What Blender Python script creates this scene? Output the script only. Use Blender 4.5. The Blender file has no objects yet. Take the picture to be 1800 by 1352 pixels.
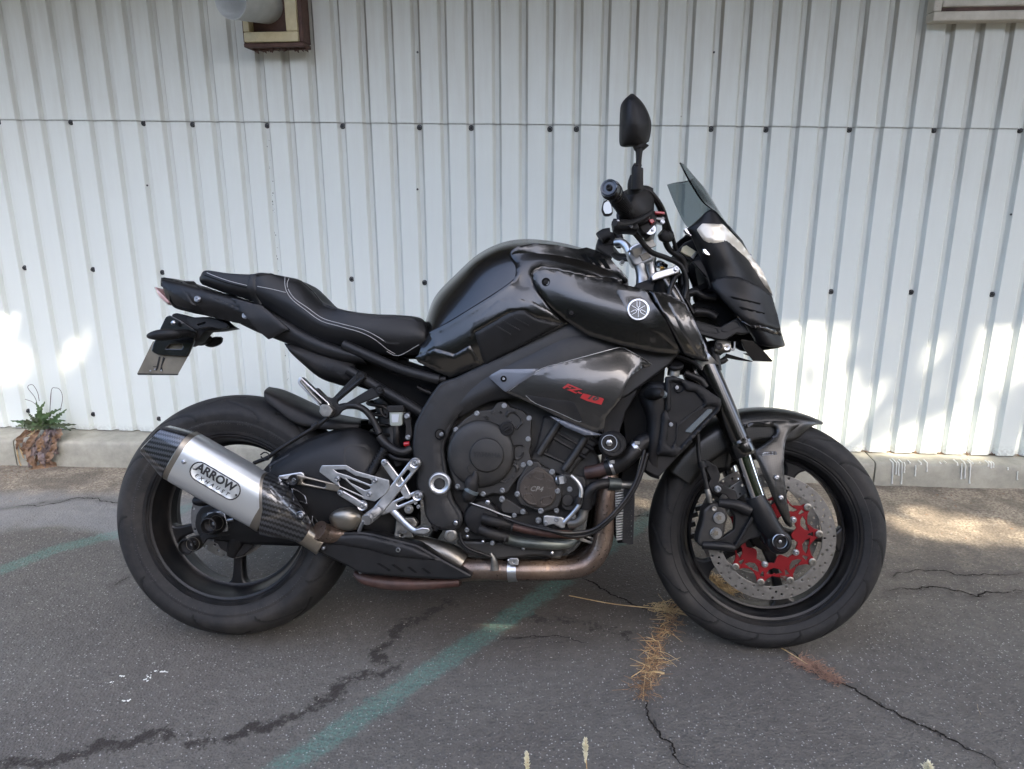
import bpy, bmesh, math, random
import numpy as np
from mathutils import Vector, Matrix, geometry
from mathutils.bvhtree import BVHTree
R=math.radians
random.seed(7); rng=np.random.default_rng(7)
S=bpy.context.scene
COL=S.collection
# ---------------------------------------------------------------- camera, sky, sun, exposure
F=1300.0; PIT=0.2674; ROLL=-0.002; CH=1.178
cam=bpy.data.objects.new('camera',bpy.data.cameras.new('camera')); COL.objects.link(cam)
cam.data.sensor_width=36; cam.data.lens=36*F/1800; cam.data.clip_end=500; cam.data.clip_start=.02
cam.location=(0,0,CH); cam.rotation_mode='XYZ'
_f=np.array([0,math.cos(PIT),-math.sin(PIT)]); _u0=np.array([0,math.sin(PIT),math.cos(PIT)]); _r0=np.array([1.,0,0])
_r=_r0*math.cos(ROLL)+_u0*math.sin(ROLL); _u=-_r0*math.sin(ROLL)+_u0*math.cos(ROLL)
cam.matrix_world=Matrix([[_r[0],_u[0],-_f[0],0],[_r[1],_u[1],-_f[1],0],[_r[2],_u[2],-_f[2],CH],[0,0,0,1]])
S.camera=cam
S.render.engine='CYCLES'
SUN_AZ=R(35); SUN_EL=R(50)                     # towards the right and behind the camera
SV=np.array([math.cos(SUN_EL)*math.sin(SUN_AZ),-math.cos(SUN_EL)*math.cos(SUN_AZ),math.sin(SUN_EL)])
W=bpy.data.worlds.new('World'); S.world=W; W.use_nodes=True
nt=W.node_tree; bg=nt.nodes['Background']; sky=nt.nodes.new('ShaderNodeTexSky')
sky.sky_type='NISHITA'; sky.sun_disc=False; sky.sun_elevation=SUN_EL; sky.sun_rotation=math.pi-SUN_AZ
sky.air_density=0.8; sky.dust_density=3.5; sky.ozone_density=1.0
nt.links.new(sky.outputs[0],bg.inputs[0]); bg.inputs[1].default_value=0.15
sl=bpy.data.lights.new('sun','SUN'); sl.energy=2.1; sl.angle=R(0.53); sl.color=(1,.87,.70)
so=bpy.data.objects.new('sun',sl); COL.objects.link(so)
so.rotation_euler=Vector(SV).to_track_quat('Z','Y').to_euler()
S.view_settings.view_transform='Standard'; S.view_settings.look='None'; S.view_settings.gamma=1
S.view_settings.use_curve_mapping=False; S.view_settings.exposure=2.85
S.cycles.max_bounces=8; S.cycles.diffuse_bounces=4; S.cycles.glossy_bounces=4

# ---------------------------------------------------------------- geometry of the place
CC=np.array([0,0,CH])
def ray(px,py): return _f*F+_r*(px-900)-_u*(py-676)
def atz(px,py,z):
    d=ray(px,py); return CC+d*((z-CH)/d[2])
def unit(a): return np.array([math.cos(a),math.sin(a),0.])
# wall plane and kerb line (both nearly parallel to the picture)
WA=R(-4.5); WU=unit(WA); WN=np.array([-WU[1],WU[0],0]); W0=np.array([0,2.955,0])
KA=R(-4.0); KU=unit(KA); KN=np.array([-KU[1],KU[0],0]); K0=np.array([0,2.842,0])
def onwall(px,py,d=0.):      # d = distance in front of the wall's pans
    r=ray(px,py); P0=W0-WN*d; return CC+r*((WN@(P0-CC))/(WN@r))
# motorcycle frame
BT=np.array([-.7415,1.758,.0041]); BYAW=-.0512; BLEAN=.2779; STEER=-.0438; RAKE=R(24)
def rx(a):c,s=math.cos(a),math.sin(a);return np.array([[1,0,0],[0,c,-s],[0,s,c]])
def rz(a):c,s=math.cos(a),math.sin(a);return np.array([[c,-s,0],[s,c,0],[0,0,1]])
BM=rz(BYAW)@rx(-BLEAN); BC=BM.T@(CC-BT)
def bray(px,py): return BM.T@ray(px,py)
def B(px,py,off=0.):         # where the sight line meets the plane 'off' metres to the right of the bike's middle
    d=bray(px,py); return BC+d*((-off-BC[1])/d[1])
def fr(ox,oy,s): return lambda x,y:(ox+x/s,oy+y/s)
zA=fr(180,440,3.38); zB=fr(180,740,3.38); zC=fr(560,640,3.22); zD=fr(760,690,3.755)
zE=fr(1020,150,3.5575); zF=fr(700,400,3.6); zG=fr(1040,460,3.38); zH=fr(1100,700,2.94)
ident=lambda x,y:(x,y)
def PX(f,pts): return [tuple(f(p[0],p[1]))+tuple(p[2:]) for p in pts]
AX=np.array([-math.sin(RAKE),0,math.cos(RAKE)]); AO=np.array([1.502,0,0])
def steer(P,a=None):
    a=STEER if a is None else a
    P=np.atleast_2d(P); v=P-AO; c,s=math.cos(a),math.sin(a)
    return AO+v*c+np.cross(AX,v)*s+np.outer(v@AX,AX)*(1-c)

# ---------------------------------------------------------------- materials
MATS={}
def newmat(name):
    m=bpy.data.materials.new(name); m.use_nodes=True; MATS[name]=m
    return m,m.node_tree,m.node_tree.nodes['Principled BSDF']
def N(nt,t,**k):
    n=nt.nodes.new(t)
    for a,b in k.items():
        if a=='ins':
            for i,v in b.items(): n.inputs[i].default_value=v
        else: setattr(n,a,b)
    return n
def L(nt,a,b): nt.links.new(a,b)
def noise(nt,scale,detail=4,rough=.55,vec=None,dist=0):
    n=N(nt,'ShaderNodeTexNoise',ins={'Scale':scale,'Detail':detail,'Roughness':rough,'Distortion':dist})
    if vec is None:
        tc=nt.nodes.get('TC') or N(nt,'ShaderNodeTexCoord',name='TC'); vec=tc.outputs['Object']
    L(nt,vec,n.inputs['Vector']); return n.outputs['Fac']
def ramp(nt,fac,stops):
    r=N(nt,'ShaderNodeValToRGB'); e=r.color_ramp.elements
    while len(e)<len(stops): e.new(.5)
    for i,(p,c) in enumerate(stops):
        e[i].position=p; e[i].color=(c,c,c,1) if not hasattr(c,'__len__') else tuple(c)+(1,)
    L(nt,fac,r.inputs[0]); return r.outputs[0]
def mix(nt,fac,a,b,mode='MIX'):
    m=N(nt,'ShaderNodeMix',data_type='RGBA',blend_type=mode)
    for i,v in ((0,fac),(6,a),(7,b)):
        if hasattr(v,'is_linked'): L(nt,v,m.inputs[i])
        elif hasattr(v,'__len__'): m.inputs[i].default_value=tuple(v)+(1,)
        else: m.inputs[i].default_value=v if i==0 else (v,v,v,1)
    return m.outputs[2]
def mth(nt,op,a,b=0.,c=0.):
    m=N(nt,'ShaderNodeMath',operation=op)
    for i,v in enumerate((a,b,c)):
        if hasattr(v,'is_linked'): L(nt,v,m.inputs[i])
        else: m.inputs[i].default_value=v
    return m.outputs[0]
def bump(nt,b,h,strength=.3,dist=.001):
    n=N(nt,'ShaderNodeBump',ins={'Strength':strength,'Distance':dist}); L(nt,h,n.inputs['Height']); L(nt,n.outputs[0],b.inputs['Normal'])
def simple(name,col,rough=.5,metal=0.,coat=0.,bumps=None,var=.0,varscale=30,dust=0.,spec=.5):
    m,nt,b=newmat(name)
    b.inputs['Roughness'].default_value=rough; b.inputs['Metallic'].default_value=metal
    b.inputs['Coat Weight'].default_value=coat; b.inputs['Coat Roughness'].default_value=.04
    b.inputs['Specular IOR Level'].default_value=spec
    c=tuple(col)
    out=c+(1,); b.inputs['Base Color'].default_value=out
    if var:
        f=noise(nt,varscale,5,.6)
        o=mix(nt,ramp(nt,f,[(.3,0.),(.7,1.)]),tuple(x*(1-var) for x in c),tuple(min(1,x*(1+var)) for x in c))
        if dust:
            f2=noise(nt,9,6,.7)
            o=mix(nt,mth(nt,'MULTIPLY',ramp(nt,f2,[(.45,0.),(.8,1.)]),dust),o,(.16,.135,.11))
        L(nt,o,b.inputs['Base Color'])
        k_=.05 if (coat>.3 or rough<.3) else .22; L(nt,mth(nt,'ADD',mth(nt,'MULTIPLY',f,k_),rough-k_*.5),b.inputs['Roughness'])
    if bumps: bump(nt,b,noise(nt,bumps[0],4,.6),bumps[1],bumps[2] if len(bumps)>2 else .0005)
    return m
simple('gloss_black',(.003,.0029,.0029),.20,0,.45,var=.25,varscale=14)
simple('tank_black',(.0034,.0033,.0031),.24,0,.34,var=.2,varscale=8)
simple('satin_black',(.0062,.0065,.0072),.44,0,.0,spec=.26,bumps=(900,.15,.0002),var=.2,dust=.05)
simple('frame_black',(.0085,.0088,.0095),.48,.0,0,spec=.34,bumps=(1200,.25,.0003),var=.15,dust=.08)
simple('engine_black',(.0125,.0120,.0112),.5,.0,0,spec=.4,bumps=(1500,.3,.0003),var=.25,varscale=20,dust=.16)
simple('bronze_case',(.038,.030,.024),.48,.4,0,bumps=(900,.3,.0003),var=.3,dust=.2)
simple('dark_plastic',(.0062,.0062,.0066),.52,0,0,spec=.22,bumps=(1400,.3,.0003),var=.25,dust=.12)
simple('deep_black',(.002,.002,.002),.8,spec=.15)
simple('hose_rubber',(.0045,.0045,.005),.45,0,0,spec=.28,var=.3,dust=.15)
simple('wheel_black',(.0045,.0047,.0055),.38,.0,.0,spec=.28,var=.3,varscale=20,dust=.12)
simple('seat_vinyl',(.006,.0063,.007),.46,0,0,spec=.3,bumps=(700,.35,.0005),var=.15,varscale=12)
simple('seat_top',(.005,.005,.0053),.55,0,0,spec=.35,bumps=(500,.6,.0007),var=.15)
simple('stitch',(.30,.30,.30),.8)
simple('silver',(.42,.425,.43),.36,1,0,bumps=(1500,.15,.0002),var=.12,varscale=60)
simple('bright_silver',(.34,.345,.35),.3,1,0,var=.08)
simple('bolt_steel',(.32,.33,.35),.32,1,0,var=.2,varscale=200)
simple('chrome',(.34,.34,.35),.14,1,0)
simple('fork_chrome',(.45,.45,.46),.09,1,0)
simple('disc_steel',(.20,.196,.19),.42,1,0,bumps=(400,.2,.0002),var=.15,varscale=120)
simple('red_anodised',(.15,.0010,.004),.5,.0,.0,spec=.25,var=.12)
simple('red_paint',(.30,.004,.006),.35,0,.3)
simple('label_white',(.36,.38,.40),.5)
simple('print_black',(.006,.006,.007),.5)
simple('print_grey',(.2,.205,.21),.5)
simple('reflector_grey',(.07,.085,.09),.35)
simple('reservoir_plastic',(.22,.24,.21),.45)
simple('gold_bolt',(.55,.33,.09),.35,1)
simple('plate_back',(.16,.14,.105),.42,.6,0,var=.2,varscale=25,dust=.2)
simple('lamp_lens',(.40,.26,.255),.15,0,.6)
simple('pod_silver',(.50,.46,.38),.34,.25,.6,var=.05)
simple('red_hose',(.05,.023,.018),.5,.3,0,var=.35,varscale=40,dust=.3)
simple('alloy_dirty',(.20,.195,.18),.45,.9,0,var=.3,varscale=60,dust=.3)
simple('grey_pipe',(.05,.058,.055),.42,.6,0,var=.3,varscale=50,dust=.2)
simple('radiator_fin',(.40,.39,.37),.45,.9,0,bumps=(300,.5,.001),var=.2)
simple('flange_lip',(.03,.033,.045),.2,.3,.9)
def mk():
    # titanium silencer sleeve: fine brushed, satin
    m,nt,b=newmat('titanium'); b.inputs['Metallic'].default_value=.85; b.inputs['Roughness'].default_value=.36
    tc=N(nt,'ShaderNodeTexCoord',name='TC'); mp=N(nt,'ShaderNodeMapping',ins={'Scale':(30,30,500),'Rotation':(0,R(32),0)}); L(nt,tc.outputs['Object'],mp.inputs[0])
    f=noise(nt,6,3,.5,mp.outputs[0]); L(nt,mix(nt,f,(.52,.54,.54),(.60,.62,.62)),b.inputs['Base Color']); bump(nt,b,f,.06,.0003)
    # heat-tinted header
    m,nt,b=newmat('header_steel'); b.inputs['Metallic'].default_value=.8
    f=noise(nt,14,5,.65); f2=noise(nt,160,4,.6)
    c=mix(nt,ramp(nt,f,[(.3,0.),(.7,1.)]),(.10,.066,.05),(.19,.15,.12)); c=mix(nt,ramp(nt,f2,[(.5,0.),(.75,.6)]),c,(.10,.075,.06))
    L(nt,c,b.inputs['Base Color']); L(nt,ramp(nt,f2,[(.3,.22),(.7,.5)]),b.inputs['Roughness'])
    m,nt,b=newmat('mid_steel'); b.inputs['Metallic'].default_value=.9
    f=noise(nt,20,5,.65); L(nt,mix(nt,f,(.15,.13,.105),(.28,.26,.22)),b.inputs['Base Color']); b.inputs['Roughness'].default_value=.36
    # carbon twill
    for nm,sc,lo,hi in (('carbon_twill',230,(.0015,.0015,.002),(.035,.037,.041)),('carbon_weave',330,(.0022,.0022,.002),(.014,.0135,.011))):
        m,nt,b=newmat(nm); tc=N(nt,'ShaderNodeTexCoord',name='TC')
        mp=N(nt,'ShaderNodeMapping',ins={'Rotation':(0,R(32 if nm=='carbon_twill' else 40),0),'Scale':(sc,sc,sc)}); L(nt,tc.outputs['Object'],mp.inputs[0])
        sp=N(nt,'ShaderNodeSeparateXYZ'); L(nt,mp.outputs[0],sp.inputs[0])
        vy=mth(nt,'ADD',sp.outputs[2],mth(nt,'MULTIPLY',sp.outputs[1],.6))
        if nm=='carbon_twill':
            d=mth(nt,'FRACT',mth(nt,'MULTIPLY',mth(nt,'ADD',mth(nt,'FLOOR',sp.outputs[0]),mth(nt,'FLOOR',mth(nt,'MULTIPLY',vy,1.0))),.25))
            k=mth(nt,'LESS_THAN',d,.5)
        else:
            d=mth(nt,'FRACT',mth(nt,'MULTIPLY',mth(nt,'ADD',mth(nt,'FLOOR',sp.outputs[0]),mth(nt,'FLOOR',vy)),.5)); k=mth(nt,'LESS_THAN',d,.4)
        L(nt,mix(nt,k,lo,hi),b.inputs['Base Color']); b.inputs['Roughness'].default_value=.4; b.inputs['Metallic'].default_value=.3
        b.inputs['Coat Weight'].default_value=1 if nm=='carbon_twill' else .35; b.inputs['Coat Roughness'].default_value=.08 if nm=='carbon_twill' else .22
        bump(nt,b,noise(nt,25,3,.5),.12,.004)
    # tyre
    m,nt,b=newmat('tyre_rubber'); f=noise(nt,60,6,.7); f2=noise(nt,500,3,.6); f3=noise(nt,7,4,.6)
    c=mix(nt,ramp(nt,f,[(.35,0.),(.7,1.)]),(.0075,.0075,.008),(.016,.0155,.015)); c=mix(nt,mth(nt,'MULTIPLY',ramp(nt,f3,[(.5,0.),(.75,1.)]),.6),c,(.045,.04,.034))
    c=mix(nt,ramp(nt,f2,[(.66,0.),(.74,.5)]),c,(.07,.067,.063))
    ga=N(nt,'ShaderNodeAttribute',attribute_name='groove'); c=mix(nt,ga.outputs['Fac'],c,(.001,.001,.001))
    L(nt,c,b.inputs['Base Color']); b.inputs['Roughness'].default_value=.7; b.inputs['Specular IOR Level'].default_value=.32; bump(nt,b,f2,.35,.0006)
    # screen
    m,nt,b=newmat('smoke_screen'); b.inputs['Base Color'].default_value=(.27,.31,.325,1); b.inputs['Transmission Weight'].default_value=1; b.inputs['Roughness'].default_value=.04; b.inputs['IOR'].default_value=1.15
    m,nt,b=newmat('mirror_glass'); b.inputs['Base Color'].default_value=(.10,.11,.115,1); b.inputs['Metallic'].default_value=1; b.inputs['Roughness'].default_value=.03
mk()

# ---------------------------------------------------------------- mesh tools
def mesh_obj(name,V,Fc,mat,parent=None,smooth=35,mats=None,fm=None):
    me=bpy.data.meshes.new(name); me.from_pydata([tuple(map(float,v)) for v in V],[],[tuple(int(i) for i in f) for f in Fc]); 
    o=bpy.data.objects.new(name,me); COL.objects.link(o)
    for mm in (mats or [mat]): me.materials.append(MATS[mm] if isinstance(mm,str) else mm)
    if fm is not None: me.polygons.foreach_set('material_index',np.array(fm,dtype=np.int32))
    if smooth:
        me.polygons.foreach_set('use_smooth',[True]*len(me.polygons)); me.update()
        try: me.set_sharp_from_angle(angle=R(smooth))
        except Exception: pass
    me.update()
    if parent is not None: o.parent=parent
    return o
def tag(o,label=None,cat=None,group=None,kind=None):
    for k,v in (('label',label),('category',cat),('group',group),('kind',kind)):
        if v: o[k]=v
    return o
def bevel(o,w=.002,seg=2,ang=40):
    m=o.modifiers.new('bevel','BEVEL'); m.width=w; m.segments=seg; m.limit_method='ANGLE'; m.angle_limit=R(ang); m.harden_normals=False; return o
def cr1(P,n,closed=False):
    P=np.asarray(P,float); m=len(P)
    if m<3 or n<=1: 
        if n<=1: return P
        return np.concatenate([P[i]+(P[i+1]-P[i])*np.linspace(0,1,n,endpoint=False).reshape((-1,)+(1,)*(P.ndim-1)) for i in range(m-1)]+[P[-1:]])
    out=[]
    for i in range(m if closed else m-1):
        if closed: p0,p1,p2,p3=P[(i-1)%m],P[i],P[(i+1)%m],P[(i+2)%m]
        else: p0=P[i-1] if i else 2*P[0]-P[1]; p1=P[i]; p2=P[i+1]; p3=P[i+2] if i+2<m else 2*P[-1]-P[-2]
        t=np.linspace(0,1,n,endpoint=False).reshape((-1,)+(1,)*(P.ndim-1))
        out.append(.5*((2*p1)+(-p0+p2)*t+(2*p0-5*p1+4*p2-p3)*t**2+(-p0+3*p1-3*p2+p3)*t**3))
    if not closed: out.append(P[-1:])
    return np.concatenate(out)
def grid_faces(a,b,closed=False,off=0,flip=False):
    f=[]
    for i in range(a-1):
        for j in range(b if closed else b-1):
            q=[off+i*b+j,off+i*b+(j+1)%b,off+(i+1)*b+(j+1)%b,off+(i+1)*b+j]
            f.append(q[::-1] if flip else q)
    return f
def patch(name,f,rows,mat,parent,n=(5,5),mirror=False,thick=.003,smooth=60,sides='r'):
    """smooth sheet through rows of (x,y,offset); mirrored about the bike's middle when asked"""
    G=np.array([[B(*f(p[0],p[1]),p[2]) for p in r] for r in rows])
    G=cr1(G,n[0]); G=np.swapaxes(cr1(np.swapaxes(G,0,1),n[1]),0,1)
    a,b=G.shape[:2]; V=G.reshape(-1,3)
    if mirror:
        V2=V*np.array([1,-1,1]); F1=grid_faces(a,b); F2=grid_faces(a,b,off=len(V),flip=True)
        me=mesh_obj(name,np.concatenate([V,V2]),F1+F2,mat,parent,smooth)
        bm=bmesh.new(); bm.from_mesh(me.data); bmesh.ops.remove_doubles(bm,verts=bm.verts,dist=.0004); bmesh.ops.recalc_face_normals(bm,faces=bm.faces)
        bm.to_mesh(me.data); bm.free(); me.data.polygons.foreach_set('use_smooth',[True]*len(me.data.polygons))
    else: me=mesh_obj(name,V,grid_faces(a,b),mat,parent,smooth)
    me['_s']=1
    bv=BVHTree.FromPolygons([Vector(v) for v in V],grid_faces(a,b))
    if thick:
        m=me.modifiers.new('solid','SOLIDIFY'); m.thickness=thick; m.offset=0
    del me['_s']
    return me,bv
def virt(f,rows,n=(5,5)):
    G=np.array([[B(*f(p[0],p[1]),p[2]) for p in r] for r in rows]); G=cr1(G,n[0]); G=np.swapaxes(cr1(np.swapaxes(G,0,1),n[1]),0,1)
    return BVHTree.FromPolygons([Vector(v) for v in G.reshape(-1,3)],grid_faces(*G.shape[:2]))
def curve_mesh(polys,depth,bev=0.,res=1):
    cu=bpy.data.curves.new('c','CURVE'); cu.dimensions='2D'; cu.fill_mode='BOTH'; cu.extrude=max(depth/2-bev,1e-5); cu.bevel_depth=bev; cu.bevel_resolution=res
    cu.offset=-bev
    for pl in polys:
        s=cu.splines.new('POLY'); s.points.add(len(pl)-1)
        for i,p in enumerate(pl): s.points[i].co=(p[0],p[1],0,1)
        s.use_cyclic_u=True
    o=bpy.data.objects.new('c',cu); me=bpy.data.meshes.new_from_object(o)
    V=np.zeros(len(me.vertices)*3); me.vertices.foreach_get('co',V); V=V.reshape(-1,3)
    Fc=[tuple(p.vertices) for p in me.polygons]
    bpy.data.objects.remove(o); bpy.data.curves.remove(cu); bpy.data.meshes.remove(me)
    return V,Fc
def rnd(pts,r,n=3):
    """round the corners of a closed outline; r in the outline's own units"""
    P=[np.array(p[:2],float) for p in pts]; out=[]
    ex=[p[2] if len(p)>2 else None for p in pts]
    for i in range(len(P)):
        a,b,c=P[i-1],P[i],P[(i+1)%len(P)]
        da=np.linalg.norm(a-b); dc=np.linalg.norm(c-b); k=min(r,da*.45,dc*.45)
        p0=b+(a-b)/max(da,1e-6)*k; p2=b+(c-b)/max(dc,1e-6)*k
        for t in np.linspace(0,1,n+1): 
            q=(1-t)**2*p0+2*t*(1-t)*b+t*t*p2
            out.append(tuple(q)+((ex[i],) if ex[i] is not None else ()))
    return out
def plate(name,f,pts,off,th,mat,parent,holes=(),bev=.0015,r=0,smooth=40):
    """flat piece cut to an outline, near face at off, th thick, lying along the bike (or leaning when points carry their own offset)"""
    if r: pts=rnd(pts,r)
    q=[f(p[0],p[1])+((p[2],) if len(p)>2 else (off,)) for p in pts]
    O=np.array([B(*p) for p in q]); A=np.c_[np.ones(len(O)),O[:,0],O[:,2]]
    if len(pts[0])>2: co=np.linalg.lstsq(A,O[:,1],rcond=None)[0]
    else: co=np.array([-off,0,0])
    def onp(x,y):
        d=bray(*f(x,y)); k=(co[0]+co[1]*BC[0]+co[2]*BC[2]-BC[1])/(d[1]-co[1]*d[0]-co[2]*d[2]); P=BC+d*k; return (P[0],P[2])
    polys=[[onp(p[0],p[1]) for p in pts]]
    for h in holes:
        if len(h)==3 and not hasattr(h[0],'__len__'):   # round hole (x,y,radius)
            x,y,rr=h; polys.append([onp(x+rr*math.cos(t),y+rr*math.sin(t)) for t in np.linspace(0,2*math.pi,14,endpoint=False)])
        else: polys.append([onp(p[0],p[1]) for p in h])
    V,Fc=curve_mesh(polys,th,bev)
    Y=co[0]+co[1]*V[:,0]+co[2]*V[:,1]+(th/2-V[:,2])
    return mesh_obj(name,np.c_[V[:,0],Y,V[:,1]],[g[::-1] for g in Fc],mat,parent,smooth)
def sweep(P,rad,nseg=12,cap=True,sq=None):
    P=np.asarray(P,float); n=len(P); rad=np.broadcast_to(np.asarray(rad,float),(n,)) if np.ndim(rad)<2 else rad
    T=np.gradient(P,axis=0); T/=np.linalg.norm(T,axis=1)[:,None]+1e-12
    up=np.array([0,1.,0]) if abs(T[0][1])<.9 else np.array([0,0,1.])
    n0=np.cross(T[0],up); n0/=np.linalg.norm(n0); V=[]
    for i in range(n):
        n0=n0-T[i]*(n0@T[i]); n0/=np.linalg.norm(n0); b=np.cross(T[i],n0)
        for k in range(nseg):
            a=2*math.pi*k/nseg; ca,sa=math.cos(a),math.sin(a)
            if sq: 
                e=2/sq; ca=math.copysign(abs(ca)**e,ca); sa=math.copysign(abs(sa)**e,sa)
            rr=rad[i] if np.ndim(rad)<2 else 1
            if np.ndim(rad)>=2: V.append(P[i]+n0*ca*rad[i][0]+b*sa*rad[i][1])
            else: V.append(P[i]+(n0*ca+b*sa)*rr)
    Fc=grid_faces(n,nseg,closed=True)
    if cap: Fc+= [list(range(nseg))[::-1],[ (n-1)*nseg+k for k in range(nseg)]]
    return np.array(V),Fc
def tube(name,f,pts,rad,mat,parent,n=6,nseg=10,smooth=50,sq=None):
    P=cr1(np.array([B(*f(p[0],p[1]),p[2]) for p in pts]),n)
    if np.ndim(rad):
        ra=np.array(rad,float); ra=ra[:,None] if ra.ndim==1 else ra
        if len(ra)!=len(pts): ra=np.stack([np.interp(np.linspace(0,1,len(pts)),np.linspace(0,1,len(ra)),ra[:,k]) for k in range(ra.shape[1])],1)
        rad=ra if ra.shape[1]>1 else ra[:,0]
        rad=cr1(np.array(rad,float)[:,None] if np.ndim(rad)==1 else np.array(rad,float),n); rad=rad[:,0] if rad.shape[1]==1 else rad
    V,Fc=sweep(P,rad,nseg,sq=sq); return mesh_obj(name,V,Fc,mat,parent,smooth)
def lathe_vf(prof,nseg=24,closed=False):
    """profile (along,radius) spun about the axis; returns verts with axis = -y (towards the camera)"""
    V=[];n=len(prof)
    for (a,r) in prof:
        for k in range(nseg): t=2*math.pi*k/nseg; V.append((r*math.cos(t),-a,r*math.sin(t)))
    return np.array(V),grid_faces(n,nseg,closed=True)
def lathe(name,f,p,prof,mat,parent,nseg=24,axis=None,smooth=35):
    V,Fc=lathe_vf(prof,nseg); c=B(*f(p[0],p[1]),p[2])
    if axis is not None:
        q=Vector((0,-1,0)).rotation_difference(Vector(axis)); V=np.array([q@Vector(v) for v in V])
    return mesh_obj(name,V+c,Fc,mat,parent,smooth)
_bolts={}
def bolt_mesh(r,kind,mat):
    k=(round(r,4),kind,mat)
    if k in _bolts: return _bolts[k]
    h=r*.9
    if kind=='hex': V,Fc=lathe_vf([(-.01,r*1.15),(0,r*1.15),(r*.12,r*1.15)],20); V2,F2=lathe_vf([(r*.12,r),(h,r*.97),(h+.0003,r*.85),(h+.0004,.0)],6)
    elif kind=='dome': V,Fc=lathe_vf([(-.01,r),(0,r),(h*.35,r*.97),(h*.6,r*.8),(h*.72,r*.45),(h*.5,r*.4),(h*.45,0)],16); V2=np.zeros((0,3));F2=[]
    else: V,Fc=lathe_vf([(-.01,r*1.25),(.0,r*1.25),(r*.1,r*1.25),(r*.1,r),(h,r),(h+r*.12,r*.88),(h+r*.12,r*.55)],18); V2,F2=lathe_vf([(h+r*.12,r*.6),(h*.3,r*.52),(h*.3,0)],6)
    Fc=list(Fc)+[[i+len(V) for i in g] for g in F2]; V=np.concatenate([V,V2])
    me=bpy.data.meshes.new('bolt'); me.from_pydata([tuple(map(float,v)) for v in V],[],[tuple(g) for g in Fc]); me.materials.append(MATS[mat])
    me.polygons.foreach_set('use_smooth',[True]*len(me.polygons)); me.update(); me.set_sharp_from_angle(angle=R(35)); _bolts[k]=me; return me
def bolt(f,x,y,off,r=.005,parent=None,kind='sock',mat='bolt_steel',axis=None):
    o=bpy.data.objects.new('bolt',bolt_mesh(r,kind,mat)); COL.objects.link(o); o.location=B(*f(x,y),off); o.parent=parent
    if axis is not None: o.rotation_mode='QUATERNION'; o.rotation_quaternion=Vector((0,-1,0)).rotation_difference(Vector(axis))
    return o
def inside(poly,x,y):
    c=False;n=len(poly)
    for i in range(n):
        x1,y1=poly[i];x2,y2=poly[i-1]
        if (y1>y)!=(y2>y) and x<(x2-x1)*(y-y1)/(y2-y1)+x1: c=not c
    return c
def segd(p,a,b):
    ab=b-a; t=np.clip(((p-a)@ab)/max(ab@ab,1e-12),0,1); return np.linalg.norm(p-(a+np.outer(t,ab)),axis=1)
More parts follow.
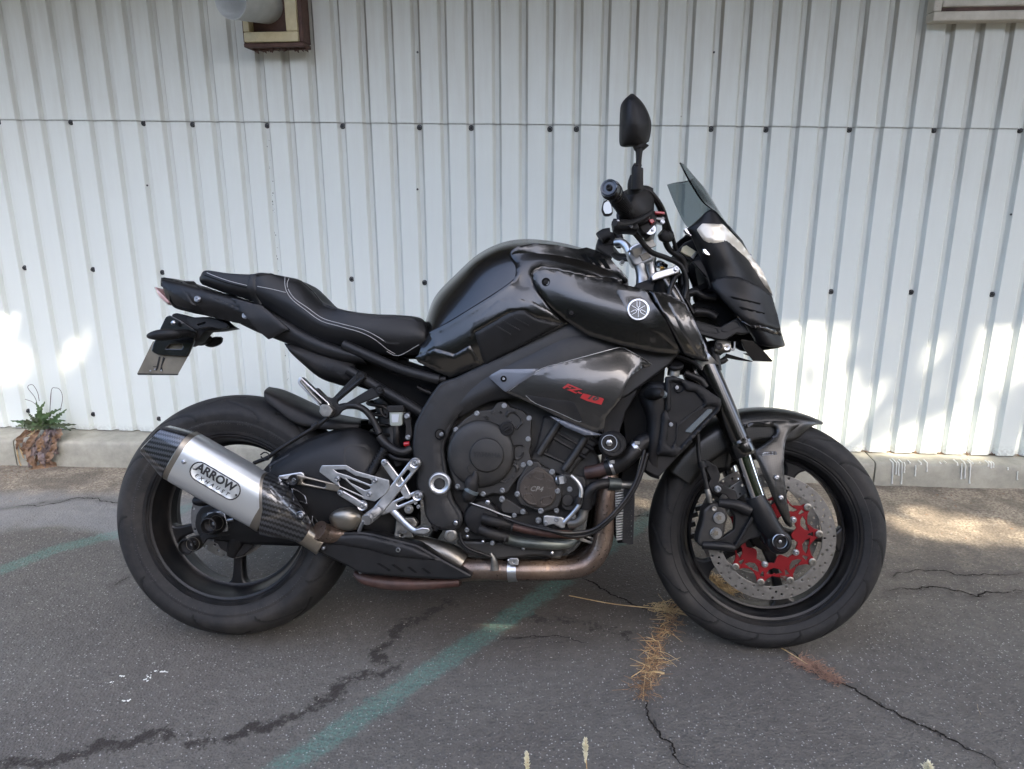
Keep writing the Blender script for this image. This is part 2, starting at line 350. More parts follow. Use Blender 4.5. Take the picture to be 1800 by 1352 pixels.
def overlay(name,f,pts,bvh,lift,mat,parent,step=4.,edge=3.,r=0,dens=2.,holes=(),back=.004,lift0=None,sm=8):
    if lift0 is None: lift0=max(lift*.62,min(lift,.0008))
    """thin moulded panel that follows another surface: outline traced, laid on the surface, raised by 'lift' with a rounded edge"""
    if r: pts=rnd(pts,r)
    P=np.array([f(p[0],p[1]) for p in pts]); 
    H=[np.array([f(p[0],p[1]) for p in h]) for h in holes]
    def dense(P):
        o=[]
        for i in range(len(P)):
            a,b=P[i],P[(i+1)%len(P)]; k=max(1,int(np.linalg.norm(b-a)/dens))
            for j in range(k): o.append(a+(b-a)*j/k)
        return np.array(o)
    rings=[dense(P)]+[dense(h) for h in H]
    pl=[tuple(p) for p in rings[0]]; hs=[[tuple(q) for q in h] for h in rings[1:]]
    x0,y0=P.min(0);x1,y1=P.max(0); I=[]
    for j,y in enumerate(np.arange(y0,y1,step)):
        for x in np.arange(x0+(j%2)*step/2,x1,step):
            if inside(pl,x,y) and not any(inside(h,x,y) for h in hs): I.append((x,y))
    I=np.array(I).reshape(-1,2)
    allr=np.concatenate(rings)
    def ed(Q):
        d=np.full(len(Q),1e9)
        for Rr in rings:
            for i in range(len(Rr)): d=np.minimum(d,segd(Q,Rr[i],Rr[(i+1)%len(Rr)]))
        return d
    if len(I): I=I[ed(I)>step*.45]
    pts2=np.concatenate([allr,I]) if len(I) else allr
    edges=[];o=0
    for Rr in rings:
        n=len(Rr); edges+=[(o+i,o+(i+1)%n) for i in range(n)]; o+=n
    vv,ee,ff,_,_,_=geometry.delaunay_2d_cdt([Vector(p) for p in pts2],edges,[],0,1e-4)
    vv=np.array([tuple(v) for v in vv]); 
    cent=[vv[list(g)].mean(0) for g in ff]
    ff=[g for g,c in zip(ff,cent) if inside(pl,c[0],c[1]) and not any(inside(h,c[0],c[1]) for h in hs)]
    d=ed(vv); o3=Vector(BC); m=len(vv)
    DR=np.array([np.array(Vector(bray(x,y)).normalized()) for x,y in vv]); T=np.full(m,np.nan); NN=np.zeros((m,3))
    for i in range(m):
        hit=bvh.ray_cast(o3,Vector(DR[i]))
        if hit[0] is not None:
            T[i]=(hit[0]-o3).length; q=np.array(hit[1]); NN[i]=-q if q@DR[i]>0 else q
    E_=set()
    for g in ff:
        for k in range(3): E_.add((min(g[k],g[(k+1)%3]),max(g[k],g[(k+1)%3])))
    E_=np.array(sorted(E_)); 
    if np.isnan(T).all(): T[:]=np.linalg.norm(np.array(bvh.find_nearest(o3+Vector(DR[0])*1.9)[0])-BC); NN[:]=(0,-1,0)
    used=np.zeros(m,bool); used[E_.ravel()]=True
    def nb(A,ok):
        W_=np.zeros(m); Sx=np.zeros((m,)+A.shape[1:])
        for i,j in ((0,1),(1,0)):
            o_=ok[E_[:,j]]; np.add.at(W_,E_[o_,i],1); np.add.at(Sx,E_[o_,i],A[E_[o_,j]])
        return W_,Sx
    for it in range(60):
        bad=np.isnan(T)&used
        if not bad.any(): break
        ok=~np.isnan(T); W_,Sx=nb(np.where(ok,T,0),ok); W2,Sn=nb(NN,ok); f_=bad&(W_>0); T[f_]=Sx[f_]/W_[f_]; NN[f_]=Sn[f_]/W2[f_][:,None]
    T=np.where(np.isnan(T),np.nanmean(T),T); ok=np.ones(m,bool)
    for it in range(sm):
        W_,Sx=nb(T,ok); T=np.where(W_>0,.4*T+.6*Sx/np.maximum(W_,1),T); W_,Sn=nb(NN,ok); NN=np.where((W_>0)[:,None],.3*NN+.7*Sn/np.maximum(W_,1)[:,None],NN)
    NN/=np.linalg.norm(NN,axis=1)[:,None]+1e-9; NN=NN*.7+np.array([0,-.3,0]); NN/=np.linalg.norm(NN,axis=1)[:,None]
    e=np.minimum(1,d/edge); lf=lift0+(lift-lift0)*np.sqrt(np.maximum(0,1-(1-e)**2))
    O=BC+DR*T[:,None]+NN*lf[:,None]
    O=np.array(O); n=len(O); NN=np.array(NN)
    dm=np.nonzero(d<1e-3)[0]
    F2=[list(g) for g in ff]
    # boundary skirt
    from collections import Counter
    cnt=Counter()
    for g in F2:
        for i in range(3): a,b=g[i],g[(i+1)%3]; cnt[(min(a,b),max(a,b))]+=1
    V=list(O); mp={}
    for g in list(F2):
        for i in range(3):
            a,b=g[i],g[(i+1)%3]
            if cnt[(min(a,b),max(a,b))]==1:
                for q in (a,b):
                    if q not in mp: mp[q]=len(V); V.append(O[q]-NN[q]*back)
                F2.append([b,a,mp[a],mp[b]])
    ob=mesh_obj(name,V,[g[::-1] if False else g for g in F2],mat,parent,50)
    bm=bmesh.new(); bm.from_mesh(ob.data); bmesh.ops.recalc_face_normals(bm,faces=bm.faces)
    # recalc may turn an open sheet inside out: face the camera side
    bm.faces.ensure_lookup_table()
    s=sum(1 if (fc.calc_center_median()-o3).dot(fc.normal)<0 else -1 for fc in bm.faces if len(fc.verts)==3)
    if s<0: bmesh.ops.reverse_faces(bm,faces=bm.faces)
    bm.to_mesh(ob.data); bm.free()
    ob.data.polygons.foreach_set('use_smooth',[True]*len(ob.data.polygons)); ob.data.set_sharp_from_angle(angle=R(55))
    return ob,BVHTree.FromPolygons([Vector(v) for v in O],[tuple(g) for g in ff])
def mirrored(o,parent=None):
    """the same part on the bike's far side"""
    me=o.data.copy(); V=np.zeros(len(me.vertices)*3); me.vertices.foreach_get('co',V); V=V.reshape(-1,3); V[:,1]*=-1
    me.vertices.foreach_set('co',V.ravel()); me.flip_normals(); me.update()
    c=bpy.data.objects.new(o.name.split('.')[0],me); COL.objects.link(c); c.parent=parent or o.parent
    for m in o.modifiers:
        if m.type=='SOLIDIFY': k=c.modifiers.new('s','SOLIDIFY'); k.thickness=m.thickness; k.offset=m.offset
        if m.type=='BEVEL': bevel(c,m.width,m.segments)
    return c
def merge(parts):
    V=[];Fc=[];o=0
    for v,f in parts: V.append(np.asarray(v,float)); Fc+=[[i+o for i in g] for g in f]; o+=len(v)
    return np.concatenate(V),Fc
def box_vf(x0,x1,y0,y1,z0,z1):
    V=[(x,y,z) for x in (x0,x1) for y in (y0,y1) for z in (z0,z1)]
    return np.array(V,float),[(0,1,3,2),(4,6,7,5),(0,4,5,1),(2,3,7,6),(0,2,6,4),(1,5,7,3)]
def text_vf(s,size,depth=.0005,bold=0.,shear=0.,space=1.):
    cu=bpy.data.curves.new('t','FONT'); cu.body=s; cu.size=size; cu.extrude=depth; cu.offset=bold; cu.shear=shear; cu.align_x='CENTER'; cu.align_y='CENTER'; cu.resolution_u=3; cu.space_character=space
    o=bpy.data.objects.new('t',cu); me=bpy.data.meshes.new_from_object(o)
    V=np.zeros(len(me.vertices)*3); me.vertices.foreach_get('co',V); V=V.reshape(-1,3); Fc=[tuple(p.vertices) for p in me.polygons]
    bpy.data.objects.remove(o); bpy.data.curves.remove(cu); bpy.data.meshes.remove(me); return V,Fc
def lettering(name,VF,p0,p1,bvh,lift,mat,parent,off=None):
    """flat print: glyph x runs from picture point p0 towards p1 (unit = metres), wrapped on the surface"""
    V,Fc=VF
    def at(px,py):
        if bvh is None: return B(px,py,off),np.array([0,-1.,0])
        dr=Vector(bray(px,py)).normalized(); h=bvh.ray_cast(Vector(BC),dr)
        if h[0] is None: h=bvh.find_nearest(Vector(BC)+dr*1.7)
        nn=h[1] if h[1].dot(dr)<0 else -h[1]; return np.array(h[0]),np.array(nn)
    a,na=at(*p0); b,_=at(*p1); u=b-a; u/=np.linalg.norm(u); nn=na; w=np.cross(nn,u); w/=np.linalg.norm(w)
    if w[2]<0: w=-w
    out=[]
    for x,y,z in V:
        q=a+u*x+w*y
        if bvh is not None:
            h=bvh.ray_cast(Vector(q+nn*.05),Vector(-nn)); 
            if h[0] is not None: q=np.array(h[0])
        out.append(q+nn*(lift+(.0003 if z>0 else -.0003)))
    return mesh_obj(name,out,Fc,mat,parent,0)
def empty(name,loc,rot=(0,0,0)):
    o=bpy.data.objects.new(name,None); COL.objects.link(o); o.location=loc; o.rotation_euler=rot; o.empty_display_size=.1; return o

# ================================================================ THE SETTING
def vnoise(x,y,seed=0):
    xi=np.floor(x).astype(int); yi=np.floor(y).astype(int); xf=x-xi; yf=y-yi
    def h(a,b):
        n=(a*374761393+b*668265263+seed*69069)&0xffffffff; n=((n^(n>>13))*1274126177)&0xffffffff; return ((n^(n>>16))&0xffff)/65535.
    u=xf*xf*(3-2*xf); v=yf*yf*(3-2*yf)
    return (h(xi,yi)*(1-u)+h(xi+1,yi)*u)*(1-v)+(h(xi,yi+1)*(1-u)+h(xi+1,yi+1)*u)*v
def fbm(x,y,s=1.,oct=4,seed=0):
    o=0;a=1.;t=0
    for k in range(oct): o=o+a*vnoise(x*s,y*s,seed+k); t+=a; a*=.5; s*=2.03
    return o/t
def polyd(X,Y,pts):
    P=np.stack([X,Y],-1).reshape(-1,2); d=np.full(len(P),9.)
    for i in range(len(pts)-1): d=np.minimum(d,segd(P,np.array(pts[i]),np.array(pts[i+1])))
    return d.reshape(X.shape)
def gpts(l): return [tuple(atz(x,y,0)[:2]) for x,y in l]
def ground():
    xs=np.arange(-3.4,3.4001,.02); ys=np.arange(.35,3.0001,.02)
    X,Y=np.meshgrid(xs,ys); k=(np.stack([X,Y],-1)-K0[:2])@KN[:2]           # k<0: in front of the kerb
    soil=np.clip((k+.33+.22*(fbm(X,Y,2.5,4,3)-.5))/.10,0,1)
    slab=np.clip((k+.62+.25*(fbm(X,Y,3,4,9)-.5))/.06,0,1)*(X<-.9)
    Z=.004*(fbm(X,Y,1.2,3,1)-.5)+.0025*(fbm(X,Y,14,3,2)-.5)
    Z+=soil*(.016*(fbm(X,Y,9,4,5)-.42)+.006)+slab*(1-soil)*.007*(fbm(X,Y,5,2,6)>.42)
    # keep the wheel contacts level
    for wx,wy in ((BT[0],BT[1]),tuple((BM@np.array([1.4,0,0])+BT)[:2])):
        Z*=np.clip(((X-wx)**2+(Y-wy)**2)/.05,0.1,1)
    far=np.clip((.12-np.minimum(np.minimum(X+3.4,3.4-X),np.minimum(Y-.35,3.0-Y)))/.12,0,1)
    Z=Z*(1-far)
    V=np.stack([X,Y,Z],-1).reshape(-1,3); o=mesh_obj('ground',V,grid_faces(len(ys),len(xs)),'asphalt',None,60)
    tag(o,kind='structure')
    crack=[[(1010,1010),(1055,1035),(1100,1055),(1150,1075)],[(1135,1230),(1138,1258),(1165,1300),(1185,1325),(1215,1352)],
           [(1375,1140),(1405,1158),(1450,1190),(1500,1210),(1540,1235),(1585,1262),(1640,1285),(1690,1310),(1760,1352)],
           [(0,898),(60,892),(130,880),(205,888),(260,884)],[(1560,1040),(1640,1032),(1720,1050),(1800,1040)],[(880,1130),(935,1118),(1000,1122),(1040,1133)],
           [(1080,925),(1120,910),(1150,905)],[(200,1030),(228,1014)],[(1570,1015),(1640,1003),(1700,1012),(1800,1008)]]
    rj=random.Random(11)
    def jag(q,amp,it=4):
        for k in range(it):
            o=[q[0]]
            for a,b in zip(q[:-1],q[1:]):
                L_=math.hypot(b[0]-a[0],b[1]-a[1]); o.append(((a[0]+b[0])/2+rj.gauss(0,amp)*L_,(a[1]+b[1])/2+rj.gauss(0,amp)*L_)); o.append(b)
            q=o
        return q
    cd=np.full(X.shape,9.)
    for c in crack:
        q=jag(gpts(c),.13); cd=np.minimum(cd,polyd(X,Y,q))
    wd=[1,.7,1,1,.8,.6]
    st=[(0,1345),(60,1340),(120,1327),(200,1322),(260,1295),(330,1302),(420,1295),(480,1275),(520,1262),(560,1242),(600,1225),(612,1195),(640,1185),(690,1168),(660,1145),(690,1120),(720,1100),(760,1075),(790,1055)]
    sd=polyd(X,Y,jag(gpts(st),.16,3)); s2=[(880,1075),(960,1090),(1040,1105),(1110,1125)]; sd=np.minimum(sd,polyd(X,Y,jag(gpts(s2),.16,3))+.006)
    pd=np.minimum(polyd(X,Y,gpts([(495,1352),(700,1216),(880,1098),(1010,1003),(1150,905)])),
        np.minimum(polyd(X,Y,gpts([(0,1004),(100,965),(212,938),(330,895)])),9))
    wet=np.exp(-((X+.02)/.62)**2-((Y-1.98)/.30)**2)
    dust=np.clip((k+1.0)/.8,0,1)*np.clip((X-.2)/1.2,0.2,1)*.9+soil*.9+np.clip((k+.62)/.3,0,1)*.5
    # open cracks: thin ragged dark slots following the surface
    def hgt(x,y):
        fx=(x-xs[0])/.02; fy=(y-ys[0])/.02; i=int(min(max(fx,0),len(xs)-2)); j=int(min(max(fy,0),len(ys)-2)); a=fx-i; b=fy-j
        return max((Z[j,i]*(1-a)+Z[j,i+1]*a)*(1-b)+(Z[j+1,i]*(1-a)+Z[j+1,i+1]*a)*b,-1)
    for ci,c in enumerate(crack):
        q=jag(gpts(c),.10,5); n=len(q); wmax=(.0036,.0026,.0034,.0022,.0030,.0016,.0018,.0016,.0022)[ci]; V=[]
        for i,(x,y) in enumerate(q):
            a=q[max(0,i-1)]; b=q[min(n-1,i+1)]; tx,ty=b[0]-a[0],b[1]-a[1]; l=math.hypot(tx,ty)+1e-9; tx/=l; ty/=l
            e=min(1,4*i/n+.15,4*(n-1-i)/n+.15); w1=wmax*e*rj.uniform(.25,1.3); w2=wmax*e*rj.uniform(.25,1.3)
            for sx in (-w1,w2): X_,Y_=x-ty*sx,y+tx*sx; V.append((X_,Y_,hgt(X_,Y_)+.0011))
        Fc=[(2*i,2*i+1,2*i+3,2*i+2) for i in range(n-1)]; tag(mesh_obj('ground_crack',V,Fc,'crack_dark',None,0),kind='structure')
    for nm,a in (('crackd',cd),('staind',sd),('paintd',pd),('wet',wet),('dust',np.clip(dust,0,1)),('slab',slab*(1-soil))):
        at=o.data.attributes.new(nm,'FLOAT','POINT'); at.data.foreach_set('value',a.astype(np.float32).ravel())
    # the rest of the ground, out to the horizon
    n=mesh_obj('ground',[(x,y,-.006) for x,y in ((-80,-80),(80,-80),(80,80),(-80,80))],[(0,1,2,3)],'asphalt_far',None,0); tag(n,kind='structure')
def ground_mats():
    simple('crack_dark',(.014,.012,.010),.95,spec=.1)
    for nm in ('asphalt','asphalt_far'):
        m,nt,b=newmat(nm); tc=N(nt,'ShaderNodeTexCoord',name='TC')
        big=noise(nt,1.6,5,.6); mid=noise(nt,38,6,.72); fine=noise(nt,420,3,.6)
        vo=N(nt,'ShaderNodeTexVoronoi',ins={'Scale':150.,'Randomness':1.}); L(nt,tc.outputs['Object'],vo.inputs['Vector'])
        cell=N(nt,'ShaderNodeSeparateColor'); L(nt,vo.outputs['Color'],cell.inputs[0])
        c=mix(nt,ramp(nt,big,[(.3,0.),(.7,1.)]),(.094,.090,.080),(.137,.129,.111))
        big2=noise(nt,.7,4,.6); c=mix(nt,ramp(nt,big2,[(.42,0.),(.62,.6)]),c,(.075,.066,.058))
        c=mix(nt,ramp(nt,mid,[(.35,0.),(.65,1.)]),mix(nt,1.,c,(.70,.70,.71),'MULTIPLY'),c)
        # aggregate chips
        chip=mth(nt,'MULTIPLY',mth(nt,'GREATER_THAN',cell.outputs[0],.74),ramp(nt,vo.outputs['Distance'],[(.18,1.),(.34,0.)]))
        c=mix(nt,mth(nt,'MULTIPLY',chip,.75),c,mix(nt,cell.outputs[1],(.19,.185,.175),(.46,.45,.43)))
        dk=mth(nt,'MULTIPLY',mth(nt,'LESS_THAN',cell.outputs[0],.22),ramp(nt,vo.outputs['Distance'],[(.2,1.),(.4,0.)]))
        c=mix(nt,mth(nt,'MULTIPLY',dk,.6),c,(.035,.035,.036))
        if nm=='asphalt':
            def at(n): return N(nt,'ShaderNodeAttribute',attribute_name=n).outputs['Fac']
            n1=noise(nt,24,6,.75); n2=noise(nt,110,4,.7); n3=noise(nt,7,5,.6)
            # dusty, sandy ground
            dust=mth(nt,'MULTIPLY',at('dust'),ramp(nt,mth(nt,'ADD',n1,mth(nt,'MULTIPLY',at('dust'),.35)),[(.35,.15),(.8,1.)]))
            sand=mix(nt,ramp(nt,n2,[(.36,0.),(.62,1.)]),(.13,.108,.08),(.36,.315,.245)); sand=mix(nt,ramp(nt,n3,[(.42,0.),(.56,.65)]),sand,(.10,.085,.07))
            c=mix(nt,dust,c,sand)
            c=mix(nt,mth(nt,'MULTIPLY',at('slab'),.75),c,mix(nt,n1,(.15,.155,.155),(.26,.26,.25)))
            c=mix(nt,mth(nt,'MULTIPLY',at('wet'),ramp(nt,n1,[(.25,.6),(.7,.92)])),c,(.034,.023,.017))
            # stain with a sharp lower edge
            sdd=mth(nt,'ADD',at('staind'),mth(nt,'ADD',mth(nt,'MULTIPLY',mth(nt,'SUBTRACT',n1,.5),.14),mth(nt,'MULTIPLY',mth(nt,'SUBTRACT',n2,.5),.05)))
            c=mix(nt,ramp(nt,sdd,[(.005,.93),(.019,0.)]),c,(.022,.018,.015))
            # worn teal line
            pw=mth(nt,'ADD',at('paintd'),mth(nt,'MULTIPLY',mth(nt,'SUBTRACT',n1,.5),.075))
            pa=mth(nt,'MULTIPLY',ramp(nt,pw,[(.022,1.),(.042,0.)]),ramp(nt,n2,[(.38,.25),(.62,.95)]))
            c=mix(nt,mth(nt,'MULTIPLY',pa,.42),c,(.075,.24,.20))
            # cracks
            cd=mth(nt,'ADD',at('crackd'),mth(nt,'MULTIPLY',mth(nt,'SUBTRACT',n1,.5),.009)); cd=mth(nt,'ADD',cd,mth(nt,'MULTIPLY',mth(nt,'SUBTRACT',n2,.5),.006))
            ck=ramp(nt,cd,[(.0005,1.),(.003,0.)]); c=mix(nt,mth(nt,'MULTIPLY',ck,.88),c,(.012,.011,.010))
            c=mix(nt,ramp(nt,cd,[(.004,.45),(.03,0.)]),c,(.05,.045,.04))
            sp=N(nt,'ShaderNodeTexNoise',ins={'Scale':5.5,'Detail':9,'Roughness':.85}); L(nt,tc.outputs['Object'],sp.inputs['Vector'])
            hh=mth(nt,'SUBTRACT',mth(nt,'ADD',mid,mth(nt,'MULTIPLY',vo.outputs['Distance'],-.5)),mth(nt,'MULTIPLY',ck,3.))
            bump(nt,b,hh,1.0,.005)
        else: bump(nt,b,mid,.6,.003)
        L(nt,c,b.inputs['Base Color']); b.inputs['Roughness'].default_value=.82; b.inputs['Specular IOR Level'].default_value=.35
    # painted corrugated steel
    m,nt,b=newmat('wall_paint'); tc=N(nt,'ShaderNodeTexCoord',name='TC'); sp=N(nt,'ShaderNodeSeparateXYZ'); L(nt,tc.outputs['Object'],sp.inputs[0])
    mp=N(nt,'ShaderNodeMapping',ins={'Scale':(9,9,.8)}); L(nt,tc.outputs['Object'],mp.inputs[0])
    st=noise(nt,4,6,.7,mp.outputs[0]); blot=noise(nt,3.2,5,.6); gr=noise(nt,90,4,.6)
    c=mix(nt,blot,(.685,.735,.695),(.75,.795,.76))
    ph=mth(nt,'FRACT',mth(nt,'ADD',mth(nt,'MULTIPLY',sp.outputs[0],10.),.05))      # 0.5 = groove middle
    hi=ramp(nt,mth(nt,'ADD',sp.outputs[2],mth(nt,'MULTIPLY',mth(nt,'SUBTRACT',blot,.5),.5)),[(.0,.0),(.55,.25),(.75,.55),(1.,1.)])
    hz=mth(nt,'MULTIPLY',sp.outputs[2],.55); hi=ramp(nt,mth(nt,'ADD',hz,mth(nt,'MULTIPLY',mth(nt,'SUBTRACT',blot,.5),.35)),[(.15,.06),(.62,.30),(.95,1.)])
    edge=mth(nt,'ABSOLUTE',mth(nt,'SUBTRACT',ph,.625)); line=ramp(nt,edge,[(.035,1.),(.058,0.)])
    e2=mth(nt,'ABSOLUTE',mth(nt,'SUBTRACT',ph,.5)); groove=ramp(nt,e2,[(.11,1.),(.20,0.)])
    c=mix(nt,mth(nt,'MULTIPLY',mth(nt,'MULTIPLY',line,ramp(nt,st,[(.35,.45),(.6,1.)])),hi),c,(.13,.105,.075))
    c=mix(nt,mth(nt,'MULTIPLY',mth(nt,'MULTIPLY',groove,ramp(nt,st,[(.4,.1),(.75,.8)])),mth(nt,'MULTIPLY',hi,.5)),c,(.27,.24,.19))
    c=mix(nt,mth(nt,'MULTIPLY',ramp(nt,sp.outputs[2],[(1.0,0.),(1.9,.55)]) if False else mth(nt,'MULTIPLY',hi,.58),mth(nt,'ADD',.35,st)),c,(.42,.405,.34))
    spk=noise(nt,55,3,.5); c=mix(nt,ramp(nt,spk,[(.80,0.),(.84,.5)]),c,(.2,.17,.13))
    sz=mth(nt,'ABSOLUTE',mth(nt,'SUBTRACT',mth(nt,'ADD',sp.outputs[2],mth(nt,'MULTIPLY',sp.outputs[0],.016)),1.3875)); c=mix(nt,mth(nt,'MULTIPLY',ramp(nt,sz,[(.0010,.6),(.0030,0.)]),ramp(nt,gr,[(.2,.5),(.6,1.)])),c,(.10,.095,.08))  # lap line in the colour: joint dirt plus the overlap's painted edge shadow
    # dirt splashed up from the ledge
    bot=mth(nt,'MULTIPLY',ramp(nt,sp.outputs[2],[(.12,.35),(.155,0.)]),ramp(nt,gr,[(.4,0.),(.6,1.)])); c=mix(nt,bot,c,(.15,.13,.10))
    L(nt,c,b.inputs['Base Color']); b.inputs['Roughness'].default_value=.42; b.inputs['Specular IOR Level'].default_value=.4
    bump(nt,b,noise(nt,5,3,.5),.2,.003)
    for nm,a,bb,rgh in (('kerb_concrete',(.27,.265,.22),(.40,.385,.32),.8),('rust_paint',(.045,.022,.018),(.115,.062,.046),.7),('cream_paint',(.46,.40,.24),(.60,.54,.35),.5),('pipe_paint',(.36,.38,.37),(.46,.48,.47),.45),('window_paint',(.42,.39,.32),(.58,.55,.47),.5),
                       ('bark',(.05,.04,.03),(.11,.09,.07),.9),('soffit',(.20,.17,.13),(.28,.25,.19),.8)):
        m,nt,b=newmat(nm); f=noise(nt,10,7,.7); g=noise(nt,150,4,.7)
        c=mix(nt,ramp(nt,f,[(.35,0.),(.65,1.)]),a,bb); c=mix(nt,ramp(nt,g,[(.62,0.),(.72,.45)]),c,tuple(x*.35 for x in a))
        L(nt,c,b.inputs['Base Color']); b.inputs['Roughness'].default_value=rgh; bump(nt,b,g,.35,.0012)
    for nm,a,bb in (('leaf_green',(.035,.075,.025),(.10,.16,.06)),('tree_leaf',(.04,.07,.02),(.08,.11,.03)),('dead_leaf',(.10,.055,.035),(.27,.17,.10)),('straw',(.32,.20,.08),(.55,.42,.22)),('seed_head',(.5,.46,.30),(.7,.66,.48)),('purple_leaf',(.11,.08,.075),(.20,.155,.145))):
        m,nt,b=newmat(nm); f=noise(nt,40,4,.6); L(nt,mix(nt,ramp(nt,f,[(.3,0.),(.7,1.)]),a,bb),b.inputs['Base Color']); b.inputs['Roughness'].default_value=.6
    simple('wall_dark',(.03,.03,.03),.9); simple('screw_dark',(.035,.036,.038),.55,.3,var=.3,varscale=300)
    simple('white_drip',(.75,.75,.70),.6); simple('pebble',(.24,.225,.20),.85,var=.4,varscale=60); simple('pane_dark',(.05,.06,.065),.06)
    simple('dull_tube',(.02,.022,.03),.6)
ground_mats(); ground()

# ---- kerb under the wall
def kerb():
    root=empty('kerb',tuple(K0),(0,0,KA)); tag(root,'long pale concrete kerb running along the foot of the white wall','kerb')
    def kl(px,py,z): 
        P=atz(px,py,z); return float((P-K0)@KU)
    js=[-6.,kl(26,800,.05),kl(1531,830,.05),6.]
    for a,b,g in zip(js[:-1],js[1:],range(3)):
        xs=np.linspace(a+.003,b-.003,int((b-a)/.05)+2); prof=[(0,-.03),(0,.0),(0,.05),(.001,.095),(.006,.104),(.014,.108),(.06,.11),(.14,.113),(.26,.114),(.26,-.03)]
        V=[]
        for x in xs:
            dz=-.0036*x+ .0
            for (y,z) in prof: V.append((x,y-.0025*float(vnoise(np.array(x*9),np.array(z*40),4)),z+(dz if z>.04 else 0)+.002*float(vnoise(np.array(x*14),np.array(y*30),8))))
        n=len(prof); Fc=grid_faces(len(xs),n)+[list(range(n))[::-1],[(len(xs)-1)*n+i for i in range(n)]]
        o=mesh_obj('kerb_stone',V,Fc,'kerb_concrete',root,40)
        if g==2:
            parts=[]
            def kf(px,py):   # kerb face / top edge
                r=ray(px,py); P0=K0-KN*.004; P=CC+r*((KN@(P0-CC))/(KN@r)); q=P-K0; return np.array([q@KU,q@KN,q[2]])
            dr=[(1571,806,850),(1577,804,834),(1581,810,836),(1587,806,851),(1591,813,831),(1610,818,837),(1620,808,817),(1631,806,829),(1684,806,818),(1691,815,842),(1698,805,841),(1707,808,850),(1711,805,816),(1738,808,820),(1743,810,823),(1747,810,822),(1772,822,826),(1789,829,843),(1601,808,815),(1654,812,815),(1664,810,813),(1725,812,814)]
            for x,y0,y1 in dr:
                ys=np.linspace(y0,y1,7); P=[kf(x-(y-y0)*.06+random.uniform(-.4,.4),max(y,814.5)) if y>=814.5 else kf(x,815)+np.array([0,(815-y)*.0042,(815-y)*.0002+.001]) for y in ys]
                parts.append(sweep(np.array(P),[.0022]*6+[.0032],6))
            V,Fc=merge(parts); q=mesh_obj('paint_drip',V,Fc,'white_drip',o,50)
    return root
kerb()

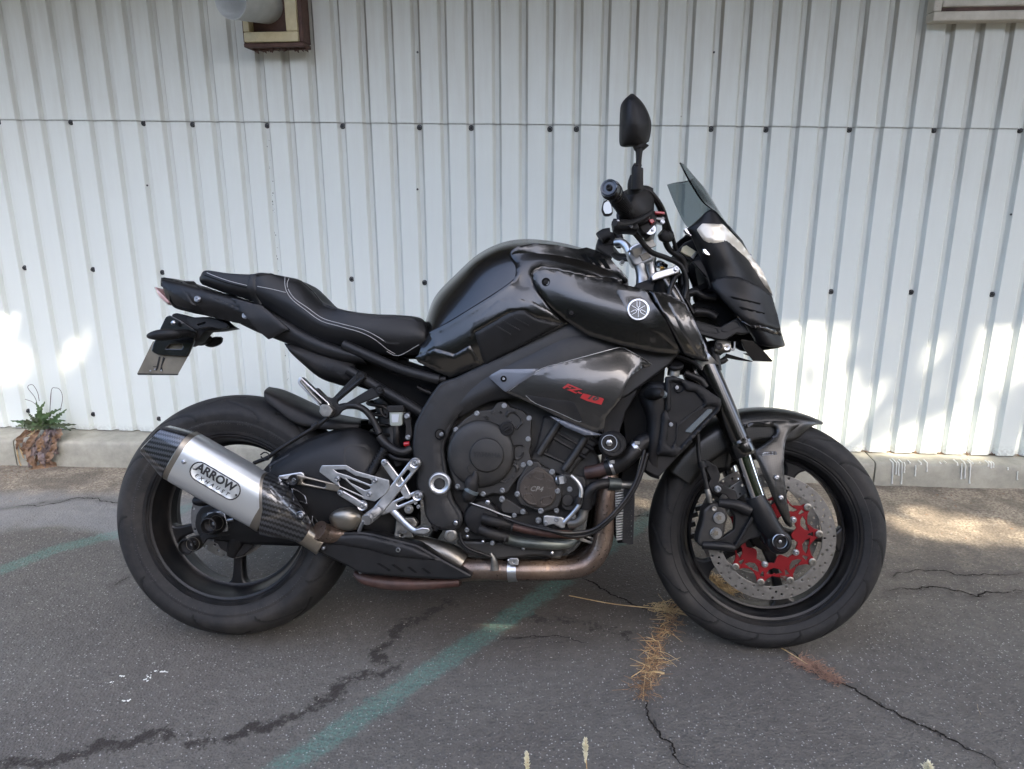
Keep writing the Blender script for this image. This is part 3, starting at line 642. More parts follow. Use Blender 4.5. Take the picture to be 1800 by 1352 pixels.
# ---- corrugated wall
def wall():
    root=empty('corrugated_wall',tuple(W0),(0,0,WA)); tag(root,'white ribbed metal wall of upright sheets behind the motorcycle','wall')
    g=.045
    prof=[(-.0178,0),(-.0170,.0008),(-.0076,.0160),(-.0070,.0168),(.0070,.0168),(.0076,.0160),(.0170,.0008),(.0178,0)]
    def sheet(u0,u1,z0,z1,proud,sl,seed):
        us=[]
        k0=int(math.floor((u0-.06)/.1))-1
        us=[(u0,None)]
        k=k0
        while k*.1+g-.02<u1+.1:
            for a,d in prof:
                u=k*.1+g+a
                if u0<u<u1: us.append((u,d))
            k+=1
        us.append((u1,None))
        def dep(u):
            t=((u-g+.05)%.1)-.05
            return np.interp(t,[p[0] for p in prof],[p[1] for p in prof],left=0,right=0)
        zs=np.linspace(z0,z1,16); V=[]
        for i,z in enumerate(zs):
            for u,d in us:
                dd=float(dep(u)); w=.0016*float(fbm(np.array(u*1.0+seed*7),np.array(z),2.2,3,seed))
                zz=z-(sl*(i/15)+(.004 if z0<.5 else sl)*(1-i/15))*u+ (.0015*float(vnoise(np.array(u*40),np.array(1.),seed)) if i==0 else 0)
                V.append((u,dd-proud-w,zz))
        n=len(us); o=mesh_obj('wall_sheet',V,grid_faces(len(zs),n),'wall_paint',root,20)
    edges=[-7.15,-6.05,-4.95,-3.85,-2.75,-1.652,-.551,.549,1.652,2.75,3.85,4.95,6.05]
    for i in range(len(edges)-1):
        a,b=edges[i]+.0008,edges[i+1]+.012
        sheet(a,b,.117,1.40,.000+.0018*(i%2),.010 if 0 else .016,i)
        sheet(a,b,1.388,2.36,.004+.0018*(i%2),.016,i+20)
    for q in (root.children): pass
    # added dark backing sheet, coloured for the shade behind the wall sheets
    V,Fc=box_vf(-7.2,6.1,.03,.05,.05,2.4); mesh_obj('backing',V,Fc,'wall_dark',root,0)
    me=None
    def screw(u,z,r=.0115,snap=True,d=None):
        nonlocal me
        if snap: u=round((u-g)/.1)*.1+g
        if me is None:
            A=lathe_vf([(-.004,.0105),(.0015,.0108),(.003,.0095),(.0036,.007)],14); Bx=lathe_vf([(.003,.0068),(.009,.0066),(.0095,.004),(.0095,0)],6)
            V,Fc=merge([A,Bx]); me=bpy.data.meshes.new('screw'); me.from_pydata([tuple(map(float,v)) for v in V],[],[tuple(f) for f in Fc]); me.materials.append(MATS['screw_dark'])
        o=bpy.data.objects.new('screw',me); COL.objects.link(o); o.parent=root; o.location=(u,(.0145 if snap else -.001) if d is None else d,z); s=r/.0108; o.scale=(s,s,s); o.rotation_euler=(random.uniform(-.15,.15),random.uniform(0,1),random.uniform(-.1,.1))
    for x,y in ((0,214),(124,215),(252,217),(337,219),(468,221),(599,222),(734,224),(824,225),(962,227),(1009,227),(1245,227),(1343,228),(1491,228),(1644,229),(1799,229),
                (27,471),(148,474),(271,479),(608,491),(736,497),(1463,513),(1608,514),(1755,518),(1233,513),(54,723),(172,729),(291,737)):
        P=onwall(x,y,-.010)-W0; screw(float(P@WU),float(P[2]),.0105)
    for x,y in ((734,92),(1255,92),(734,333),(245,123),(259,326),(258,36),(444,94),(1777,377),(1196,205)):
        P=onwall(x,y,0)-W0; screw(float(P@WU),float(P[2]),.004,False)
    # black sealant oozing out of one joint
    parts=[]; zc=1.34
    while zc>.35:
        P=onwall(468,221,-.008)-W0; u=round((float(P@WU)-g)/.1)*.1+g-.006+random.gauss(0,.005); h=random.uniform(.003,.012)
        if random.random()<.75: parts.append(sweep(np.array([(u,.015,zc),(u+random.uniform(-.002,.002),.0145,zc-h*.5),(u,.015,zc-h)]),[.0006,random.uniform(.0008,.0026),.0006],6))
        zc-=h*.5+random.uniform(.001,.008)
    V,Fc=merge(parts); mesh_obj('sealant_bead',V,Fc,'screw_dark',root,40)
    return root
WALL=wall()
def wl(px,py,d): 
    P=onwall(px,py,d)-W0; return np.array([P@WU,P@WN,P[2]])
# ---- eave above the wall
def eave():
    root=empty('eave_roof',(W0[0],W0[1],2.32),(0,0,WA)); tag(root,'brown boarded eave overhanging the top of the white wall, above the picture','roof')
    y0=-EAVE
    n=12
    for i in range(n):
        a=y0+(-y0+.1)*i/n; b=y0+(-y0+.1)*(i+1)/n-.004; V,Fc=box_vf(-7.5,6.5,a,b,0,.018); bevel(mesh_obj('board',V,Fc,'soffit',root,0),.002,1)
    V,Fc=box_vf(-7.5,6.5,y0-.03,y0-.002,-.02,.15); mesh_obj('fascia',V,Fc,'rust_paint',root,0)
    V,Fc=box_vf(-7.6,6.6,y0-.06,1.5,.152,.17); mesh_obj('roofing',V,Fc,'wall_dark',root,0)
EAVE=1.045
eave()
# ---- flue pipe in its boarded opening
def flue():
    c=wl(490,10,.03); root=empty('flue_pipe',tuple(W0+WU*c[0]+WN*c[1]+np.array([0,0,c[2]])),(0,0,WA)); tag(root,'short grey metal flue pipe sticking out of a boxed hole high on the wall','pipe')
    a=wl(490,14,-.02)-c; b=wl(405,0,.28)-c; k=b-a; P=[a+k*t for t in (0,.3,.6,.95,1)]
    r=.060; V,Fc=sweep(np.array(P),[r]*5,28,cap=False); V2,F2=sweep(np.array(P)[::-1],[r-.0022]*5,28,cap=False)
    n=28; i0=4*n; rim=[[i0+j,i0+(j+1)%n,len(V)+(j+1)%n,len(V)+j] for j in range(n)]; VV,FF=merge([(V,Fc),(V2,F2)]); o=mesh_obj('pipe_tube',VV,[f for f in FF]+rim,'pipe_paint',root,40)
    rr=empty('flue_box',tuple(W0+WU*c[0]+WN*c[1]+np.array([0,0,c[2]])),(0,0,WA)); tag(rr,'brown wooden box frame with a cream inner frame round the flue pipe','frame')
    x0=wl(437,85,.05)[0]-c[0]; x1=wl(541,85,.05)[0]-c[0]; z0=wl(490,86,.05)[2]-c[2]; z1=z0+.36; w=.015
    for nm,q in (('board',(x0,x1,z0,z0+w)),('board',(x0,x0+.006,z0+w+.001,z1-w-.001)),('board',(x1-w,x1,z0+w+.001,z1-w-.001)),('board',(x0,x1,z1-w,z1))):
        V,Fc=box_vf(q[0],q[1],-.062,.02,q[2],q[3]); bevel(mesh_obj(nm,V,Fc,'rust_paint',rr,0),.003,2)
    a0,a1,b0,b1=x0+.007,x1-w-.001,z0+w+.001,z1-w-.001; w2=.042
    for q in ((a0,a1,b0,b0+w2*.8),(a0,a0+w2*.55,b0+w2*.8+.001,b1-w2),(a1-w2,a1,b0+w2*.8+.001,b1-w2),(a0,a1,b1-w2+.001,b1)):
        V,Fc=box_vf(q[0],q[1],-.072,.0,q[2],q[3]); bevel(mesh_obj('inner_frame',V,Fc,'cream_paint',rr,0),.003,2)
    V,Fc=box_vf(a0+.01,a1-.02,-.03,.01,b0+.01,b1-.01); mesh_obj('filling',V,Fc,'rust_paint',rr,0)
    # lumps of dried foam and rust runs under the box
    parts=[]
    for i in range(46):
        x=random.uniform(x0,x1); s=random.uniform(.004,.011); V,Fc=sweep(np.array([(x,-.045+random.random()*.05,z0-s*1.2),(x,-.03,z0),(x+s,-.02,z0+s)]),[.001,s,.001],7); parts.append((V,Fc))
    V,Fc=merge(parts); tag(mesh_obj('foam_crumbs',V,Fc,'rust_paint',rr,50),kind='stuff')
flue()
def window():
    c=wl(1640,37,.06); root=empty('window',tuple(W0+WU*c[0]+WN*c[1]+np.array([0,0,c[2]])),(0,0,WA)); tag(root,'weathered cream window frame at the top right of the wall','window')
    w=1.1;h=.75
    V,Fc=box_vf(0,w,-.0,.062,0,.03); bevel(mesh_obj('sill',V,Fc,'window_paint',root,0),.004,2)
    V,Fc=box_vf(.0,.028,.008,.064,.031,h); bevel(mesh_obj('outer_frame',V,Fc,'window_paint',root,0),.004,2)
    V,Fc=box_vf(.03,w,.012,.05,.045,.085); bevel(mesh_obj('sash',V,Fc,'window_paint',root,0),.006,2)
    V,Fc=box_vf(.03,.075,.012,.05,.086,h); bevel(mesh_obj('sash',V,Fc,'window_paint',root,0),.006,2)
    V,Fc=box_vf(.076,w,.03,.036,.086,h); mesh_obj('pane',V,Fc,'pane_dark',root,0)
    V,Fc=box_vf(.029,w,.02,.06,.0305,.0445); mesh_obj('joint_dirt',V,Fc,'rust_paint',root,0)
window()

# ---- unseen shade tree (crown leaves removed where sun is to land); row added behind
def litpatches():
    L_=[]
    def g(px,py,rx_,ry_,): L_.append((atz(px,py,0),rx_,ry_,0,1.))
    # on the ground: centre, half width, half depth
    g(1600,912,.36,.13); g(1760,945,.36,.12); g(1480,1000,.2,.05); g(1128,880,.12,.16); g(850,1078,.24,.16); g(1270,1000,.16,.08)
    g(30,830,.2,.03); g(590,840,.0,.0)
    for px,py,a,b,k in ((1600,690,1.05,.40,.72),(1450,760,.30,.20,.95),(1600,775,.34,.16,.9),(1400,600,.22,.16,.9),(1700,640,.3,.2,.85),(1320,660,.2,.22,.8),(10,600,.50,.24,.93)):
        L_.append((onwall(px,py,0),a,b,1,k))
    return L_
LP=litpatches()
def tree(name,cx,cy,cz,rad,n,label,lit,seed,trunk=(0,0),size=.12):
    rg=np.random.default_rng(seed); base=np.array([cx+trunk[0],cy+trunk[1],0.])
    root=empty(name,tuple(base)); tag(root,label,'tree','trees behind the photographer')
    c=np.array([cx,cy,cz])-base
    P=[np.array([0,0,-.05]),np.array([.03,0,1.0]),c*np.array([.35,.35,1])*.55+np.array([0,0,.3]),c*np.array([.8,.8,1])*.8,c]
    parts=[sweep(cr1(np.array(P),6),np.linspace(.17,.04,25),10)]
    for i in range(22):
        d=rg.normal(size=3); d/=np.linalg.norm(d); d[2]=abs(d[2])*.7-.1; s=np.array(P[2])+(c-np.array(P[2]))*rg.random(); e=c+d*np.array(rad)*.8; mid=(s+e)/2+rg.normal(size=3)*.15
        parts.append(sweep(cr1(np.array([s,mid,e]),4),np.linspace(.05,.008,9),6))
    V,Fc=merge(parts); mesh_obj('trunk',V,Fc,'bark',root,50)
    d=rg.normal(size=(n,3)); d/=np.linalg.norm(d,axis=1)[:,None]; rr=rg.random(n)**.45
    lob=1+.22*np.sin(d[:,0]*5+seed)+.18*np.sin(d[:,1]*7+1)+.15*np.sin(d[:,2]*6+2)
    Q=np.array([cx,cy,cz])+d*rr[:,None]*np.array(rad)*lob[:,None]
    if lit:
        keep=np.ones(n,bool)
        for p,a,b,kind,kp_ in LP:
            if a==0: continue
            if kind==0: t=(p[2]-Q[:,2])/-SV[2]; H=Q-SV*t[:,None]; e=((H[:,0]-p[0])/a)**2+((H[:,1]-p[1])/b)**2
            else: t=((Q-p)@WN)/(SV@WN); H=Q-SV*t[:,None]-p; e=((H@WU)/a)**2+((H[:,2])/b)**2
            keep&=(e>1.+.5*(rg.random(n)-.5))|(rg.random(n)>kp_)
        Q=Q[keep]; n=len(Q)
    a=rg.normal(size=(n,3)); a/=np.linalg.norm(a,axis=1)[:,None]; b=np.cross(a,rg.normal(size=(n,3))); b/=np.linalg.norm(b,axis=1)[:,None]
    s=size*(.6+.8*rg.random(n))[:,None]; Q=Q-base
    V=np.stack([Q-a*s,Q+b*s*.45,Q+a*s,Q-b*s*.45],1).reshape(-1,3)
    me=bpy.data.meshes.new('crown'); me.vertices.add(len(V)); me.vertices.foreach_set('co',V.ravel()); me.loops.add(4*n); me.loops.foreach_set('vertex_index',np.arange(4*n,dtype=np.int32))
    me.polygons.add(n); me.polygons.foreach_set('loop_start',np.arange(0,4*n,4,dtype=np.int32)); me.polygons.foreach_set('loop_total',np.full(n,4,dtype=np.int32)); me.materials.append(MATS['tree_leaf']); me.update(calc_edges=True)
    o=bpy.data.objects.new('crown',me); COL.objects.link(o); o.parent=root
cT=np.array([.0,2.0,.6])+SV*7.2
tree('shade_tree',cT[0],cT[1],cT[2],(3.6,2.6,1.6),52000,'tall leafy tree standing behind the photographer, shading the yard',True,3,trunk=(1.5,-1.5),size=.13)
for i,(x,y,r_,hz,lb) in enumerate(((-11,-6.5,3.6,2.8,'unseen round tree added to block low sky, far behind the photographer, at the left end of the row'),(-6.2,-8.5,3.4,2.6,'unseen dense tree added to block low sky, second from the left of the row'),(-1.6,-9.5,3.4,2.5,'unseen dense tree added to block low sky, straight behind the photographer'),(3.2,-10,3.5,2.6,'unseen dense tree added to block low sky, right of the middle of the row'),(8.2,-8.5,3.6,2.7,'unseen broad tree added to block low sky, second from the right of the row'),(12.5,-5,3.6,2.8,'unseen round tree added to block low sky, at the right end of the row'))):
    tree('tree',x,y,hz,(r_,r_*.8,hz),9000,lb,False,10+i,size=.36)  # unseen row, added to block low sky and darken reflections on the bike

# ================================================================ THE MOTORCYCLE
bike=empty('motorcycle',tuple(BT),(-BLEAN,0,BYAW)); tag(bike,'black naked sport motorcycle leaning on its stand in front of the white wall','motorcycle')
ID=ident
def ang(a): return np.array([math.cos(a),0,math.sin(a)])
def tyre_mesh(Rr,W,rb,Wb,grooves,side=0.0):
    """tyre of revolution with moulded grooves cut in as real depth"""
    prof=[(-Wb+.006,rb-.006),(-Wb-.001,rb+.001),(-Wb-.004,rb+.006)]
    H=Rr-rb
    for t in np.linspace(.12,1,15): prof.append((-W*(1-.16*(1-t)**1.6)-(.0018 if t<.62 else 0),rb+H*.50*t+0.0))
    # shoulder arc
    zc=rb+H*.50; 
    for u in np.linspace(-.985,.985,121): 
        y=W*u; z=zc+(Rr-zc)*(1-abs(u)**2.25)**(1/1.75); prof.append((y,z))
    for t in np.linspace(1,.12,15): prof.append((W*(1-.16*(1-t)**1.6)+(.0018 if t<.62 else 0),rb+H*.50*t))
    prof+=[(Wb+.004,rb+.006),(Wb+.001,rb+.001),(Wb-.006,rb-.006)]
    prof=np.array(prof); n=len(prof); M=1000; th=np.arange(M)*2*math.pi/M
    Y=np.repeat(prof[None,:,0],M,0); Rr_=np.repeat(prof[None,:,1],M,0).copy(); T=np.repeat(th[:,None],n,1)
    # arc length on the profile, used to lay the grooves
    s=np.concatenate([[0],np.cumsum(np.linalg.norm(np.diff(prof,axis=0),axis=1))]); s=s-s[n//2]; SS=np.repeat(s[None,:],M,0)
    D=np.full(Y.shape,9.)
    for (N_,ph,pts) in grooves:
        for k in range(N_):
            a0=2*math.pi*k/N_+ph
            q=np.array(pts)
            dt=(T-a0+math.pi)%(2*math.pi)-math.pi
            X=dt*Rr
            sel=np.abs(X-q[:,0].mean())<.12
            Pp=np.stack([X[sel],SS[sel]],-1); d=np.full(len(Pp),9.)
            qq=cr1(q,4)
            for i in range(len(qq)-1): d=np.minimum(d,segd(Pp,qq[i],qq[i+1]))
            D[sel]=np.minimum(D[sel],d)
    FM=[]; cut=.005*np.clip(1.15-(D/.0036)**2,0,1)
    Rr_-=cut
    GM=(D<.0040)
    V=np.stack([Rr_*np.cos(T),Y,Rr_*np.sin(T)],-1).reshape(-1,3); Fc=[]
    for i in range(M):
        j2=(i+1)%M
        for j in range(n-1): Fc.append((i*n+j,i*n+j+1,j2*n+j+1,j2*n+j)); FM.append(1 if (GM[i,j] and GM[j2,j+1]) else 0)
    return V,[f[::-1] for f in Fc],np.clip(1.25-D/.0042,0,1).astype(np.float32)
def rev(prof,M=96):
    V,Fc=[],[]; n=len(prof)
    for i in range(M):
        t=2*math.pi*i/M
        for y,r in prof: V.append((r*math.cos(t),y,r*math.sin(t)))
    for i in range(M):
        j2=(i+1)%M
        for j in range(n-1): Fc.append((i*n+j,j2*n+j,j2*n+j+1,i*n+j+1)[::-1])
    return np.array(V),Fc
def flat(polys,y0,th,bev=.001):
    V,Fc=curve_mesh(polys,th,bev); return np.c_[V[:,0],y0+(th/2-V[:,2]),V[:,1]],[f[::-1] for f in Fc]
def circ2(cx,cz,r,n=12,ph=0): return [(cx+r*math.cos(t+ph),cz+r*math.sin(t+ph)) for t in np.linspace(0,2*math.pi,n,endpoint=False)]
def pol(r,a): return (r*math.cos(a),r*math.sin(a))
simple('tyre_mark',(.030,.029,.029),.6)
def wheel(c,front):
    xf=(lambda V: steer(V+c)) if front else (lambda V: V+c)
    def mk(name,VF,mat,parent,sm=35): return mesh_obj(name,xf(np.asarray(VF[0])),VF[1],mat,parent,sm)
    if front: hw=.048; fl=.2325; ang0=R(-76); gro=[(15,0,[(0,-.087),(-.005,-.077),(-.028,-.065),(-.065,-.052),(-.085,-.034)]),(15,.2,[(0,.082),(-.004,.068),(-.02,.050),(-.046,.032),(-.056,.012)])]; Rt,Wt=.30,.061
    else: hw=.082; fl=.2275; ang0=R(-90); gro=[(10,0,[(0,-.121),(.006,-.110),(.03,-.097),(.075,-.086),(.12,-.070)]),(10,.35,[(0,.118),(.008,.104),(.03,.086),(.07,.066)]),(10,.33,[(.06,-.080),(.02,-.060),(-.03,-.046)])]; Rt,Wt=.3205,.096
    rb=fl-.004
    # rim: outer flanges, wells and centre rib
    pr=[(-hw,rb-.01),(-hw,fl),(-hw-.002,fl+.0015),(-hw-.004,fl),(-hw-.0035,fl-.008),(-hw+.004,fl-.014),(-hw+.006,fl-.020),(-hw*.7,fl-.026),(-hw*.3,fl-.031),(-.018,fl-.036),(-.016,fl-.041),(.016,fl-.041),(.018,fl-.036),(hw*.3,fl-.031),(hw*.7,fl-.026),(hw-.006,fl-.020),(hw-.004,fl-.014),(hw+.0035,fl-.008),(hw+.004,fl),(hw+.002,fl+.0015),(hw,fl),(hw,rb-.01)]
    parts=[rev(pr,160)]
    # spokes: waisted, flared at the rim
    ri=fl-.037
    for k in range(5):
        a=ang0+k*2*math.pi/5; u=np.array([math.cos(a),math.sin(a)]); w=np.array([-u[1],u[0]])
        if front: L_=[(.040,.020),(.07,.0135),(.11,.0115),(.15,.0125),(.172,.0175),(.184,.028),(ri+.003,.046)]
        else: L_=[(.045,.026),(.08,.0165),(.12,.0135),(.155,.0145),(.175,.018),(.184,.026),(ri+.003,.045)]
        P=cr1(np.array(L_),4); out=[tuple(u*r+w*h) for r,h in P]+[tuple(u*r-w*h) for r,h in P[::-1]]
        parts.append(flat([out],-.014 if front else -.016,.028 if front else .032,.006))
    parts.append(rev([(-.030,.0),(-.030,.028),(-.026,.044),(.026,.044),(.030,.028),(.03,0)],40))
    rim=mk('wheel',merge(parts),'wheel_black',bike,32); tag(rim,'front wheel with red disc carrier' if front else 'wide rear wheel')
    tv,tf,tm=tyre_mesh(Rt,Wt,rb,hw+.001,gro); ty=mesh_obj('tyre',xf(tv),tf,None,rim,40,mats=['tyre_rubber']); at_=ty.data.attributes.new('groove','FLOAT','POINT'); at_.data.foreach_set('value',tm.ravel())
    # raised sidewall lettering band (illegible moulding) as small bars
    bars=[]
    rg=random.Random(4 if front else 5); a=0
    while a<6.2:
        if rg.random()<.55:
            m=rg.randint(5,9)
            for j in range(m):
                rr=fl+.018+(0 if rg.random()<.7 else .002); h=.0075 if not front else .0055; wdt=.0016
                aa=a+j*.028; p,q=pol(rr,aa),pol(rr+h,aa+rg.choice((0,.008,-.008))); y=-(Wt*.955 if not front else Wt*.95)
                V,Fc=sweep(np.array([(p[0],y,p[1]),(q[0],y-.001,q[1])]),wdt*.6,5); bars.append((V,Fc))
            a+=m*.028+.06
        else: a+=.12
    o=mk('sidewall_moulding',merge(bars),'tyre_mark',ty,40); tag(o,kind='stuff')
    return rim,mk
def bvh_of(o):
    V=np.zeros(len(o.data.vertices)*3); o.data.vertices.foreach_get('co',V); V=V.reshape(-1,3)
    o.data.calc_loop_triangles()
    return BVHTree.FromPolygons([Vector(v) for v in V],[tuple(t.vertices) for t in o.data.loop_triangles])
# ---- wheels
rw,mkr=wheel(np.array([0,0,.3205]),False)
fw,mkf=wheel(np.array([1.4,0,.300]),True)
def disc(R0,R1,y,nh,rh,mk,parent,rings,wave=0.):
    out=circ2(0,0,R0,120)
    holes=[circ2(0,0,R1,90)]
    for k in range(nh):
        for rr,da in rings: a=2*math.pi*(k+da)/nh; holes.append(circ2(*pol(rr,a),rh,8))
    VF=flat([out]+holes,y,.0048,.0005); return mk('brake_disc',VF,'disc_steel',parent,30)
bd=disc(.160,.126,-.0665,20,.0034,mkf,fw,[(.132,0),(.140,.33),(.1475,.62),(.1545,.12)])
bd2=disc(.160,.126,.062,20,.0034,mkf,fw,[(.132,0),(.140,.33),(.1475,.62),(.1545,.12)])
rd=disc(.110,.082,-.060,12,.0036,mkr,rw,[(.088,0),(.0965,.33),(.1045,.66)])
# red carrier with windows
simple('disc_button',(.20,.195,.18),.4,1)
def carrier(y):
    n=10; out=[]
    for k in range(n):
        a=2*math.pi*k/n+.1
        for da,r in ((-.31,.093),(-.24,.099),(-.13,.107),(-.075,.119),(0,.1215),(.075,.119),(.13,.107),(.24,.099)): out.append(pol(r,a+da))
    inner=[]
    for k in range(5):
        a=2*math.pi*k/5+.1
        for da,r in ((-.5,.066),(-.28,.066),(-.12,.052),(0,.049),(.12,.052),(.28,.066),(.5,.068)): inner.append(pol(r,a+da))
    holes=[inner]
    for k in range(n):
        a=2*math.pi*k/n+.1; holes.append([pol(.103,a-.05),pol(.103,a+.05),pol(.090,a+.02),pol(.090,a-.02)])
        b=a+math.pi/n; holes.append([pol(.0945,b-.215),pol(.0955,b),pol(.0945,b+.215),pol(.084,b+.15),pol(.078,b),pol(.084,b-.15)])
    o=mkf('disc_carrier',flat([out]+holes,y,.006,.0008),'red_anodised',fw,30)
    me_=None
    for k in range(n):
        a=2*math.pi*k/n+.1; cx,cz=pol(.1175,a); V,Fc=lathe_vf([(0,.0095),(.003,.0095),(.0037,.0078),(.0037,.0045),(.001,.004),(.001,0)],16)
        mkf('floating_button',(V+np.array([cx,y+.002-.003,cz]),Fc),'disc_button',o,30)
    for k in range(5):
        a=2*math.pi*k/5+.1+0; cx,cz=pol(.062 if 0 else .070,a+.62); V,Fc=lathe_vf([(0,.0085),(.002,.0085),(.002,.0058),(.007,.0055),(.0075,.003),(.004,.0028),(.004,0)],14)
        mkf('bolt',(V+np.array([cx,y-.002,cz]),Fc),'bolt_steel',o,30)
carrier(-.069)
# inner spider of the rear disc
out=[];
for k in range(6):
    a=2*math.pi*k/6
    for da,r in ((-.38,.055),(-.16,.066),(-.1,.09),(.1,.09),(.16,.066),(.38,.055)): out.append(pol(r,a+da))
mkr('disc_spider',flat([out,circ2(0,0,.03,20)],-.058,.006,.0008),'dark_plastic',rd,30)
rs=[]
for k in range(40): # reluctor ring
    pass
# rim tape print and wear on the front rim
# ---- rear hub: adjuster block, spools
sa,_=None,None
plate('swingarm_end',ID,[(344,905),(354,890),(400,882),(436,884),(470,896),(470,946),(430,950),(400,944),(372,948),(350,943),(342,925)],.105,.03,'satin_black',bike,bev=.003,r=6)
pl=plate('chain_adjuster',zB,[(620,548),(722,535),(748,638),(742,655),(640,668),(632,650)],.121,.010,'silver',bike,bev=.0012)
lathe('axle_slider',zB,(676,606,.120),[(0,.026),(.004,.028),(.022,.0265),(.040,.0225),(.046,.021),(.047,.018),(.044,.016),(.034,.0145),(.03,.007),(.03,0)],'dark_plastic',bike,28)
lathe('slider_ring',zB,(676,606,.1660),[(-.0005,.0172),(.0006,.0180),(-.0005,.0188)],'mid_steel',bike,28)
bolt(zB,665,610,.154,.0055,bike,'dome')
tube('adjuster_bolt',zB,[(740,592,.12),(758,588,.12),(778,585,.12)],.0042,'bolt_steel',bike,2,8)
plate('bobbin_arm',zB,[(575,690),(600,672),(700,655),(770,650),(760,676),(680,690),(620,700),(600,730),(570,735)],.112,.012,'satin_black',bike,r=6)
lathe('paddock_bobbin',zB,(545,728,.115),[(-.02,.018),(0,.020),(.014,.0185),(.02,.014),(.028,.013),(.036,.019),(.044,.020),(.046,.018),(.043,.0165),(.036,.016),(.034,.006),(.034,0)],'dark_plastic',bike,28)
lathe('slider_ring',zB,(537,732,.1605),[(-.0005,.0158),(.0006,.0166),(-.0005,.0174)],'mid_steel',bike,28); bolt(zB,535,732,.150,.004,bike)
# rear caliper and bracket
plate('caliper_bracket',zB,[(660,690),(760,660),(860,640),(945,660),(938,690),(880,760),(835,800),(800,812),(770,800),(735,780),(700,760)],.085,.016,'dark_plastic',bike,holes=[[(780,740),(800,700),(850,700),(820,760)]],r=8,bev=.002)
tube('rear_caliper',zB,[(770,800,.075),(790,740,.08),(815,690,.085),(870,670,.08)],[.012,.018,.02,.014],'dark_plastic',bike,4,12,sq=3)
plate('brake_pad',zB,[(710,722),(752,726),(750,752),(712,748)],.074,.006,'alloy_dirty',bike); bolt(zB,735,694,.09,.0055,bike)
tube('speed_sensor',zB,[(550,470,.088),(575,478,.092),(630,478,.092)],[.010,.0125,.010],'dark_plastic',bike,3,12)
plate('brake_hose_guide',zB,[(600,520),(640,500),(735,520),(800,560),(900,640),(870,660),(760,600),(740,640),(700,540)],.10,.02,'satin_black',bike,r=6)
# ---- swingarm
swo,swb=patch('swingarm',ID,[
 [(355,905,.105),(355,912,.112),(355,922,.112),(355,935,.105),(356,945,.09)],
 [(430,868,.105),(430,880,.118),(430,905,.12),(430,935,.115),(430,955,.10)],
 [(475,815,.100),(478,835,.125),(482,880,.13),(485,925,.125),(488,958,.105)],
 [(530,779,.098),(534,805,.128),(540,860,.135),(545,915,.13),(548,960,.11)],
 [(585,757,.095),(590,790,.128),(595,850,.138),(600,915,.13),(600,962,.11)],
 [(628,752,.09),(634,790,.124),(640,850,.134),(645,915,.125),(648,962,.105)],
 [(665,772,.08),(670,805,.11),(676,860,.12),(682,920,.115),(685,960,.10)],
 [(700,830,.07),(705,850,.10),(710,880,.11),(715,915,.10),(718,945,.09)]],'satin_black',bike,(6,4),thick=.004)
mirrored(swo)
overlay('swingarm_rib',zC,[(140,480),(165,455),(275,455),(292,480),(292,560),(270,575),(270,490),(255,478),(175,478),(162,492),(162,590),(142,600)],swb,.0025,'satin_black',swo,3,3,r=8)
st,stb=overlay('warning_label',zB,[(985,258),(1112,196),(1130,232),(1130,240),(1010,305),(1000,298)],swb,.0006,'print_black',swo,5,1,back=.0006)
overlay('label_band',zB,[(988,262),(1108,203),(1114,214),(992,276)],swb,.0010,'label_white',st,5,1,back=.0003)
for i,(y,w_) in enumerate(((.34,.9),(.5,.8),(.62,.86),(.74,.8),(.86,.6))):
    a=(992,264+y*42); b_=(992+126*w_,264+y*42-60*w_)
    overlay('label_line',zB,[(a[0]+3,a[1]-1),(b_[0],b_[1]-1),(b_[0],b_[1]+1.2),(a[0]+3,a[1]+1.5)],swb,.0010,'print_grey',st,5,1,back=.0003)
# ---- hugger fender
hg,hb=patch('rear_hugger',ID,[
 [(473,681,.0),(468,684,.05),(464,690,.088),(466,703,.092),(468,706,.09)],
 [(497,687,.0),(490,692,.05),(484,700,.09),(488,718,.1),(492,722,.098)],
 [(530,702,.0),(522,708,.055),(515,718,.095),(515,738,.104),(518,743,.10)],
 [(565,722,.0),(562,727,.055),(558,735,.095),(556,748,.104),(556,753,.10)],
 [(600,733,.0),(598,736,.055),(596,742,.095),(595,751,.10),(594,755,.098)],
 [(634,740,.0),(634,742,.05),(634,744,.08),(634,748,.09),(634,752,.09)]],'dark_plastic',bike,(5,4),mirror=True,thick=.003)
# ---- frame and crankcase
fo=plate('main_frame',ID,[(1215,585),(1180,640),(1100,700),(960,715),(905,700),(870,694),(827,716),(800,740),(788,765),(780,789),(784,814),(790,850),(797,880),(811,901),(815,916),(808,929),(796,935),(762,931),(746,907),(743,876),(731,857),(732,826),(728,814),(724,789),(728,746),(743,716),(757,694),(773,672),(800,664),(850,640),(1000,566),(1080,552)],.155,.03,'frame_black',bike,bev=.006,r=8,smooth=50)
FB=bvh_of(fo)
mirrored(fo)
overlay('frame_face',ID,[(1010,570),(1100,590),(1040,640),(950,690),(890,682),(850,698),(812,722),(783,752),(774,785),(776,815),(783,850),(788,880),(803,902),(806,918),(796,928),(765,924),(752,905),(750,876),(739,855),(740,826),(735,810),(731,785),(735,750),(748,722),(764,698),(780,678),(805,668),(852,646)],FB,.008,'frame_black',fo,9,10,r=8)
overlay('weld_seam',zC,[(790,95),(800,92),(845,150),(878,215),(874,235),(864,232),(834,160)],FB,.0095,'frame_black',fo,4,2)
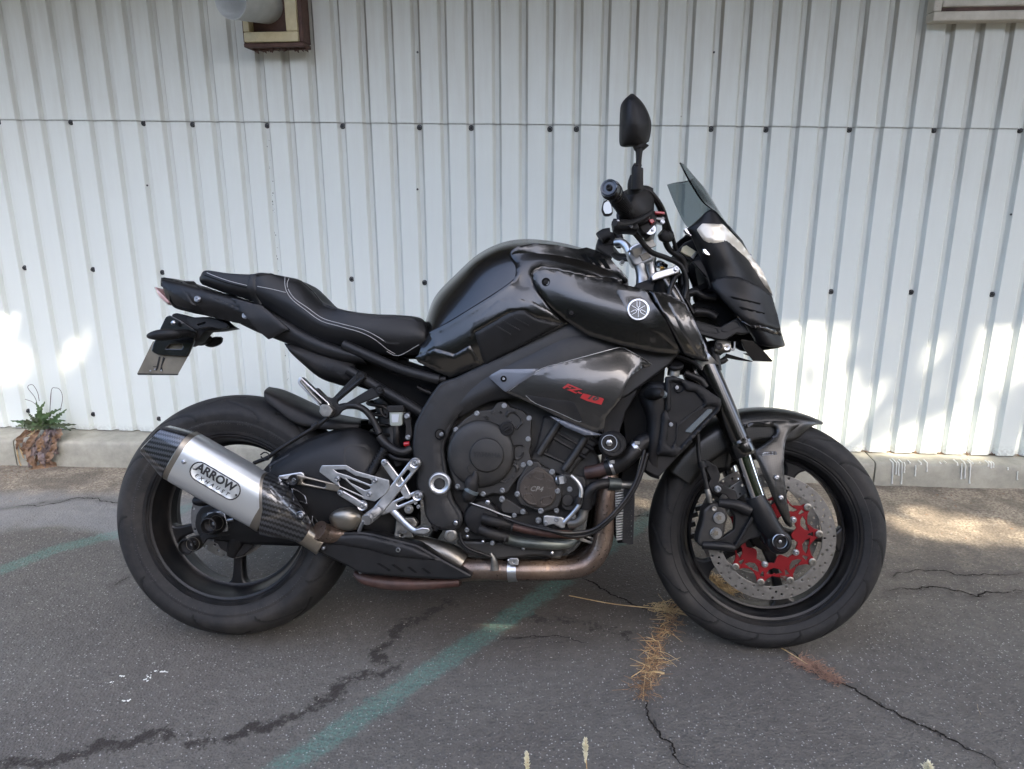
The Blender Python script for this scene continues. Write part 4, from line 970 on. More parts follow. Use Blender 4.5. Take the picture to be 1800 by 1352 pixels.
# spar sides under the tank
spo,spb=patch('frame_spar',ID,[
 [(800,672,.13),(800,690,.15),(803,715,.16),(806,735,.15)],
 [(860,640,.135),(860,660,.16),(862,685,.168),(865,705,.155)],
 [(930,604,.14),(935,630,.165),(940,665,.17),(945,695,.155)],
 [(1000,568,.14),(1010,600,.165),(1020,640,.168),(1025,670,.15)],
 [(1080,552,.13),(1090,590,.155),(1100,630,.155),(1105,655,.14)],
 [(1150,560,.09),(1155,590,.11),(1160,620,.11),(1160,640,.1)]],'frame_black',fo,(6,5),thick=.004)
lathe('pivot_ring',zC,(687,675,.158),[(0,.0285),(.006,.0285),(.009,.026),(.0095,.0225),(.007,.0185),(.007,.014)],'silver',fo,32)
V,Fc=lathe_vf([(.007,.015),(.0,.0125),(-.004,.0125),(-.004,0)],6); mesh_obj('pivot_hex',V+B(*zC(687,675),.158),Fc,'deep_black',fo,20)
lathe('frame_recess',zC,(688,398,.1665),[(-.006,0),(-.006,.010),(.0005,.0135)],'deep_black',fo,24); bolt(zC,694,397,.161,.0045,fo)
bolt(zC,778,898,.166,.0062,fo,'hex'); lathe('frame_boss',zC,(660,922,.157),[(-.002,0),(-.002,.006),(.003,.008),(.003,.010),(-.002,.011)],'dark_plastic',fo,6)
lathe('peg_bush',zC,(752,965,.14),[(0,.016),(.012,.016),(.014,.013),(.014,.009),(.01,.008),(.01,0)],'alloy_dirty',fo,20)
# dark inner masses: gearbox, cylinders, airbox, undertray
en=plate('crankcase',ID,[(770,700),(870,684),(960,700),(1030,765),(1052,800),(1066,850),(1058,880),(1030,905),(1008,935),(992,972),(960,985),(870,985),(815,965),(790,920),(770,880)],.10,.30,'engine_black',bike,bev=.008,r=10); tag(en,'black engine crankcase with its covers, bolts and hoses')
plate('inner_block',ID,[(640,660),(760,640),(1000,590),(1120,640),(1140,700),(1120,760),(1060,800),(1000,800),(900,760),(800,820),(790,900),(700,860),(655,770),(690,735)],.05,.16,'deep_black',bike,bev=.004,r=8)
plate('radiator',ID,[(1095,640),(1170,640),(1165,700),(1130,790),(1112,860),(1108,955),(1086,955),(1088,870),(1100,780),(1090,700)],.13,.26,'deep_black',bike,bev=.003)
# ---- cylinder block (sloping) with head
cy=plate('cylinder_block',zD,[(735,160),(905,150),(1110,260),(1100,330),(1030,400),(965,470),(900,560),(850,560),(690,470),(640,440),(690,350)],.125,.12,'engine_black',bike,bev=.006,r=8)
plate('cylinder_panel',zD,[(818,262),(960,345),(905,470),(745,410)],.128,.006,'dark_plastic',cy,bev=.002,r=10)
tube('cylinder_rib',zD,[(845,190,.135),(770,300,.135),(702,408,.135)],.0095,'engine_black',cy,3,12)
tube('cylinder_rib',zD,[(1010,300,.135),(940,410,.135),(868,512,.135)],.0095,'engine_black',cy,3,12)
for a,b_ in (((800,300),(930,375)),((735,400),(910,480)),((820,262),(975,350))): tube('cylinder_fin',zD,[a+(.131,),tuple(np.add(a,b_)/2)+(.131,),b_+(.131,)],.0035,'engine_black',cy,2,8)
for a,b_ in (((985,330),(1060,375)),((950,395),(1010,430)),((1050,300),(1120,340))): tube('cylinder_fin',zD,[a+(.128,),tuple(np.add(a,b_)/2)+(.128,),b_+(.128,)],.006,'dark_plastic',cy,2,8)
# ---- clutch cover
cc=plate('clutch_cover',zD,[(150,235),(215,175),(290,125),(345,118),(395,112),(430,65),(478,58),(515,95),(600,122),(655,190),(650,260),(655,330),(640,390),(650,440),(640,480),(615,520),(560,570),(520,625),(500,660),(450,675),(400,668),(335,692),(285,670),(215,650),(150,645),(140,590),(118,520),(95,440),(110,360),(112,300)],.150,.07,'engine_black',en,bev=.003,r=10)
CB=bvh_of(cc)
lathe('clutch_dome',zD,(322,402,.150),[(0,.083),(.007,.083),(.013,.079),(.016,.072),(.018,.05),(.018,0)],'engine_black',cc,64)
lathe('clutch_cap',zD,(360,412,.166),[(0,.0425),(.007,.042),(.010,.0395),(.0105,.037),(.0105,0)],'engine_black',cc,48)
lettering('cover_print',text_vf('YAMAHA',.0165,.0012,.0006),(362,412) and zD(362,412),zD(420,415),None,0,'frame_black',cc,off=.1775)
for q in ([(388,125),(450,120),(470,140),(455,185),(430,190),(400,160)],[(495,120),(540,118),(595,170),(600,210),(575,225),(565,250),(545,235),(480,150)],[(545,340),(600,335),(612,350),(600,420),(560,450),(535,440),(525,380)],[(510,470),(555,465),(575,500),(530,570),(470,600),(430,590),(480,540)],[(330,150),(370,160),(380,178),(300,178),(250,200),(215,215)]):
    c_=np.mean(np.array(q),0); ins=[tuple(c_+(np.array(p)-c_)*.70) for p in q]
    overlay('cover_rib',zD,q,CB,.0055,'engine_black',cc,2.5,1.5,r=8,holes=[rnd(ins,8)],back=.001)
lathe('oil_filler_cap',zD,(492,240,.155),[(0,.0185),(.008,.0185),(.012,.017),(.0125,.013),(.010,.0125),(.010,0)],'dark_plastic',cc,10)
a=B(*zD(475,252),.170); b_=B(*zD(510,232),.170); V,Fc=sweep(np.array([a,(a+b_)/2,b_]),.004,6); mesh_obj('cap_grip',V,Fc,'dark_plastic',cc,40)
tube('dipstick_boss',zD,[(480,275,.158),(450,305,.158),(415,310,.16)],.007,'engine_black',cc,3,10)
for x,y in ((474,87),(638,170),(632,307),(600,478),(462,646),(335,670),(166,620),(118,440),(155,245),(294,138)): bolt(zD,x,y,.150,.0052,cc)
bolt(zD,645,352,.135,.005,cc,mat='dark_plastic')
# ---- pick-up cover / generator
lathe('crank_plug',zD,(265,500,.17),[(0,.012),(.004,.012)],'dark_plastic',cc,16)
sens=tube('oil_sensor',zD,[(285,520,.172),(278,560,.172),(262,585,.172),(255,640,.172),(240,690,.17),(225,720,.168)],[.004,.011,.0165,.0165,.017,.008],'dark_plastic',en,3,20)
tube('sensor_ring',zD,[(262,640,.172),(252,660,.172)],[.0185,.0185],'reflector_grey',sens,2,20)
tube('sensor_lead',zD,[(215,715,.17),(300,745,.172),(380,772,.172),(440,798,.17),(520,825,.168)],.002,'silver',sens,4,8)
# ---- ignition cover (bronze)
ig=plate('ignition_cover',zD,[(560,590),(600,520),(640,455),(700,455),(720,490),(790,515),(850,600),(855,690),(830,760),(740,790),(715,795),(640,760),(580,740),(548,680)],.158,.04,'engine_black',en,bev=.003,r=12)
igp=plate('ignition_plate',zD,[(575,600),(605,550),(640,520),(690,485),(740,510),(800,560),(825,620),(815,690),(790,740),(740,765),(690,760),(630,740),(590,700),(570,650)],.166,.012,'bronze_case',ig,bev=.003,r=14)
IB=bvh_of(igp)
for q in ([(590,610),(640,545),(655,560),(650,620),(615,640)],[(665,510),(740,525),(750,560),(720,580),(660,560)],[(760,570),(800,590),(810,630),(760,640),(745,610)],[(715,690),(790,680),(795,710),(760,745),(715,740)],[(600,665),(650,660),(690,720),(690,745),(640,730),(600,700)]):
    c_=np.mean(np.array(q),0); ins=[tuple(c_+(np.array(p)-c_)*.74) for p in q]; overlay('cover_rib',zD,q,IB,.004,'bronze_case',igp,2.5,1.2,r=8,holes=[rnd(ins,8)],back=.001)
lettering('cover_print',text_vf('CP4',.017,.0007,.0004,.35,1.1),zD(685,638),zD(735,641),None,0,'alloy_dirty',igp,off=.1668)
for x,y in ((643,467),(790,525),(824,650),(716,782),(561,671)): bolt(zD,x,y,.162,.0056,ig)
plate('timing_plug_boss',zD,[(840,530),(1000,560),(1030,640),(980,760),(900,790),(850,760)],.14,.03,'engine_black',en,r=16,bev=.003); bolt(zD,906,640,.142,.0055,en)
lathe('timing_plug',zD,(893,708,.14),[(0,.0155),(.006,.0155),(.008,.013),(.0085,0)],'engine_black',en,20)
# small oval bosses and studs
for x,y,r_ in ((598,788,.0055),(460,705,.006),(366,725,.0065),(540,812,.0045),(228,908,.0048),(396,995,.0048),(334,985,.004),(600,1030,.004),(790,1060,.004),(232,950,.004),(700,845,.006),(930,820,.005),(820,780,.005)): bolt(zD,x,y,.15,r_,en,'hex' if r_ in (.0065,.004) else 'sock')
plate('water_pump_bracket',zD,[(470,700),(500,705),(560,745),(600,770),(630,800),(600,805),(470,795),(450,760)],.145,.012,'engine_black',en,r=6)
# ---- water pump, elbows, hoses
wp=lathe('water_pump',zD,(330,820,.135),[(0,.045),(.012,.045),(.02,.040),(.024,.028),(.024,0)],'dark_plastic',en,36)
tube('pump_outlet',zD,[(330,830,.165),(400,850,.168),(470,865,.166),(520,880,.16)],[.013,.0125,.012,.012],'dark_plastic',wp,4,14)
tube('coolant_pipe',zD,[(500,875,.16),(620,905,.158),(760,928,.155),(900,940,.15),(960,950,.14)],.0105,'red_hose',en,4,14)
tube('pump_inlet',zD,[(315,900,.16),(370,925,.165),(440,945,.165),(500,955,.16)],[.014,.0135,.0135,.013],'dark_plastic',wp,4,14)
tube('coolant_pipe',zD,[(480,965,.155),(600,990,.152),(760,1003,.15),(880,1000,.148),(925,975,.14),(950,935,.13)],.0135,'grey_pipe',en,5,16)
for x,y in ((440,860),(525,893),(455,950),(480,968)): 
    a=B(*zD(x,y),.164); lathe_ax=B(*zD(x+20,y+5),.164)-a; V,Fc=sweep(np.array([a-lathe_ax*.25,a+lathe_ax*.25]),.0145,18); mesh_obj('hose_clamp',V,Fc,'dark_plastic',en,40)
plate('sump',ID,[(800,950),(1000,958),(985,985),(955,978),(930,978),(870,985),(820,975)],.13,.24,'engine_black',bike,bev=.006,r=8)
plate('hose_bracket',zD,[(990,935),(1075,965),(1078,1010),(960,975)],.12,.008,'alloy_dirty',bike,holes=[rnd([(1005,955),(1050,970),(1050,985),(1000,968)],5)])
tube('clutch_cable',zD,[(470,822,.175),(560,858,.18),(700,895,.185),(850,925,.19),(960,925,.19),(1060,905,.19),(1140,850,.19),(1220,770,.185),(1290,680,.18),(1340,590,.175),(1375,480,.17),(1400,380,.165)],.0042,'hose_rubber',bike,6,10)
tube('coolant_overflow_hose',zD,[(700,880,.175),(850,935,.18),(960,950,.18),(1060,925,.18),(1140,870,.18),(1230,780,.175),(1310,680,.17),(1370,560,.165),(1420,400,.16)],.0050,'hose_rubber',bike,6,10)
# silver oil pipe
op=tube('oil_pipe',zD,[(915,548,.17),(950,580,.172),(980,635,.172),(978,700,.172),(968,745,.172),(925,800,.17),(870,858,.168)],.0058,'silver',bike,6,14)
tube('oil_pipe_end',zD,[(820,575,.165),(850,575,.168),(872,560,.17)],[.010,.011,.009],'silver',op,3,14); tube('pipe_nut',zD,[(848,552,.178),(856,600,.178)],[.0105,.0105],'silver',op,2,6)
plate('oil_pipe_flange',zD,[(735,815),(760,812),(860,825),(880,850),(875,895),(850,898),(800,870),(740,885),(730,860)],.165,.014,'silver',op,bev=.002,r=8); bolt(zD,820,838,.166,.0055,op); bolt(zD,750,862,.166,.0045,op)
tube('pipe_clip',zD,[(968,690,.174),(960,735,.174)],[.009,.009],'dark_plastic',op,2,12)
# radiator hose
tube('lower_hose',zD,[(1165,600,.15),(1110,605,.155),(1060,625,.16),(1020,670,.16),(1012,720,.158),(1005,760,.155)],.0125,'hose_rubber',bike,5,16)
tube('hose_collar',zD,[(1010,700,.157),(1006,765,.155)],[.0165,.0165],'dark_plastic',bike,2,16); tube('pump_pipe',zD,[(1003,770,.15),(990,825,.148),(950,860,.145),(900,870,.14)],[.0115,.0115,.0115,.011],'alloy_dirty',bike,4,14)
tube('hose_joint',zD,[(1160,602,.15),(1240,606,.145)],[.017,.015],'grey_pipe',bike,2,16); tube('hose_spigot',zD,[(1240,608,.145),(1330,612,.14)],[.0095,.009],'alloy_dirty',bike,2,12)
tube('upper_coolant_pipe',zD,[(1020,530,.12),(1080,520,.13),(1150,500,.14)],[.017,.017,.017],'red_hose',bike,3,16)
uh=tube('upper_hose',zD,[(1150,498,.142),(1220,480,.15),(1290,430,.155),(1350,370,.15),(1400,325,.145),(1490,300,.14)],[.019,.020,.020,.020,.021,.02],'hose_rubber',bike,5,18)
for x,y,dx,dy in ((1180,490,10,-4),(1345,366,12,-9)):
    a=B(*zD(x,y),.148); d_=B(*zD(x+dx,y+dy),.148)-a; V,Fc=sweep(np.array([a-d_*.9,a+d_*.9]),.0222,22); mesh_obj('hose_clamp',V,Fc,'bright_silver',uh,40)
    q=a+np.array([0,-.020,.014]); V,Fc=box_vf(-.006,.006,-.005,.005,-.004,.004); mesh_obj('clamp_screw',V+q,Fc,'bright_silver',uh,20)
# radiator edge below: fins and perforated guard
for i in range(20):
    t=i/19; x0,y0=1213+(1215-1213)*t,650+340*t; plate('radiator_fin',zD,[(1215-8*(1-t),645+17*i),(1268,638+17*i),(1268,646+17*i),(1215-8*(1-t),655+17*i)],.14,.012,'radiator_fin',bike,bev=.0008)
holes=[(1285+ (j%2)*10+k*19, 660+j*17,3.6) for j in range(19) for k in range(2)]
plate('radiator_guard',zD,[(1262,640),(1330,640),(1336,700),(1326,1000),(1300,1005),(1255,985),(1262,800)],.145,.003,'dark_plastic',bike,holes=holes,bev=.0004)
lathe('frame_slider',zD,(1180,335,.16),[(-.03,.018),(0,.026),(.02,.032),(.035,.033),(.05,.030),(.054,.026),(.054,.019),(.050,.018),(.05,0)],'dark_plastic',bike,32)
fs=lathe('slider_ring',zD,(1168,332,.2155),[(-.0005,.0172),(.0006,.0180),(-.0005,.0188)],'label_white',bike,32); bolt(zD,1166,332,.209,.008,bike,'hex')
tube('slider_stay',zD,[(1150,300,.15),(1160,380,.15),(1165,440,.15)],.008,'dark_plastic',bike,2,10)
# ---- exhaust
hd=tube('header_pipe',ID,[(1075,800,.10),(1068,850,.12),(1063,900,.125),(1062,935,.125),(1055,965,.125),(1038,988,.125),(1010,1000,.125),(960,1003,.12),(900,1003,.115),(858,1001,.11)],.0245,'header_steel',bike,8,28)
for dy,dx in ((.06,-8),(-.01,-14),(-.08,-20)): tube('header_pipe',ID,[(1075+dx,830,dy),(1068+dx,900,dy),(1058+dx,950,dy),(1035+dx,980,dy),(1000+dx,992,dy),(900,994,dy*.7+.03),(850,998,dy*.4+.05)],.0215,'header_steel',bike,6,18)
for x in (960,): tube('pipe_joint',ID,[(x,1003,.12),(x+5,1003,.12)],[.0256,.0256],'header_steel',hd,2,28)
col=tube('collector',ID,[(895,1003,.112),(860,1001,.11),(830,1001,.10),(805,999,.09),(790,1000,.08)],[.0255,.027,.030,.034,.034],'header_steel',bike,6,28)
cl=tube('pipe_clamp',ID,[(894,1003,.113),(909,1003,.115)],[.0275,.0272],'silver',bike,2,28); tube('clamp_bolt',ID,[(893,985,.135),(911,985,.135)],[.006,.006],'silver',cl,2,10); plate('clamp_lug',zD,[(505,1105),(515,1095),(560,1095),(570,1108),(568,1140),(508,1140)],.145,.01,'silver',cl,bev=.001,r=5,holes=[(538,1118,9)])
tube('lambda_sensor',zD,[(385,1060,.15),(400,1090,.148),(408,1120,.145),(412,1165,.14)],[.003,.006,.0085,.011],'alloy_dirty',col,3,12); tube('lambda_lead',zD,[(180,925,.16),(195,985,.16),(240,1030,.16),(330,1065,.155),(390,1085,.15)],.0042,'hose_rubber',col,5,8)
tube('collector_box',ID,[(815,1008,.02),(760,1010,.02),(700,1010,.02),(655,1004,.02),(635,996,.02)],[(.016,.10),(.020,.11),(.022,.11),(.018,.1),(.010,.08)],'red_hose',bike,4,28,sq=3.5)
tube('link_pipe',ID,[(812,990,.10),(790,975,.10),(750,962,.09),(715,955,.08),(680,945,.07)],[.030,.028,.026,.026,.026],'mid_steel',bike,5,24)
tube('link_pipe',ID,[(720,950,.07),(650,945,.10),(610,940,.13),(575,938,.16),(560,932,.18)],[.026,.026,.026,.024,.024],'header_steel',bike,5,24)
plate('exhaust_hanger',zC,[(425,985),(440,870),(540,870),(560,900),(530,960),(540,985)],.13,.02,'alloy_dirty',bike,bev=.003,holes=[(472,970,8)],r=8)
tube('hanger_weld',zC,[(450,955,.135),(465,948,.137),(480,958,.137),(500,950,.135)],.003,'bright_silver',bike,4,6)
be=plate('exhaust_guard',ID,[(531,944),(546,938),(632,934),(654,937),(734,957),(780,984),(830,1011),(828,1017),(800,1020),(715,1016),(634,1009),(600,991),(547,966),(534,953)],.160,.05,'satin_black',bike,bev=.006,r=5)
beb=bvh_of(be)
overlay('guard_ridge',ID,[(537,945),(548,942),(632,938),(654,941),(732,961),(776,986),(690,978),(648,966),(600,958),(560,955)],beb,.006,'satin_black',be,4,9,r=5,lift0=.0015)
for q in ([(328,1128),(345,1125),(410,1165),(398,1172)],[(410,1135),(430,1132),(485,1172),(470,1176)],[(500,1148),(520,1146),(560,1180),(545,1182)],[(580,1155),(600,1153),(640,1185),(622,1186)]): overlay('guard_slot',zC,q,beb,.0022,'deep_black',be,3,1,back=.001)
for f_,x,y in ((zC,27,1043),(zC,237,1178),(zC,714,1197)): bolt(f_,x,y,.166 if y<1100 else .15,.0045,be,'dome')
bolt(zC,452,1050,.163,.0058,be); lathe('bolt_cup',zC,(447,1062,.160),[(0,.0125),(.002,.012),(-.0005,.008)],'satin_black',be,20)
# silencer: rounded-hexagonal sleeve with carbon end cap and shield
ma=np.array(B(*zB(505,225),.215)); mb=np.array(B(*zB(988,501),.195)); mdir=(mb-ma)/np.linalg.norm(mb-ma)
mside=np.array([0,-1,0])-mdir*(-mdir[1]); mside/=np.linalg.norm(mside); mupv=np.cross(mside,mdir); mupv/=np.linalg.norm(mupv)
if mupv[2]<0: mupv=-mupv
def ovl(name,stations,mat,parent,nseg=48,sq=2.9,cap=True,n=3,skew=None):
    """stations: (t along axis in m, half height, half depth, shift up, shift side)"""
    St=cr1(np.array(stations,float),n); V=[]
    for t,h,w,su,ss in St:
        c=ma+mdir*t+mupv*su+mside*ss
        for k in range(nseg):
            a=2*math.pi*k/nseg; ca,sa=math.cos(a),math.sin(a); e=2/sq
            y=math.copysign(abs(ca)**e,ca)*w; z=math.copysign(abs(sa)**e,sa)*h
            sk=0 if skew is None else skew(t,z/h,y/w)
            V.append(c+mside*y+mupv*z+mdir*sk)
    Fc=grid_faces(len(St),nseg,closed=True)
    if cap: Fc+=[list(range(nseg))[::-1],[(len(St)-1)*nseg+k for k in range(nseg)]]
    o=mesh_obj(name,V,Fc,mat,parent,40); return o,BVHTree.FromPolygons([Vector(v) for v in V],[tuple(f) for f in Fc])
Lm=float(np.linalg.norm(mb-ma)); hh=.0645; ww=.052
fs_=lambda t,z,y: (-.026*z-.012*y*0) if t>Lm*.6 else 0
mo,MB_=ovl('silencer_sleeve',[(0,hh,ww,0,0),(.004,hh+.0008,ww+.0008,0,0),(Lm*.5,hh+.0008,ww+.0008,0,0),(Lm*.62,hh+.0008,ww+.0008,0,0),(Lm-.006,hh-.001,ww,0,0)],'titanium',bike,skew=lambda t,z,y: -.040*max(0,z)*max(0,(t-Lm*.6)/(Lm*.4)))
ovl('silencer_band',[(-.020,hh-.0015,ww-.0015,0,0),(-.018,hh+.0004,ww+.0004,0,0),(.001,hh+.0004,ww+.0004,0,0)],'mid_steel',mo,n=1)
ovl('silencer_band',[(Lm-.008,hh,ww,0,0),(Lm+.008,hh+.0006,ww+.0006,0,0),(Lm+.012,hh+.0004,ww+.0004,0,0),(Lm+.014,hh-.002,ww-.002,0,0)],'mid_steel',mo,n=1,skew=lambda t,z,y:-.040*max(0,z))
ec,_=ovl('end_cap',[(-.091,.038,.031,.004,0),(-.0895,.0415,.035,.004,0),(-.070,.0480,.040,.003,0),(-.045,.0565,.046,.0015,0),(-.024,.0628,.0505,.0,0),(-.019,hh-.001,ww-.001,0,0)],'carbon_twill',mo,sq=3.6,n=1,skew=lambda t,z,y:.012*z*(-t/.1)**2)
ovl('tail_hole',[(-.0925,.026,.021,.004,0),(-.088,.026,.021,.004,0)],'deep_black',mo,n=1)
sc_,SCB=ovl('silencer_cone',[(Lm+.004,.056,.046,-.002,0),(Lm+.03,.047,.038,-.006,-.002),(Lm+.075,.031,.028,-.016,-.008),(Lm+.12,.024,.024,-.024,-.016),(Lm+.16,.024,.024,-.03,-.026)],'mid_steel',mo,skew=lambda t,z,y:-.040*z*max(0,1-(t-Lm)/.06))
cs,CSB=ovl('heat_shield',[(Lm+.002,.0672,.0552,.000,.0),(Lm+.018,.0655,.0545,.001,.0),(Lm+.045,.056,.048,-.0015,.0),(Lm+.075,.041,.037,-.009,-.004),(Lm+.108,.027,.027,-.017,-.010),(Lm+.118,.014,.018,-.020,-.012)],'carbon_twill',mo,skew=lambda t,z,y:(-.044*max(0,z)+.022*max(0,-z))*max(0,1-(t-Lm)/.08))
for q in ([(985,400),(1040,370),(1085,350),(1110,370),(1090,440),(1060,480),(1040,470)],[(1120,400),(1160,415),(1205,450),(1215,500),(1180,480),(1130,480)],[(1090,520),(1120,490),(1160,500),(1215,560),(1240,620),(1190,600),(1130,580)],[(1240,560),(1280,600),(1300,640),(1270,650),(1240,600)]):
    c_=np.mean(np.array(q),0); ins=[tuple(c_+(np.array(p)-c_)*.84) for p in q]; overlay('shield_ridge',zB,q,CSB,.003,'carbon_twill',cs,3,1.5,r=8,holes=[rnd(ins,8)],back=.001)
lathe('shield_washer',zB,(1180,562,.232),[(0,.0115),(.002,.0115),(.003,.009),(.001,.007),(.001,0)],'carbon_twill',cs,20); bolt(zB,1180,562,.235,.0055,cs)
def on(bv,f,x,y,l=0):
    dr=Vector(bray(*f(x,y))).normalized(); h=bv.ray_cast(Vector(BC),dr)
    if h[0] is None: h=bv.find_nearest(Vector(B(*f(x,y),.2)))
    return np.array(h[0])
for x,y in ((484,243),(1003,565)):
    p=on(MB_,zB,x,y); o=bolt(zB,x,y,.1,.0052,mo,'dome'); o.location=p+np.array([0,-.0015,0])
# ARROW badge: rounded outline, lettering with slab feet, small print
def badge_pt(u,v): # u along badge (0..1), v up
    return None
bc=(671,356)
def ring(px,w): return px
def badge(hl,hw_,lift,mat,inner=None):
    """stadium aligned with the silencer; hl,hw half length/half width in zB pixels"""
    d_=np.array([math.cos(R(30.6)),math.sin(R(30.6))]); nrm=np.array([-d_[1],d_[0]]); c_=np.array(bc,float)
    def st(hl,hw): 
        o=[]
        for a in np.linspace(-math.pi/2,math.pi/2,10): o.append(tuple(c_+d_*(hl-hw+hw*math.cos(a))+nrm*hw*math.sin(a)))
        for a in np.linspace(math.pi/2,3*math.pi/2,10): o.append(tuple(c_+d_*(-hl+hw+hw*math.cos(a))+nrm*hw*math.sin(a)))
        return o
    return st(hl,hw_)
bo,_=overlay('badge_outline',zB,badge(168,60,0,0),MB_,.0014,'print_black',mo,5,.5,holes=[badge(160,52,0,0)],back=.001)
overlay('badge_field',zB,badge(160,52,0,0),MB_,.0008,'titanium',mo,6,.5,back=.0005)
lettering('badge_print',text_vf('ARROW',.0275,.0003,.0010,0,1.0),zB(676,336),zB(776,396),MB_,.0020,'print_black',mo)
lettering('badge_print',text_vf('E X H A U S T',.0125,.0003,.0003,.3,1.2),zB(650,378),zB(750,437),MB_,.0020,'print_black',mo)
for x,y in ((545,282),(796,440)): overlay('badge_rivet',zB,circ2(x,y,8,12),MB_,.002,'print_black',mo,3,.5,back=.001)
for x,y,ww_ in ((590,312,30),(633,340,26),(664,358,26),(705,382,18)): # slab feet of the letters
    d_=np.array([math.cos(R(30.6)),math.sin(R(30.6))])
# exhaust valve servo
sv=tube('valve_housing',ID,[(586,916,.15),(596,912,.155),(615,912,.155),(628,916,.15),(634,922,.145)],[.014,.024,.028,.024,.014],'mid_steel',bike,5,20,sq=3)
bolt(ID,594,938,.16,.004,sv,'hex'); bolt(ID,586,908,.16,.005,sv,'hex')
# ---- subframe, passenger foot rest bracket
tube('subframe_tube',ID,[(604,606,.12),(640,622,.125),(700,648,.13),(748,662,.135),(772,668,.135)],.0135,'satin_black',bike,4,14)
tube('subframe_tube',ID,[(612,650,.12),(668,683,.125),(712,708,.13),(745,728,.13)],.0135,'satin_black',bike,4,14)
tube('subframe_tube',ID,[(604,606,-.12),(700,648,-.13),(772,668,-.135)],.0135,'satin_black',bike,4,12)
tube('subframe_bolt',ID,[(770,668,.135),(784,667,.135)],.0085,'dark_plastic',bike,2,8)
plate('under_tray',ID,[(560,590),(700,630),(760,650),(775,700),(740,740),(700,720),(660,690),(615,675),(575,655),(535,620)],.06,.10,'deep_black',bike,r=6)
pb=plate('peg_bracket',zA,[(1515,725),(1560,725),(1570,755),(1390,905),(1410,930),(1625,800),(1660,805),(1680,840),(1650,865),(1420,955),(1400,985),(1350,1000),(1330,970),(1290,925),(1250,830),(1275,815),(1330,870),(1365,880)],.135,.014,'satin_black',bike,bev=.0025,r=12)
for x,y in ((1536,745),(1650,828)):
    lathe('bracket_boss',zA,(x,y,.135),[(0,.0115),(.008,.0112),(.010,.0095),(.0085,.0075),(.0085,0)],'satin_black',pb,22); bolt(zA,x,y,.142,.0045,pb,mat='dark_plastic')
tube('bracket_rod',zA,[(1560,750,.14),(1395,885,.14)],.006,'satin_black',pb,2,10)
fp=plate('passenger_peg',zA,[(1165,758),(1180,752),(1345,905),(1370,960),(1335,985),(1290,950),(1290,925),(1165,800),(1158,785)],.155,.026,'silver',bike,bev=.003,holes=[[(1185,800),(1200,800),(1290,900),(1280,905)]],r=5)
tube('peg_pad',zA,[(1178,775,.160),(1240,850,.160),(1300,910,.160)],.0035,'alloy_dirty',fp,3,8)
plate('peg_hinge',zA,[(1300,915),(1345,920),(1370,950),(1350,990),(1310,990),(1285,960)],.165,.03,'alloy_dirty',fp,r=8,bev=.002)
tube('brake_hose',zA,[(1345,990,.15),(1280,1040,.15),(1150,1120,.15),(1040,1190,.148),(985,1230,.146),(900,1265,.14)],.0050,'hose_rubber',bike,5,10)
tube('hose_clip',zA,[(1285,1030,.15),(1250,1055,.15)],.0085,'dark_plastic',bike,2,10)
for s in (0,1): tube('cable_tie',zA,[(940,1215,.155),(965,1200,.16),(990,1215,.16),(985,1245,.155),(955,1240,.15),(942,1225,.155)],.0018,'hose_rubber',bike,4,6) if s==0 else None
tube('spark_arrestor_hose',zA,[(1365,960,.12),(1420,930,.125),(1500,925,.13),(1560,950,.13),(1610,1010,.13),(1650,1090,.135)],.0085,'hose_rubber',bike,5,12)
tube('vent_hose',zC,[(345,410,.14),(380,450,.145),(430,485,.15),(480,500,.15),(525,480,.145)],.011,'hose_rubber',bike,4,12)
# rear brake reservoir
rr=plate('brake_reservoir',zC,[(398,268),(478,268),(472,345),(458,352),(412,352),(402,345)],.15,.03,'reservoir_plastic',bike,bev=.004,r=8)
plate('reservoir_cap',zC,[(385,236),(480,232),(484,262),(478,272),(398,274),(386,266)],.153,.036,'dark_plastic',rr,bev=.003,r=5); plate('reservoir_window',zC,[(412,285),(455,285),(450,330),(416,330)],.1515,.002,'label_white',rr,bev=.0005)
bolt(zC,500,295,.155,.0055,bike); bolt(zC,505,415,.15,.005,bike)
plate('reservoir_stay',zC,[(478,275),(518,270),(522,320),(530,400),(515,440),(490,430),(495,350),(480,320)],.145,.01,'dark_plastic',bike,r=6)
tube('reservoir_hose',zC,[(440,352,.14),(442,400,.14),(440,440,.135),(445,480,.13)],.0085,'hose_rubber',bike,4,12)
tube('red_connector',zC,[(485,455,.14),(515,450,.14)],.006,'red_paint',bike,2,10)
# shock body and spring behind
tube('shock_absorber',ID,[(676,700,.02),(690,760,.03),(700,820,.04)],.03,'engine_black',bike,3,16)
P=[]
for i in range(90): 
    t=i/89; a=t*2*math.pi*6; c_=B(668+12*t,700+100*t,.03); P.append(c_+np.array([math.cos(a)*.034,math.sin(a)*.034,0]))
V,Fc=sweep(np.array(P),.005,8); mesh_obj('shock_spring',V,Fc,'dark_plastic',bike,50)
tube('finned_link',zC,[(378,480,.14),(350,530,.14),(320,580,.142),(295,625,.145)],.0105,'dark_plastic',bike,3,12)
for i in range(9): 
    t=i/8; x=375-78*t; y=488+125*t; lx=tube('link_ring',zC,[(x+1,y-2,.14),(x-2,y+3,.14)],.0135,'dark_plastic',bike,1,12)
tube('wiring_loom',zC,[(390,505,.13),(430,530,.135),(470,540,.135),(530,545,.13)],.008,'hose_rubber',bike,4,10)
tube('wiring_loom',zC,[(350,250,.10),(365,290,.10),(390,300,.10),(390,260,.10),(360,235,.1)],.004,'hose_rubber',bike,4,8)
tube('wiring_loom',zC,[(560,130,.1),(600,150,.1),(640,165,.1)],.006,'hose_rubber',bike,4,8)
